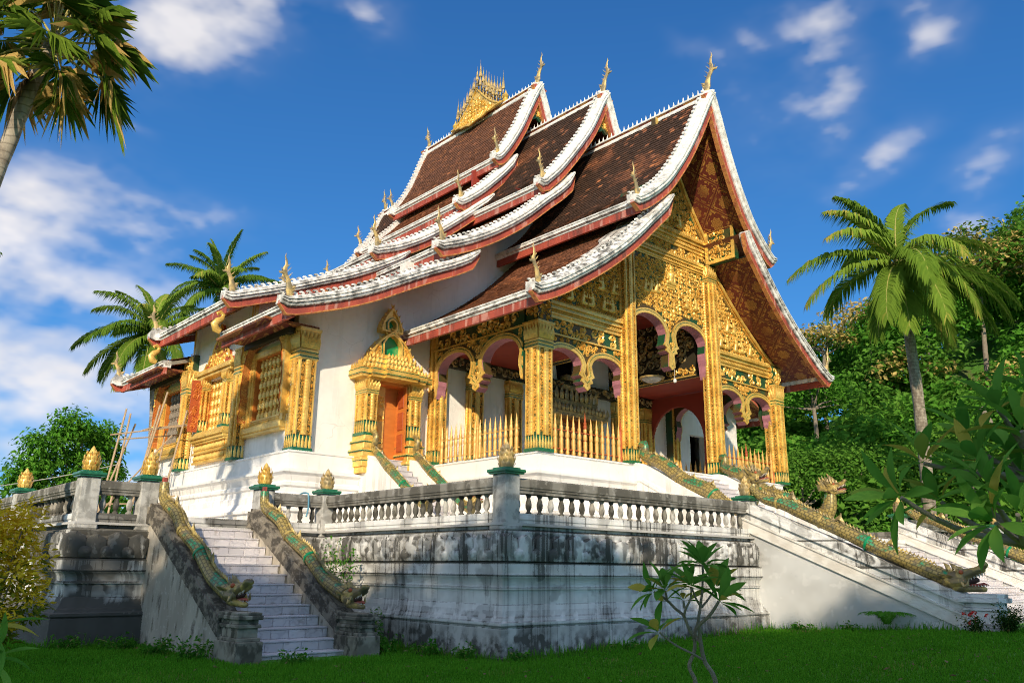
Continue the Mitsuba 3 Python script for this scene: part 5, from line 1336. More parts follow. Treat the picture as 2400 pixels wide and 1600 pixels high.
# middle window with console, columns and crown
k = tm + '__crowned_window'; labels[k] = {'label': 'gilded window with carved red shutters, columns and a pointed crown, between the two low eaves'}
y0, y1 = 16.62, 19.38; ym = YC
m = MB()
for z, z2, o in ((5.28, 5.36, .20), (5.36, 5.62, .14), (5.62, 5.70, .22), (5.70, 5.98, .16), (5.98, 6.06, .26), (6.06, 6.18, .32), (6.18, 6.30, .40), (6.30, 6.42, .34)): m.box(XW + .12 - o, XW + .12, y0 - o * .35, y1 + o * .35, z, z2 - .002, .012)
c_ = put(k, 'console', m, 'gold')
m = MB()
for z, o in ((5.40, .145), (5.76, .165)): spike_row(m, (XW + .12 - o - .02, y1, z), (XW + .12 - o - .02, y0, z), .09, .22, .12, (0, 0, 1), .03)
kk = put(c_, 'petal_row', m, 'gold'); labels[kk] = {'kind': 'stuff', 'label': 'rows of gold petals on the window console'}
m = MB(); m.box(XW - .10, XW + .12, y0 - .1, y1 + .1, 6.175, 6.20); m.box(XW + .05, XW + .12, y0 - .05, y1 + .05, 5.615, 5.63); put(c_, 'green_line', m, 'green_glass')
for y in (y0 + .28, y1 - .28): column(k, XW + .0, y, .30, .34, 6.42, 8.55, 8.05, 8.5, faces=('-x', '-y'), seed=int(y * 9), flare=1.35, name='window_column')
m = MB()
for z, z2, o, e in ((8.5, 8.62, .30, .16), (8.62, 8.74, .38, .24), (8.74, 8.86, .30, .12)): m.box(XW + .12 - o, XW + .12, y0 - e, y1 + e, z, z2 - .002, .015)
put(k, 'lintel', m, 'gold')
poly = Polygon([(ym - 1.3, 8.86), (ym - 1.1, 9.1), (ym - .95, 9.05), (ym - .8, 9.4), (ym - .62, 9.36), (ym - .45, 9.75), (ym - .2, 9.95), (ym, 10.5), (ym + .2, 9.95), (ym + .45, 9.75), (ym + .62, 9.36), (ym + .8, 9.4), (ym + .95, 9.05), (ym + 1.1, 9.1), (ym + 1.3, 8.86)])
fn = FX(XW + .06); m = MB(); m.slab(poly, fn, -.05, .08); cr_ = put(k, 'crown', m, 'red_lacquer')
sc = scroll_fill(poly.buffer(-.04), .2, 160, .05); m = MB(); m.merge(sc, lambda V: fn(V + [0, 0, .08])); kk = put(cr_, 'carving', m, 'gold'); labels[kk] = {'kind': 'stuff', 'label': 'raised gold scrolls in the window crown'}
m = MB(); q = np.array(poly.exterior.coords)[:-1]; m.tube(fn(np.c_[q, np.full(len(q), .08)]), .05, 6); put(cr_, 'border', m, 'gold', True)
a, b = 17.05, 18.95
for s, y in ((1, b),):
    m = MB(); ang = math.radians(84); L = .62
    d = np.array([-math.sin(ang), s * math.cos(ang)]); n_v = np.array([d[1], -d[0]]) * .03; p = np.array([XW + .08, y])
    C = [p + n_v, p + d * L + n_v, p + d * L - n_v, p - n_v]; m.loft(np.array([[(*c, z) for c in C] for z in (6.46, 8.42)])); sh = put(k, 'shutter', m, 'red_lacquer')
    sc = scroll_fill(sbox(.06, 6.55, L - .06, 8.32), .24, 165 + s, .04)
    for o in (1, -1):
        q = MB(); q.merge(sc, (lambda o: lambda V: np.c_[p[0] + d[0] * V[:, 0] + o * n_v[0] * (1 + V[:, 2] / .03), p[1] + d[1] * V[:, 0] + o * n_v[1] * (1 + V[:, 2] / .03), V[:, 1]])(o)); kk = put(sh, 'carving', q, 'orange_lacquer'); labels[kk] = {'kind': 'stuff', 'label': 'carving of the red window shutter'}
m = MB()
for y in (a, b): m.box(XW + .08, XW + .55, y - .03, y + .03, 6.44, 8.45)
m.box(XW + .54, XW + .58, a, b, 6.44, 8.45); put(k, 'reveal', m, 'orange_lacquer')
for i in range(6):
    y = a + (i + .6) / 6.2 * (b - a); pf = [(0, 0)]; H = 2.0
    for j in range(6):
        z = H * j / 6; h = H / 6; pf += [(.06, z + .01), (.06, z + .08 * h), (.10, z + .14 * h), (.105, z + .5 * h), (.085, z + .70 * h), (.06, z + .78 * h), (.085, z + .86 * h), (.05, z + .95 * h)]
    pf.append((0, H)); m = MB(); m.lathe(pf, (XW + .25, y, 6.44), 9); put(k, 'bar', m, 'gold', 45)
# gold corner strips of the taller middle bay
for y in (Y2END + .08, 2 * YC - Y2END - .08):
    m = MB(); m.box(XW + .02, XW + .14, y - .16, y + .16, 9.3, 11.4); m.box(XW - .01, XW + .14, y - .06, y + .06, 9.3, 11.4); put(tm, 'corner_strip', m, 'gold')
fr_ = FX(XW - .1); sc = scroll_fill(sbox(2 * YC - 15.7, 9.05, 2 * YC - 14.3, 9.7), .4, 170, .07); m = MB(); m.merge(sc, fr_); m.slab(sbox(2 * YC - 15.75, 9.03, 2 * YC - 14.25, 9.09), fr_, 0, .1)
kk = put(tm, 'end_frieze', m, 'gold'); labels[kk] = {'kind': 'stuff', 'label': 'gold scrolls at the end of the rear low eave'}
m = MB(); m.slab(sbox(2 * YC - 15.75, 9.03, 2 * YC - 14.25, 9.72), fr_, -.2, 0); put(tm, 'end_frieze_panel', m, 'relief_backing')

# ---------------------------------------------------------------- side door with its gilded crown
k = tm + '__side_door'; labels[k] = {'label': 'orange carved door under a gilded tiered crown with emerald niches, in the white front wall'}
xa, xb, xm = 4.22, 5.42, 4.82
for x in (xa - .28, xb + .28):
    kc = numbered(k + '__jamb_column')
    m = MB()
    for z0, z1, h in ((4.55, 4.75, .30), (4.75, 4.95, .36), (4.95, 5.05, .40), (5.05, 5.25, .35), (5.25, 5.33, .39), (5.33, 5.55, .30), (5.55, 5.62, .34), (5.62, 5.78, .26)): m.box(x - h, x + h, YW - .78 - h * .4 + .1, YW, z0, z1 - .002, .02)
    put(kc, 'base', m, 'gold')
    m = MB()
    for z, h in ((4.93, .375), (5.24, .40), (5.54, .35)): m.box(x - h, x + h, YW - .74 - h * .4 + .06, YW - .01, z, z + .03)
    put(kc, 'green_line', m, 'green_glass')
    column(kc, x, YW - .36, .42, .60, 5.78, 7.72, 7.15, 7.70, faces=('-y', '-x'), seed=int(x * 7), flare=1.3, name='shaft_block')
m = MB()
def cross(hw, d, z0, z1):
    pl = unary_union([sbox(xm - hw, YW - d * .72, xm + hw, YW), sbox(xm - hw * .45, YW - d, xm + hw * .45, YW), sbox(xm - hw * .78, YW - d * .86, xm + hw * .78, YW)])
    m.slab(pl, lambda V: V[:, [0, 1, 2]], z0, z1 - .002)
for hw, d, z0, z1 in ((1.38, 1.10, 7.70, 7.78), (1.42, 1.14, 7.78, 7.98), (1.38, 1.10, 7.98, 8.04), (1.18, .95, 8.04, 8.20), (1.12, .92, 8.20, 8.26), (.98, .82, 8.26, 8.40), (.92, .78, 8.40, 8.46), (.80, .66, 8.46, 8.58)): cross(hw, d, z0, z1)
cn = put(k, 'tiered_canopy', m, 'gold')
m = MB()
for hw, d, z0, z1 in ((1.43, 1.15, 7.79, 7.82), (1.43, 1.15, 7.95, 7.975), (1.13, .93, 8.20, 8.23), (.93, .79, 8.40, 8.43)): cross(hw, d, z0, z1)
put(cn, 'green_line', m, 'green_glass')
m = MB()
for hw, d, z in ((1.38, 1.05, 8.02), (1.12, .9, 8.24), (.92, .76, 8.44)):
    for (u0, u1, dd) in ((-1, -.46, .78), (-.45, .45, 1.0), (.46, 1, .78)): spike_row(m, (xm + hw * u0, YW - d * dd, z), (xm + hw * u1, YW - d * dd, z), .12, .20, .15, (0, 0, 1), .03)
    spike_row(m, (xm - hw, YW - .05, z), (xm - hw, YW - d * .7, z), .12, .20, .15, (0, 0, 1), .03)
kk = put(cn, 'flame_row', m, 'gold'); labels[kk] = {'kind': 'stuff', 'label': 'small gold flames along the door canopy'}
for (hw, z0, z1, d, hole) in ((.80, 8.55, 9.55, .40, (0, 8.98, .34)), (.42, 9.50, 10.42, .30, (0, 9.78, .15))):
    H = z1 - z0; po = Polygon([(xm - hw, z0), (xm - hw * 1.04, z0 + H * .15), (xm - hw * .86, z0 + H * .38), (xm - hw * .60, z0 + H * .62), (xm - hw * .28, z0 + H * .82), (xm, z0 + H * (1.0 if hw > .5 else 1.0)), (xm + hw * .28, z0 + H * .82), (xm + hw * .60, z0 + H * .62), (xm + hw * .86, z0 + H * .38), (xm + hw * 1.04, z0 + H * .15), (xm + hw, z0)])
    ho = Polygon([(xm - hole[2], hole[1] - hole[2]), (xm - hole[2] * 1.05, hole[1] + hole[2] * .2), (xm - hole[2] * .6, hole[1] + hole[2] * .85), (xm, hole[1] + hole[2] * 1.15), (xm + hole[2] * .6, hole[1] + hole[2] * .85), (xm + hole[2] * 1.05, hole[1] + hole[2] * .2), (xm + hole[2], hole[1] - hole[2])])
    fn = FY(YW - d); m = MB(); m.slab(po.difference(ho), fn, -d + .02, 0); m.slab(ho.buffer(.06).difference(ho), fn, 0, .06); m.slab(po.difference(po.buffer(-.06)), fn, 0, .07); pd = put(k, 'crown_tier', m, 'gold')
    m = MB(); m.slab(ho, fn, -.22, -.18); put(pd, 'emerald_niche', m, 'emerald')
    m = MB(); m.slab(ho.buffer(.085).difference(ho.buffer(.06)), fn, 0, .05); put(pd, 'green_line', m, 'green_glass')
    sc = scroll_fill(po.difference(ho.buffer(.09)).buffer(-.05), .13, int(z0 * 10), .05); m = MB()
    if sc.V: m.merge(sc, fn); kk = put(pd, 'carving', m, 'gold'); labels[kk] = {'kind': 'stuff', 'label': 'raised gold scrolls of the door crown'}
    m = MB(); 
    for sgn in (-1, 1):
        q = np.array(po.exterior.coords); q = q[(q[:, 0] - xm) * sgn >= -.01]
        for p in q[::1]: fin(m, np.array([p[0], YW - d, p[1]]), np.array([0, 1., 0]), np.array([sgn * .5, 0, .85]), .12, .16, 0, .04)
    kk = put(pd, 'flames', m, 'gold'); labels[kk] = {'kind': 'stuff', 'label': 'flames round the edge of the door crown'}
m = MB(); m.box(xa, xa + .06, YW - .5, YW + .1, ZP, 7.7); m.box(xb - .06, xb, YW - .55, YW + .1, ZP, 7.7); m.box(xa, xb, YW - .5, YW + .1, 7.6, 7.7); put(k, 'reveal', m, 'orange_lacquer')
m = MB(); m.box(xa + .06, xm - .01, YW - .12, YW - .05, ZP + .05, 7.6, .01); l1 = put(k, 'door_leaf', m, 'fence_gold')
sc = scroll_fill(sbox(xa + .12, ZP + .25, xm - .06, 7.45), .24, 180, .05); m = MB(); m.merge(sc, FY(YW - .12)); kk = put(l1, 'carving', m, 'gold'); labels[kk] = {'kind': 'stuff', 'label': 'gilded carving of the door leaf'}
m = MB(); m.loft(np.array([[(xb - .08, YW - .1, z), (xb - .02, YW - .1, z), (xb - .05, YW - .62, z), (xb - .11, YW - .62, z)] for z in (ZP + .05, 7.6)])); l2 = put(k, 'door_leaf', m, 'orange_lacquer')
for z0 in (5.4, 6.15, 6.9):
    m = MB(); m.box(xb - .13, xb - .10, YW - .52, YW - .2, z0, z0 + .6, .01); put(l2, 'panel', m, 'red_lacquer')
m = MB(); m.box(xa, xb, YW - .02, YW + .3, ZP, 7.7); put(k, 'back', m, 'orange_lacquer')
# plain pilaster at the left of the white wall is the corner column; on the right the porch pilaster

# ---------------------------------------------------------------- inner staircases and their serpents
rng = np.random.default_rng(33)
ds = stair('door_staircase', xa + .05, xb - .05, YW - 4.10, .30, ZT + .2, .20, 13, 'narrow white steps climbing to the orange side door', .6, rng, .6)
for x0 in (xa - .42, xb + .02):
    m = MB(); m.slab(Polygon([(YW - .4, ZT), (YW - .4, 5.15), (YW - .9, 5.1), (YW - 4.3, 2.95), (YW - 4.5, 2.9), (YW - 4.5, ZT)]), PYZ(x0), 0, .40); put(ds, 'side_wall', m, 'white_plaster')
nd = [(YW - .75, 5.62), (YW - .62, 5.50), (YW - .72, 5.36), (YW - 1.0, 5.22), (YW - 1.5, 4.85), (YW - 2.1, 4.42), (YW - 2.7, 4.00), (YW - 3.2, 3.66), (YW - 3.6, 3.45), (YW - 3.95, 3.36)]
for i, x in enumerate((xa - .22, xb + .22)):
    naga(('green and gold serpent statue with tall crest left of the side door steps', 'green and gold serpent statue with tall crest right of the side door steps')[i], [(x, y, z) for y, z in nd], [.06, .09, .11, .15, .17, .17, .17, .17, .16, .15], (x, YW - 4.12, 3.62), (0, -1, .25), (0, .25, 1), .62, tail=False, crest='tall')
    m = MB(); P = np.array([(0, 0), (.12, .06), (.16, .2), (.08, .33), (-.06, .36), (-.14, .26), (-.08, .16)]); m.tube(np.c_[np.full(7, x), YW - .75 + P[:, 0] * -1.3, 5.45 + P[:, 1] * 1.3], [.12, .13, .12, .10, .09, .06, .02], 10, .8); key = 'naga_statue_%03d' % (4 + i); put(key, 'curled_tail', m, 'naga_gold', True)
px0, px1 = XC - 2.42, XC + 2.42
ps = stair('porch_staircase', px0 + .3, px1 - .3, 2.0, .36, ZT + .2, .20, 13, 'broad inner steps rising from the terrace to the gilded porch', .6, rng, .8)
for x0 in (px0 - .12, px1 - .33):
    m = MB(); m.slab(Polygon([(6.35, ZT), (6.35, 5.12), (6.05, 5.12), (5.8, 5.05), (2.2, 3.15), (1.7, 3.05), (1.7, ZT)]), PYZ(x0), 0, .45); m.slab(Polygon([(6.35, 4.5), (5.9, 4.5), (2.3, 2.6), (2.3, 2.72), (5.86, 4.62), (6.35, 4.62)]), PYZ(x0 - .05), 0, .55); put(ps, 'side_wall', m, 'white_plaster')
    m = MB(); m.box(x0 - .1, x0 + .55, 1.45, 2.15, ZT, 2.98, .02); m.box(x0 - .04, x0 + .49, 1.5, 2.1, 2.98, 3.06, .01); put(ps, 'pedestal', m, 'white_plaster')
np_ = [(6.05, 5.72), (5.88, 5.78), (5.85, 5.58), (5.92, 5.40), (5.7, 5.26), (5.2, 5.06), (4.7, 4.74), (4.3, 4.42), (3.9, 4.24), (3.4, 4.06), (3.0, 3.72), (2.6, 3.46), (2.3, 3.40), (2.0, 3.52), (1.85, 3.85), (1.82, 4.15)]
rp = [.10, .15, .17, .20, .22, .22, .22, .22, .23, .23, .22, .22, .23, .25, .24, .19]
for i, x in enumerate((px0 + .10, px1 - .10)):
    naga(('rearing serpent statue with flared hood at the near side of the porch steps', 'rearing serpent statue with flared hood at the far side of the porch steps')[i], [(x, y, z) for y, z in np_], rp, (x, 1.62, 4.32), (0, -1, .1), (0, .05, 1), .72, tail=False, crest='tall', fins=(.2, .35, .5, .62))
    key = 'naga_statue_%03d' % (6 + i); m = MB()
    for a in np.linspace(-.9, .9, 7): fin(m, np.array([x + .22 * math.sin(a), 1.95, 4.15 + .1 * math.cos(a)]), np.array([0, 1., 0]), np.array([math.sin(a), .25, math.cos(a)]), .3, .55 - .12 * abs(a), 0, .06)
    put(key, 'hood', m, 'naga_gold')

# ---------------------------------------------------------------- foliage builders
def leaf_quads(P, N, size, rng, aspect=.5, uv=None, droop=0.0, dirs=None):
    """diamond leaves: P (n,3) base points, N (n,3) leaf normals"""
    n = len(P); N = N / (np.linalg.norm(N, axis=1, keepdims=True) + 1e-9)
    d = rng.normal(size=(n, 3)) if dirs is None else dirs
    d = d - N * (d * N).sum(1, keepdims=True); d /= np.linalg.norm(d, axis=1, keepdims=True) + 1e-9
    s = np.cross(N, d); L = (size * rng.uniform(.7, 1.3, n))[:, None]; W = L * aspect * .5
    A = P; B = P + d * L * .45 + s * W + N * L * .06; C = P + d * L - np.array([0, 0, droop]) * L; D = P + d * L * .45 - s * W + N * L * .06
    V = np.stack([A, B, C, D], 1).reshape(-1, 3); i = np.arange(n)[:, None] * 4
    F = np.vstack([i + [0, 1, 2], i + [0, 2, 3]])
    U = np.stack([rng.random(n), rng.random(n)], -1) if uv is None else uv
    return V, F, np.repeat(U, 4, 0)
def crown(mb, c, rad, n, size, rng, clumps=14, aspect=.55, fl=None):
    c, rad = np.array(c, float), np.array(rad, float)
    k = clumps; d = rng.normal(size=(k, 3)); d /= np.linalg.norm(d, axis=1, keepdims=True); d[:, 2] = np.abs(d[:, 2]) * .9 - .25
    cc = c + d * rad * rng.uniform(.45, .85, (k, 1)); cr = rad.mean() * rng.uniform(.26, .46, k)
    w = cr ** 2; per = rng.choice(k, n, p=w / w.sum())
    e = rng.normal(size=(n, 3)); e /= np.linalg.norm(e, axis=1, keepdims=True); e[:, 2] = np.where(e[:, 2] < -.35, -e[:, 2], e[:, 2])
    P = cc[per] + e * cr[per][:, None] * rng.uniform(.55, 1.08, (n, 1)) * np.array([1.1, 1.1, .8])
    N = e * .7 + np.array([0, 0, .7]) + rng.normal(size=(n, 3)) * .55
    U = np.stack([np.clip(rng.random(n) * .6 + rng.random(k)[per] * .4, 0, 1), rng.random(n)], -1)
    if fl is not None: U[:, 1] = np.clip(U[:, 1] * .5 + (rng.random(k)[per] < fl) * .5 * (e[:, 2] > -.1) + 0 * fl, 0, 1)
    mb.add(*leaf_quads(P, N, size, rng, aspect, U))
    return cc
def limbs(mb, base, cc, r, rng, fork=None):
    base = np.array(base, float); top = np.array(fork if fork is not None else cc.mean(0) - [0, 0, 1.0])
    mb.tube(smooth_path(np.array([base, base * .5 + top * .5 + rng.normal(0, .15, 3), top]), 7), np.linspace(r, r * .6, 7), 8)
    for p in cc:
        mid = top * .5 + p * .5 + rng.normal(0, .2, 3) + [0, 0, .2]
        mb.tube(smooth_path(np.array([top - [0, 0, .3], mid, p]), 6), np.linspace(r * .45, r * .08, 6), 5)
def tree(name, label, x, y, h, rad, n, size, mat, rng, clumps=14, group=None, fl=None, trunk_r=.18, crown_z=None, z0=None, bark='bark'):
    z = float(base_z(x, y)) if z0 is None else z0
    k = thing(name, label, 'tree', group)
    m = MB(); cc = crown(m, (x, y, z + (h - rad[2] if crown_z is None else crown_z)), rad, n, size, rng, clumps, fl=fl)
    put(k, 'crown', m, mat)
    m = MB(); limbs(m, (x, y, z - .2), cc[:9], trunk_r, rng); put(k, 'trunk', m, bark, True)
    return k
def frond(mb, P, n, L, rng, width=.045, uvx=None, tw=0.0, vshape=.55, gap=.12):
    """feather frond: rachis points P with leaflets hanging on both sides"""
    S = smooth_path(P, n + 3); t = np.gradient(S, axis=0); t /= np.linalg.norm(t, axis=1, keepdims=True)
    side = np.cross(t, [0, 0, 1.0]); side /= np.linalg.norm(side, axis=1, keepdims=True) + 1e-6; up = np.cross(side, t)
    i0 = int(n * gap) + 1
    for sg in (-1, 1):
        i = np.arange(i0, n + 2); q = (i - i0) / (n + 1 - i0); k = len(i)
        ll = L * (np.sin(np.pi * np.clip(.16 + .80 * q, 0, 1)) ** .6) * rng.uniform(.85, 1.1, k)
        d = side[i] * sg * (1.0 - .3 * q)[:, None] + t[i] * (.30 + .75 * q)[:, None] + up[i] * (vshape * (1 - q))[:, None] * .5 + rng.normal(0, .06, (k, 3))
        d /= np.linalg.norm(d, axis=1, keepdims=True)
        b = S[i]; m1 = b + d * ll[:, None] * .5; e = b + d * ll[:, None] * .95 - np.array([0, 0, 1.0]) * (ll * rng.uniform(.45, .85, k))[:, None]
        w = np.cross(d, up[i]); w /= np.linalg.norm(w, axis=1, keepdims=True) + 1e-9; w *= width
        V = np.stack([b - w * .5, b + w * .5, m1 + w, m1 - w, e], 1).reshape(-1, 3); j = np.arange(k)[:, None] * 5
        F = np.vstack([j + [0, 1, 2], j + [0, 2, 3], j + [3, 2, 4]])
        ux = rng.random() if uvx is None else uvx
        U = np.repeat(np.stack([np.clip(ux * .7 + rng.random(k) * .3, 0, 1), np.clip(.5 * ux + .35 * q + rng.normal(0, .08, k), 0, 1)], -1), 5, 0)
        mb.add(V, F, U)
def rachis(mb, P, r, n=10):
    S = smooth_path(P, n); mb.tube(S, np.linspace(r, r * .2, n), 5)
def coconut(label, hub, base, specs, Lf, rng, trunk_r=.17, group=None, skirt=0, leaflet=.62):
    """specs: list of (azimuth deg, lift deg at the root, droop factor, length factor)"""
    k = thing('coconut_palm', label, 'palm tree', group)
    hub, base = np.array(hub, float), np.array(base, float)
    mid = hub * .5 + base * .5 + [.35, -.2, 0]
    P = smooth_path(np.array([base, mid, hub]), 26); r = np.linspace(trunk_r * 1.35, trunk_r * .8, 26) * (1 + .05 * np.sin(np.arange(26) * 2.1)); m = MB(); m.tube(P, r, 12); put(k, 'trunk', m, 'palm_bark', True)
    for a, lift, dr_, lf in specs:
        a, e = math.radians(a), math.radians(lift); L = Lf * lf; pts = []; p = hub.copy(); st = L / 9
        for i in range(10):
            pts.append(p.copy()); ee = e - math.radians(dr_) * (i / 9) ** 1.25
            p = p + st * np.array([math.cos(a) * math.cos(ee), math.sin(a) * math.cos(ee), math.sin(ee)]); a += rng.normal(0, .02)
        m = MB(); ux = rng.random(); frond(m, np.array(pts), 84, leaflet * Lf / 5 * 1.6, rng, .043 * Lf / 5 * 1.25, ux, gap=.06); f = put(k, 'frond', m, 'palm_leaf')
        m = MB(); rachis(m, np.array(pts), .045 * Lf / 5); put(f, 'midrib', m, 'palm_rib', True)
    m = MB()
    for i in range(9):
        a = rng.uniform(0, 6.28); e = trimesh.creation.icosphere(1, .13 * Lf / 5); m.add(np.array(e.vertices) * [1, 1, 1.2] + hub + [.3 * math.cos(a), .3 * math.sin(a), -.25 - .2 * rng.random()], e.faces)
    put(k, 'coconuts', m, 'coconut_shell', True)
    if skirt:
        m = MB()
        for i in range(skirt):
            a = rng.uniform(0, 6.28); c, s = math.cos(a), math.sin(a); o = rng.uniform(.15, .55); L = rng.uniform(1.6, 3.4)
            frond(m, hub + np.array([(0, 0, -.2), (c * o, s * o, -.5), (c * o * 1.2, s * o * 1.2, -.5 - L * .5), (c * o, s * o, -.5 - L)]), 24, .35, rng, .02)
        put(k, 'dead_fronds', m, 'dry_frond')
    return k
principled('palm_rib', lambda p, n, uv: mix((.30, .30, .06), (.42, .34, .12), noise(p.x, p.y, p.z)), .6)
principled('coconut_shell', (.42, .26, .06), .5)

# ---------------------------------------------------------------- palms
rng = np.random.default_rng(51)
def rspec(rng, n, lo=-40, hi=82):
    return [(i * 137.5 + rng.uniform(-15, 15), lo + (hi - lo) * ((i + .5) / n) + rng.uniform(-5, 5), rng.uniform(60, 95) * (1 - .3 * i / n), rng.uniform(.85, 1.1)) for i in range(n)]
# azimuths below are plan angles; the view axis lies at 48 degrees, so -42 points to the right of the picture and 138 to the left
spec = [(150, 62, 75, .95), (128, 78, 60, .95), (100, 80, 45, .8), (10, 82, 60, 1.0), (-30, 72, 70, 1.1), (-38, 40, 75, 1.15), (160, 42, 85, .95), (140, 18, 72, 1.2), (146, -2, 62, 1.15), (-42, 8, 75, 1.3), (-60, -8, 70, 1.2), (-48, -18, 60, 1.15), (-110, 30, 110, .9), (-140, 10, 100, 1.0), (-95, -12, 85, 1.05), (-125, -22, 70, 1.05), (190, -25, 70, .95), (170, -45, 45, .95), (-150, -50, 40, .85), (-80, -48, 45, .95), (60, 50, 90, 1), (80, 10, 80, 1), (30, 20, 85, 1.05), (-20, -30, 60, 1.0)]
coconut('tall coconut palm with drooping fronds right of the temple, against the wooded hill', (34.96, 6.45, 18.5), (39.2, 8.3, base_z(39.2, 8.3) - .2), spec, 5.7, rng, .30, skirt=22, leaflet=.66)
coconut('coconut palm with a fruit cluster behind the left eaves of the temple', (5.3, 38.3, 15.0), (6.8, 40.5, -.1), [(150, 55, 90, 1.0), (142, 20, 80, 1.25), (130, 70, 60, 1.0), (110, 82, 55, 1.0), (60, 78, 55, 1.0), (20, 66, 60, 1.0), (-20, 55, 60, 1.0), (-42, 35, 60, 1.1), (145, -12, 60, 1.1), (160, -35, 50, 1.0), (-60, 15, 75, 1.0), (-100, 30, 100, .9), (200, 25, 95, .9), (-150, -20, 70, .9), (180, -50, 35, 1.0), (-120, -55, 35, .9), (80, 40, 80, 1), (100, 10, 80, 1)] + rspec(rng, 12, -30), 4.1, rng, .2, skirt=6)
coconut('smaller coconut palm showing only its top above the left roof edge', (17.1, 58.6, 25.6), (18.2, 60, 0), [(145, 48, 60, 1.15), (135, 70, 60, 1.0), (120, 84, 30, 1.1), (-60, 86, 30, 1.2), (-45, 60, 45, 1.1), (-42, 30, 60, 1.2), (138, 12, 70, 1.2), (-80, 50, 90, .9), (-140, 40, 100, .9), (170, 20, 95, 1), (-42, -5, 70, 1.0), (60, 70, 60, 1), (90, 50, 80, 1), (200, -10, 70, .9)] + rspec(rng, 10, -10), 5.0, rng, .22)
coconut('coconut palm at the left edge of the picture, only frond tips showing', (-6.6, 45.9, 16.6), (-7.6, 46, -.1), rspec(rng, 16), 5.6, rng, .2)
# fan palm, top left
k = thing('fan_palm', 'tall fan palm with shaggy brown and green leaves in the upper left corner', 'palm tree')
hub = np.array([-7.70, 5.62, 12.35])
P = smooth_path(np.array([(-9.6, 5.0, -.1), (-8.75, 5.35, 5.5), (-8.2, 5.7, 9.3), hub]), 40); m = MB(); m.tube(P, np.interp(np.linspace(0, 1, 40), [0, .5, .85, 1], [.21, .15, .145, .11]) * (1 + .04 * np.sin(np.arange(40) * 1.9)), 14); put(k, 'trunk', m, 'palm_bark', True)
def fan_leaf(base, d, pet, rad, rng, dead=0.0, droop=.5):
    d = np.array(d, float); d /= np.linalg.norm(d); tip = base + d * pet * .55 + (d + [0, 0, -droop * .5]) * pet * .45
    ax = d + np.array([0, 0, -droop]); ax /= np.linalg.norm(ax)
    s = np.cross(ax, [0, 0, 1.0]) + rng.normal(0, .25, 3); s -= ax * (s @ ax); s /= np.linalg.norm(s); nn = np.cross(s, ax)
    n = 34; th = np.linspace(-2.1, 2.1, n) + rng.normal(0, .03, n); ll = rad * (1 - .22 * (np.abs(th) / 2.1) ** 2) * rng.uniform(.85, 1.06, n)
    m = MB(); e = ax[None] * np.cos(th)[:, None] + s[None] * np.sin(th)[:, None]; f = np.cross(e, nn); w = rad * 2.1 * 2 / n * .30
    fold = np.where(np.arange(n) % 2 == 0, 1, -1)[:, None]
    b = tip + e * .06; m1 = tip + e * (ll * .55)[:, None] + nn * .03 * fold; en = tip + e * ll[:, None] - np.array([0, 0, 1.0]) * (ll * rng.uniform(.10, .40 + .5 * dead, n))[:, None] - nn * rng.uniform(-.06, .06, (n, 1))
    V = np.stack([b, m1 + f * w, en, m1 - f * w], 1).reshape(-1, 3); i = np.arange(n)[:, None] * 4
    U = np.stack([rng.random(n) * .4 + .6 * rng.random(), np.clip(dead * .5 + rng.random(n) * .55 + .12 * (np.abs(th) > 1.5) + (.2 * rng.random() if dead < .5 else .1), 0, 1)], -1)
    m.add(V, np.vstack([i + [0, 1, 2], i + [0, 2, 3]]), np.repeat(U, 4, 0)); q = put(k, 'fan_leaf', m, 'palmyra_leaf' if dead < .85 else 'dry_frond')
    m = MB(); m.tube(smooth_path(np.array([base, base + d * pet * .55, tip]), 5), np.linspace(.032, .016, 5), 5); put(q, 'stalk', m, 'palm_rib', True)
rng = np.random.default_rng(9)
for i in range(33):
    az = math.radians(i * 137.5 + rng.uniform(-12, 12)); el = math.radians(-58 + 148 * (i / 32) ** .75 + rng.uniform(-6, 6))
    dead = .95 if el < -.75 and i % 2 else (.6 if el < -.2 else .15)
    fan_leaf(hub + [0, 0, -.5 + .5 * i / 37], (math.cos(az) * math.cos(el), math.sin(az) * math.cos(el), math.sin(el)), 1.15 - .45 * (el < -.5), .95 + .1 * rng.random() - .2 * (el < -.5), rng, dead, .5 if el > -.3 else .9)

# ---------------------------------------------------------------- trees left and right, the wooded hill
rng = np.random.default_rng(14)
k = thing('broadleaf_tree', 'bright green open crowned tree beyond the terrace, left of the scaffold', 'tree')
cc = np.array([(-1.2, 24.5, 6.7), (-2.1, 24.2, 6.5), (-2.9, 24.0, 6.1), (-3.1, 23.8, 5.2), (-2.3, 24.3, 5.6), (-1.4, 24.6, 5.8), (-.5, 24.9, 6.4), (.2, 25.4, 6.2), (-.3, 25, 5.2), (-2.6, 24, 4.4), (-1.6, 24.3, 4.8), (-.9, 24.6, 4.2), (-3.0, 23.7, 3.8), (-2.0, 24.0, 3.8), (.5, 25.6, 5.4), (-3.4, 23.6, 4.6), (-.2, 25.2, 6.9), (-1.8, 24.2, 7.1), (-1.0, 24.6, 5.2), (-2.7, 24.2, 5.0), (-.2, 25.0, 4.4), (.6, 25.6, 4.4), (-1.3, 24.3, 3.4), (-.4, 24.8, 3.5)])
m = MB()
for c in cc:
    n = 620; e = rng.normal(size=(n, 3)); e /= np.linalg.norm(e, axis=1, keepdims=True)
    P = c + e * rng.uniform(.25, 1.1, (n, 1)) * rng.uniform(.50, .80) * np.array([1, 1, .8]) + rng.normal(0, .08, (n, 3))
    m.add(*leaf_quads(P, e * .6 + [0, 0, .7] + rng.normal(size=(n, 3)) * .5, .19, rng, .5, droop=.3))
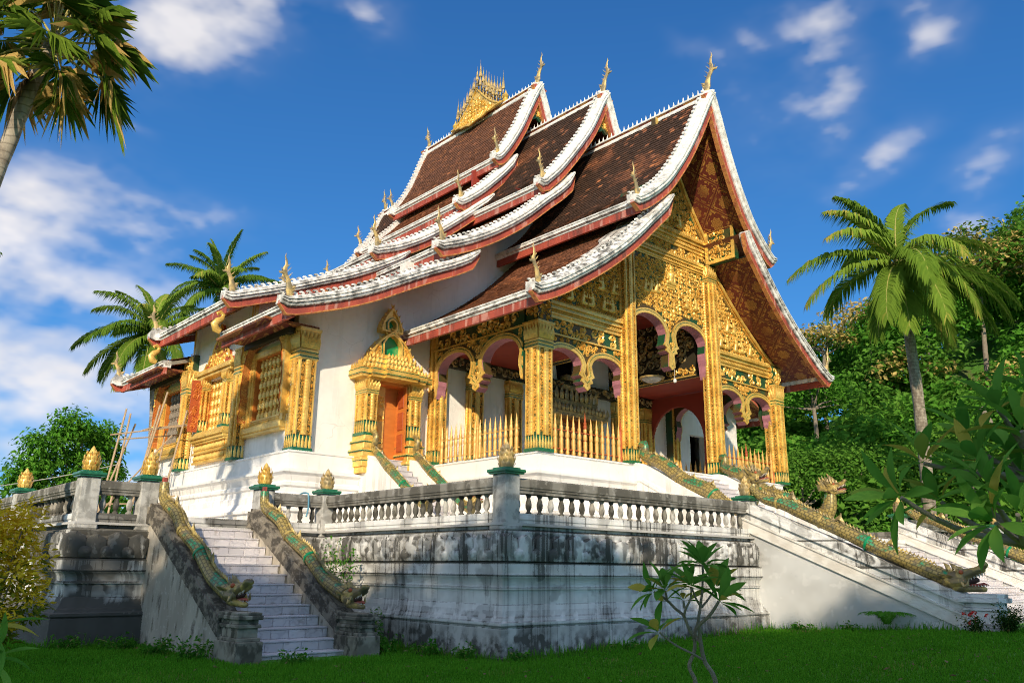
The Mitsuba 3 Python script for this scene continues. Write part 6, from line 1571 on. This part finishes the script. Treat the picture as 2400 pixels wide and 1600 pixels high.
put(k, 'crown', m, 'bright_leaf'); m = MB(); limbs(m, (-1.6, 25.0, -.1), cc[:16], .15, rng, (-1.5, 24.6, 3.2)); put(k, 'trunk', m, 'bark', True)
# distinct trees on and below the hill
def hill_pos(az, d): a = math.radians(az); return CAM[0] + d * math.sin(a), CAM[1] + d * math.cos(a)
TREES = [('flowering_tree', 'big tree in yellow brown blossom on the hill, right of the coconut palm', 72.0, 80, 14, (7.5, 7.5, 5.0), 6200, .46, 'flower_leaf', .75), ('flowering_tree', 'small yellow blossoming tree on the hill between temple roof and coconut palm', 65.5, 82, 10, (4.5, 4.5, 3.0), 1800, .45, 'flower_leaf', .8),
         ('flowering_tree', 'low yellow blossoming crown at the hill edge just right of the temple eave', 62.6, 80, 8.5, (3.4, 3.4, 2.2), 1200, .42, 'flower_leaf', .8),
         ('tall_hill_tree', 'dark tall tree at the right edge standing above the hill line', 75.6, 78, 19, (4.5, 4.5, 7), 2600, .5, 'tree_leaf', None),
         ('hill_tree', 'bright green leafy tree on the slope at the right edge, above the frangipani', 73.6, 64, 11, (5.5, 5.5, 4), 4200, .36, 'bright_leaf', None), ('hill_tree', 'tree of fine light foliage rising right behind the right porch corner', 60.9, 54, 9, (3.6, 3.6, 3.6), 4200, .26, 'tree_leaf', None),
         ('hill_tree', 'dense rounded green tree between the porch corner and the coconut palm trunk', 63.6, 56, 9.5, (4.2, 4.2, 4.0), 4800, .27, 'tree_leaf', None), ('hill_tree', 'bright green tree on the hill just below the roof tip on the right', 61.6, 72, 12, (5, 5, 4.2), 3800, .34, 'bright_leaf', None),
         ('hill_tree', 'dark leafy tree right of the coconut palm trunk', 69.6, 57, 10, (4.4, 4.4, 4), 4500, .29, 'tree_leaf', None), ('hill_tree', 'green tree high on the slope behind the coconut palm crown', 68.3, 80, 12, (5.5, 5.5, 4), 3400, .40, 'bright_leaf', None)]
for nm, lab, az, d, h, rad, n, sz, mat, fl in TREES:
    x, y = hill_pos(az, d); h = h if nm == 'hill_tree' else math.tan(math.radians({72.0: 20.6, 65.5: 17.3, 62.6: 15.9, 75.6: 22.4}[az])) * d + 1.6 - float(base_z(x, y)); tree(nm, lab, x, y, h, rad, n, sz, mat, rng, 20, 'trees in yellow blossom on the hill' if nm == 'flowering_tree' else None, fl, .25)
rng = np.random.default_rng(15)
m, m2, m3_ = MB(), MB(), MB()
for i in range(150):
    az, d = rng.uniform(57, 80), 54 + 56 * rng.random() ** .8
    x, y = hill_pos(az, d); r = rng.uniform(2.6, 5.2); h = r * rng.uniform(1.0, 1.6)
    q_ = rng.random(); crown(m if q_ < .58 else m2 if q_ < .93 else m3_, (x, y, base_z(x, y) + h * .75), (r, r, h * .62), int(300 + 220 * r * (75 / d)), .36 + .0022 * d, rng, 16)
for i in range(26):
    az, d = rng.uniform(57, 80), 47 + 8 * rng.random(); x, y = hill_pos(az, d); r = rng.uniform(1.6, 3.0)
    crown(m2 if i % 2 else m, (x, y, base_z(x, y) + r * .8), (r, r, r), 1100, .27, rng, 12)
put(None, 'hillside_forest', m, 'tree_leaf', kind='stuff', label='dense green jungle covering the hill on the right', category='forest')
put(None, 'hillside_scrub', m3_, 'flower_leaf', kind='stuff', label='olive and yellowish trees scattered through the hill jungle', category='forest')
put(None, 'hillside_undergrowth', m2, 'bright_leaf', kind='stuff', label='lighter green undergrowth and bushes among the hill trees', category='undergrowth')
for i, (az, d, lab) in enumerate(((68.9, 52, 'thin pale trunk standing at the foot of the hill, left of two'), (69.6, 52.5, 'thin pale trunk standing at the foot of the hill, right of two'))):
    x, y = hill_pos(az, d); z = base_z(x, y); k = thing('bare_trunk', lab, 'trunk'); m = MB(); m.tube(smooth_path(np.array([(x, y, z - .2), (x - .1, y, z + 2.5), (x + .25, y + .1, z + 4.5)]), 8), np.linspace(.12, .07, 8), 7); put(k, 'stem', m, 'bark', True)
x, y = hill_pos(72.3, 58); z = base_z(x, y); k = thing('broken_trunk', 'broken leaning bare trunk sticking out of the green slope on the right', 'trunk'); m = MB(); m.tube(smooth_path(np.array([(x + .9, y - .8, z + 4.6), (x + .2, y, z + 7.2), (x - .8, y + .6, z + 9.6)]), 8), [.22, .2, .19, .2, .19, .2, .21, .16], 8); put(k, 'stem', m, 'bark', True)
# far low foliage on the left horizon
rng = np.random.default_rng(16); m = MB()
for i in range(26):
    az = 41.64 + rng.uniform(-40, -10); d = rng.uniform(70, 130); x, y = hill_pos(az, d); r = rng.uniform(3, 6); crown(m, (x, y, r * .8), (r, r, r), 420, .7, rng, 9)
put(None, 'distant_treeline', m, 'tree_leaf', kind='stuff', label='low distant trees beyond the terrace on the left', category='trees')
# the trees behind the viewer whose shade lies on the lawn and the terrace front
rng = np.random.default_rng(17); m = MB(); mt = MB()
for lat, D, top, r in ((-21, 34, 15.2, 5.0), (-15, 37, 18.4, 5.5), (-9, 35, 19.4, 5.5), (-3.5, 37, 21.0, 5.8), (1.5, 33, 19.0, 5.4), (6, 37, 21.2, 5.6), (11, 35, 20.4, 5.4), (16, 36, 20.0, 5.4), (21, 35, 16.0, 4.8)):
    c = np.array([-.718 * D + .707 * lat, -.696 * D - .707 * lat]); r2 = (top - 8.0) / 2
    cc = crown(m, (*c, top - r2 * .98), (r, r, r2), 7200, .66, rng, 44, .65); limbs(mt, (*c, -.2), cc[:10], .3, rng)
put(None, 'shade_trees', m, 'tree_leaf', kind='stuff', label='tall trees behind the viewer shading the lawn', category='trees')
put(None, 'shade_tree_trunks', mt, 'bark', True, kind='stuff', label='trunks of the tall trees behind the viewer', category='trees')

# ---------------------------------------------------------------- lawn grass, weeds, bushes
RIGHT = np.array([math.cos(YAW), -math.sin(YAW), 0]); HEAD = np.array([math.sin(YAW), math.cos(YAW), 0])
def pix(px, py, depth):
    """a point at the given depth along the view axis (used to measure the photograph, in its 2400 x 1600 pixels)"""
    r_ = np.cross(FW, UP); return CAM + depth * (FW + (px - 1200) / 1950 * r_ - (py - 800) / 1950 * UP)
rng = np.random.default_rng(61); n = 230000
az = rng.uniform(YAW - .60, YAW + .60, n); d = 8.0 + 20 * rng.random(n) ** 1.25
x, y = CAM[0] + d * np.sin(az), CAM[1] + d * np.cos(az)
blk = ((x > 0) & (y > 0)) | ((x > -5.8) & (y > YL)) | ((x > -4.1) & (x < -1.1) & (y > 1.9)) | ((x > 8.95) & (x < 18.7) & (y > -5.5)) | (y > 14)
x, y, d = x[~blk], y[~blk], d[~blk]; n = len(x)
nearwall = np.minimum.reduce([np.where((x > -.2) & (x < 9.2), np.abs(y), 9), np.where((y > 0) & (y < 7.2), np.abs(x), 9), np.where((y > -5) & (y < 0), np.abs(x - 8.96), 9), np.where((x < -3.9), np.abs(y - YL), 9)])
clump = meshkit.fbm(np.stack([x * 1.3, y * 1.3, 0 * x], -1), 3, 3)
h = (.055 + .05 * clump + .02 * rng.random(n)) * (1 + 2.6 * np.clip(1 - nearwall / .35, 0, 1) * rng.random(n) ** 1.5); w = .006 + .0005 * d
a = rng.uniform(0, 6.28, n); ln = rng.uniform(0, .55, n); b = rng.uniform(0, 6.28, n); z = ground_z(x, y)
P = np.stack([x, y, z - .005], -1); s = np.stack([np.cos(a), np.sin(a), 0 * a], -1) * w[:, None]
tip = P + np.stack([np.cos(b) * ln * h, np.sin(b) * ln * h, h], -1)
V = np.stack([P - s, P + s, tip], 1).reshape(-1, 3); F = np.arange(3 * n).reshape(-1, 3)
dry = np.clip(meshkit.fbm(np.stack([x * .7 + 9, y * .7, 0 * x], -1), 3, 8) * 1.35 - .1, 0, 1)
m = MB(); m.add(V, F, np.repeat(np.stack([rng.random(n) * .5 + clump * .5, np.clip(rng.random(n) * .55 + dry * .5, 0, 1)], -1), 3, 0))
put(None, 'grass', m, 'grass_blade', kind='stuff', label='short green lawn grass in front of the terrace', category='grass')
P_ = []
for x, y in zip(rng.uniform(-5, 9, 900), rng.uniform(-9, 6, 900)):
    if not ((x > 0 and y > 0) or (x > -4.2 and x < -1 and y > 1.9) or (x > 8.9)): P_.append((x, y, float(ground_z(x, y)) + .045 + .03 * rng.random()))
P_ = np.array(P_)[:260]; m = MB(); m.add(*leaf_quads(P_, np.array([0, 0, 1.0]) + rng.normal(size=(len(P_), 3)) * .35, .085, rng, .5))
put(None, 'fallen_leaves', m, 'dry_frond', kind='stuff', label='a few dry fallen leaves scattered on the lawn', category='leaves')
m = MB(); W_ = offset_path(OUT, -.1, False); V_ = offset_path(OUT, .34, False)
for i in range(1, 4):
    for t0, t1 in zip(np.linspace(0, 1, 25)[:-1], np.linspace(0, 1, 25)[1:]):
        q = [W_[i] * (1 - t0) + W_[i + 1] * t0, W_[i] * (1 - t1) + W_[i + 1] * t1, V_[i] * (1 - t1) + V_[i + 1] * t1, V_[i] * (1 - t0) + V_[i + 1] * t0]
        if i == 3 and t0 > .32: continue
        m.add([(*p, float(ground_z(*p)) + (.03 if j < 2 else .008)) for j, p in enumerate(q)], [[0, 1, 2, 3]])
put(None, 'soil_path', m, 'wet_soil', kind='structure')
def weed(label, x, y, h, r, n, size, rng, mat='weed_leaf', name='weed_clump', cat='weed', group=None, z0=None, stems=7, asp=.5):
    k = thing(name, label, cat, group); z = float(ground_z(x, y)) if z0 is None else z0
    m, ms = MB(), MB()
    T_ = []
    for i in range(stems):
        a = rng.uniform(0, 6.28); q = r * math.sqrt(rng.random()); p = np.array([x + q * math.cos(a), y + q * math.sin(a), z + h * rng.uniform(.45, 1)]); ms.tube(smooth_path(np.array([(x + .3 * q * math.cos(a), y + .3 * q * math.sin(a), z - .02), (p + [x, y, z]) / 2 + [0, 0, h * .12], p]), 5), np.linspace(.008, .004, 5), 4); T_.append(p)
    T_ = np.array(T_); c = T_[rng.integers(0, stems, n)]; t = rng.uniform(.25, 1, (n, 1))
    P = np.array([x, y, z]) * (1 - t) + c * t + rng.normal(0, r * .17, (n, 3)) * [1, 1, .8]; P[:, 2] = np.maximum(P[:, 2], z + .01)
    m.add(*leaf_quads(P, np.array([0, 0, 1.0]) + rng.normal(size=(n, 3)) * .6, size, rng, asp, droop=.35)); put(k, 'leaves', m, mat); put(k, 'stems', ms, 'palm_rib')
    return k
rng = np.random.default_rng(71)
for x, y, h, r, n, lab in ((-.95, 2.35, .42, .42, 240, 'weeds growing thickly right of the right serpent pedestal'), (-.35, 1.5, .32, .4, 200, 'yellow tipped weeds by the left wall of the terrace'), (-.3, .55, .30, .35, 160, 'weeds against the left wall just before the terrace corner'), (.25, -.3, .18, .3, 110, 'low weeds at the foot of the terrace corner'),
                       (-4.35, 3.3, .36, .45, 260, 'weeds by the left serpent pedestal'), (-4.6, 4.6, .28, .45, 260, 'weeds along the foot of the left staircase wall'), (-4.7, 5.9, .26, .5, 260, 'weeds in the corner left of the side staircase'), (-3.2, 1.75, .25, .35, 160, 'weeds in front of the left serpent pedestal'), (-5.6, 6.6, .25, .5, 240, 'weeds below the dark left wall'),
                       (3.2, -.16, .14, .35, 90, 'small weeds at the foot of the right wall, near its middle'), (8.6, -1.0, .25, .3, 110, 'weeds at the foot of the grey stair wall, nearest the terrace'), (8.75, -2.2, .2, .35, 110, 'weeds at the foot of the grey stair wall, near its middle')):
    weed(lab, x, y, h, r, n, .085, rng)
weed('leafy shrub climbing between the right serpent and the terrace wall', -.72, 5.0, 2.35, .55, 1500, .085, rng, 'weed_leaf', 'climbing_shrub', 'shrub', stems=16)
weed('small leafy sprig hanging by the right serpent head', -.95, 2.75, 1.05, .24, 170, .075, rng, 'weed_leaf', 'leafy_sprig', 'plant', stems=6)
# fern and clipped bushes by the front stair
k = thing('fern', 'pale green fern at the foot of the grey stair wall', 'fern'); fx, fy = 8.72, -3.1; fz0 = float(ground_z(fx, fy)); rng = np.random.default_rng(72)
for i in range(11):
    a = i * 2.4; L = rng.uniform(.4, .62); m = MB(); frond(m, np.array([(fx, fy, fz0), (fx + .12 * math.cos(a), fy + .12 * math.sin(a), fz0 + .28), (fx + .30 * math.cos(a), fy + .30 * math.sin(a), fz0 + .42), (fx + L * math.cos(a), fy + L * math.sin(a), fz0 + .36)]), 22, .13, rng, .014, .9, gap=.25); put(k, 'frond', m, 'weed_leaf')
for x, y, h, r, n, lab in ((8.75, -5.55, .62, .34, 1300, 'dark rounded bush in front of the front stair pedestal'), (10.2, -6.2, .5, .36, 1000, 'dark bush at the right edge in front of the front steps')):
    k = weed(lab, x, y, h, r, n, .055, rng, 'dark_bush_leaf', 'rounded_bush', 'bush', stems=14)
k = weed('low plant with red flowers left of the rounded bush', 8.35, -5.1, .36, .28, 320, .06, rng, 'dark_bush_leaf', 'red_flowered_plant', 'plant', stems=8)
for i in range(9):
    a, q = rng.uniform(0, 6.28), rng.uniform(0, .28); c = np.array([8.35 + q * math.cos(a), -5.1 + q * math.sin(a), ground_z(8.35, -5.1) + rng.uniform(.2, .42)]); m = MB()
    m.add(*leaf_quads(np.repeat(c[None], 7, 0), rng.normal(size=(7, 3)) + [0, 0, .6], .055, rng, .8)); put(k, 'flower', m, 'petal_red')
# yellow croton shrub, left edge
rng = np.random.default_rng(73); k = thing('croton_shrub', 'yellow and dark green leafy shrub at the left edge of the picture', 'shrub'); m = MB(); n = 5200
cx, cy = -7.5, 4.1; e = rng.normal(size=(n, 3)); e /= np.linalg.norm(e, axis=1, keepdims=True); cl = rng.integers(0, 22, n); cc = np.array([(cx + .62 * math.cos(i * 2.4) * (.35 + .65 * ((i * .37) % 1)), cy + .62 * math.sin(i * 2.4) * (.35 + .65 * ((i * .37) % 1)), .55 + 1.85 * i / 21 * (1 - .0)) for i in range(22)])
cc[:, :2] = (cc[:, :2] - [cx, cy]) * (1.15 - .42 * np.clip((cc[:, 2:3] - 1.3) / 1.2, 0, 1)) + [cx, cy]
P = cc[cl] + e * .30 * rng.uniform(.4, 1.1, (n, 1)); hgt = np.clip((P[:, 2] - .5) / 2.0, 0, 1); out = np.clip(((P[:, :2] - [cx, cy]) ** 2).sum(1) ** .5 / .85, 0, 1)
m.add(*leaf_quads(P, e * .5 + [0, 0, .8] + rng.normal(size=(n, 3)) * .4, .13, rng, .38, np.stack([rng.random(n), np.clip(.32 * rng.random(n) + .40 * hgt + .30 * out * (e[:, 2] > -.1), 0, 1)], -1), dirs=e + [0, 0, .6])); put(k, 'leaves', m, 'croton_leaf')
m = MB()
for c in cc[::2]: m.tube(smooth_path(np.array([(cx, cy, 0), (c + [cx, cy, 0]) / 2, c]), 5), np.linspace(.03, .012, 5), 5)
put(k, 'stems', m, 'bark')
leaf('dark_bush_leaf', lf((.018, .055, .012), (.05, .11, .022)))

# ---------------------------------------------------------------- frangipani: a young one in the lawn, branches of another at the right
def big_leaf(mb, base, d, up, L, W, rng, curl=.25):
    d = np.array(d, float); d /= np.linalg.norm(d); up = np.array(up, float); up -= d * (up @ d); up /= np.linalg.norm(up) + 1e-9; s = np.cross(d, up)
    q = np.linspace(0, 1, 7); w = W * np.array([.10, .42, .80, 1.0, .92, .58, .0]); c = base + d * (q * L)[:, None] + up * (-curl * L * q ** 2)[:, None]
    l, r_ = c - s * w[:, None] * .5 + up * (w * .18)[:, None], c + s * w[:, None] * .5 + up * (w * .18)[:, None]
    R = np.stack([l, c, r_], 1); i, j = np.meshgrid(np.arange(6), np.arange(2), indexing='ij')
    F = np.stack([i * 3 + j, i * 3 + j + 1, (i + 1) * 3 + j + 1, (i + 1) * 3 + j], -1).reshape(-1, 4)
    mb.add(R.reshape(-1, 3), F, (rng.random(), rng.random()))
def rosette(k, c, axis, n, L, W, rng, spread=(25, 95)):
    axis = np.array(axis, float); axis /= np.linalg.norm(axis); a = np.cross(axis, [.3, .2, .9]); a /= np.linalg.norm(a); b = np.cross(axis, a)
    for i in range(n):
        th = i * 2.4 + rng.uniform(-.2, .2); ph = math.radians(spread[0] + (spread[1] - spread[0]) * (i + .5) / n + rng.uniform(-8, 8))
        d = axis * math.cos(ph) + (a * math.cos(th) + b * math.sin(th)) * math.sin(ph); m = MB()
        big_leaf(m, np.array(c) + d * L * .12, d, axis * math.sin(ph) - (a * math.cos(th) + b * math.sin(th)) * math.cos(ph) + [0, 0, .3], L * rng.uniform(.75, 1.1), W * rng.uniform(.85, 1.1), rng, rng.uniform(.1, .35)); put(k, 'leaf', m, 'frangipani_leaf', True)
rng = np.random.default_rng(81)
k = thing('frangipani_sapling', 'young frangipani with bare forked stems and leaf tufts in front of the right wall', 'tree')
c4 = lambda X, Y, dd=7.0: pix(1450 + X * .2232, 1250 + Y * .2232, dd)
B = {'a': [(1060, 1900, 7.0), (1000, 1500, 7.0), (900, 1330, 7.0), (860, 1130, 7.0), (850, 1020, 7.0), (840, 980, 6.98), (960, 850, 6.9), (1050, 710, 6.85)], 'b': [(860, 1130, 7.0), (800, 1050, 7.05), (840, 900, 7.05), (860, 760, 7.1), (880, 560, 7.15), (885, 400, 7.15)], 'c': [(860, 1900, 7.05), (800, 1530, 7.05), (740, 1390, 7.05), (790, 1250, 7.05), (800, 1130, 7.05), (740, 1000, 7.0), (690, 870, 7.0), (600, 790, 7.05), (510, 700, 7.1), (370, 610, 7.15)],
     'd': [(690, 870, 7.0), (700, 800, 6.95), (760, 650, 6.9), (760, 560, 6.9)], 'e': [(510, 700, 7.1), (490, 600, 7.1)], 'f': [(900, 1330, 7.0), (780, 1260, 6.95), (600, 1170, 6.9), (430, 1035, 6.85)], 'g': [(860, 760, 7.1), (800, 650, 7.1), (760, 560, 7.15)], 'h': [(870, 770, 7.1), (960, 660, 7.2), (1010, 580, 7.25)], 'i': [(885, 400, 7.15), (880, 330, 7.15)], 'j': [(690, 780, 6.95), (680, 700, 6.95)]}
m = MB()
for q, P in B.items():
    W = np.array([c4(*p) for p in P]); s = smooth_path(W, 4 * len(P)); r0 = {'a': .024, 'c': .02, 'b': .017, 'f': .011}.get(q, .011); m.tube(s, np.linspace(r0, max(.008, r0 * .5), len(s)), 7)
put(k, 'stem', m, 'bark', True)
for (X, Y, dd, n, ax, L) in ((1050, 710, 6.85, 9, (.4, -.2, .7), .24), (885, 330, 7.15, 13, (0, 0, 1), .25), (370, 610, 7.15, 8, (-.6, .4, .4), .22), (490, 590, 7.1, 9, (-.1, 0, 1), .22), (760, 550, 6.9, 8, (0, -.2, 1), .22), (430, 1035, 6.85, 6, (-.5, .3, .8), .23), (1010, 570, 7.25, 10, (.4, .1, .8), .24), (760, 545, 7.15, 7, (-.2, .2, 1), .22), (680, 700, 6.95, 4, (-.1, 0, 1), .15)):
    rosette(k, c4(X, Y, dd), ax, int(n * 1.35), L * 1.06, L * .36, rng)
k = thing('frangipani_tree', 'dark glossy frangipani branches reaching in from the right edge', 'tree')
tips = [(2112, 1165, 4.3, (-.6, .35, .15)), (2165, 1085, 4.5, (-.1, .1, .8)), (2340, 960, 4.4, (-.1, .1, .8)), (2275, 1030, 4.6, (-.3, .2, .7)), (2395, 1010, 4.2, (.2, -.1, .8)), (2320, 1150, 4.1, (-.3, .1, .5)), (2255, 1120, 4.8, (-.2, .2, .7)), (2385, 1205, 3.9, (.1, -.1, .5)), (2300, 1080, 4.3, (-.4, .3, .5)), (2420, 920, 4.5, (.1, 0, .9)), (2395, 1110, 4.5, (0, 0, .9)), (2335, 1225, 4.0, (-.2, .1, .1)), (2450, 1060, 4.3, (.2, 0, .8)), (2205, 1175, 4.6, (-.3, .2, .5)), (2370, 1070, 4.7, (-.1, .1, .9))]
root = pix(2900, 2300, 4.6); root[2] = -.1; fork = pix(2640, 1420, 4.4); m = MB(); m.tube(smooth_path(np.array([root, (root + fork) / 2 + [.05, .05, 0], fork]), 10), np.linspace(.10, .06, 10), 9)
rng = np.random.default_rng(83)
f1, f2 = pix(2420, 1275, 4.3), pix(2440, 1120, 4.4)
for f in (f1, f2): m.tube(smooth_path(np.array([fork, (fork + f) / 2 + rng.normal(0, .03, 3), f]), 6), np.linspace(.05, .03, 6), 8)
for i, (X, Y, dd, ax) in enumerate(tips):
    p = pix(X, Y, dd); f = f1 if Y > 1100 else f2; mid = (f + p) / 2 + np.array([0, 0, -.03]) + rng.normal(0, .02, 3); m.tube(smooth_path(np.array([f, mid, p]), 8), np.linspace(.022, .011, 8), 7)
put(k, 'branch', m, 'bark', True)
for X, Y, dd, ax in tips: rosette(k, pix(X, Y, dd), ax, 12, .25, .068, rng, (15, 92))
k = thing('leafy_plant', 'blurred dark leaves poking into the lower left corner', 'plant'); rng = np.random.default_rng(84)
for X, Y in ((-30, 1470), (-20, 1540)): rosette(k, pix(X, Y, 4.5), (.3, -.2, .5), 7, .26, .07, rng)
m = MB(); m.tube(smooth_path(np.array([[*pix(-160, 2300, 4.5)[:2], -.1], pix(-90, 1700, 4.5), pix(-30, 1470, 4.5)]), 8), np.linspace(.02, .01, 8), 6); put(k, 'stem', m, 'bark', True)

# ---------------------------------------------------------------- scaffold, rope, strap, hanging lamp
k = thing('bamboo_scaffold', 'rickety bamboo pole scaffold with a board platform below the rear window', 'scaffold')
poles = [((-1.55, 20.2, 2.5), (-.75, 20.9, 7.35)), ((-1.30, 19.8, 2.5), (-.55, 21.0, 7.2)), ((-.75, 19.6, 2.5), (.35, 19.9, 8.0)), ((-.60, 19.9, 2.5), (.20, 20.1, 7.5)), ((-.15, 19.2, 2.5), (.60, 20.3, 6.6)), ((.15, 19.2, 2.5), (.95, 19.3, 7.3)), ((-1.4, 21.6, 2.5), (-.2, 21.4, 6.9))]
for a, b in poles:
    m = MB(); P = np.linspace(a, b, 9); m.tube(P, .035 * (1 + .12 * (np.arange(9) % 2)), 7); put(k, 'upright_pole', m, 'bamboo')
for a, b in (((-1.2, 20.9, 6.3), (1.1, 19.3, 6.75)), ((-1.0, 20.4, 6.1), (1.15, 20.4, 6.5)), ((-1.5, 20.3, 4.05), (.9, 19.4, 4.1)), ((-1.5, 20.0, 3.7), (1.0, 19.6, 3.85)), ((-1.2, 19.9, 4.35), (.4, 20.2, 4.6)), ((-1.3, 20.6, 3.4), (.5, 19.3, 6.3))):
    m = MB(); m.tube(np.linspace(a, b, 7), .028, 6); put(k, 'cross_pole', m, 'bamboo')
for i in range(4):
    m = MB(); o = i * .17; m.loft(np.array([[(x, 20.75 - o - .3 * t, z), (x, 20.60 - o - .3 * t, z), (x, 20.60 - o - .3 * t, z + .04), (x, 20.75 - o - .3 * t, z + .04)] for x, z, t in ((-.15, 6.55, 0), (1.15, 6.82, 1))])); put(k, 'board', m, 'bamboo')
k = thing('guy_rope', 'thin rope running from the scaffold down to the left across the tree', 'rope'); m = MB(); m.tube(smooth_path(np.array([(-.9, 20.6, 5.2), (-3.0, 20.6, 4.55), (-5.2, 20.2, 4.0)]), 10), .014, 5); put(k, 'strand', m, 'rope_grey')
k = thing('blue_strap', 'faded blue strap hung over the short handrail right of the side stair top', 'strap'); m = MB()
P = np.array([(-.12, YL + .80, 3.2), (-.12, YL + .79, 3.42), (-.12, YL + .57, 3.46), (-.11, YL + .35, 3.42), (-.09, YL + .34, 3.1), (-.13, YL + .35, 2.85)]); S = smooth_path(P, 16); m.tube(S, .022, 6, 1.0); put(k, 'webbing', m, 'blue_plastic', True)
k = thing('hanging_lamp', 'small white lamp hanging under the central arch pendant', 'lamp'); m = MB(); m.tube([(XC, YF + .05, 8.8), (XC, YF + .05, 8.45)], .012, 5); put(k, 'cord', m, 'rope_grey'); m = MB(); m.lathe([(0, -.16), (.05, -.15), (.07, -.09), (.05, -.03), (.02, 0), (0, 0)], (XC, YF + .05, 8.45), 12); put(k, 'bulb', m, 'white_plaster', True)
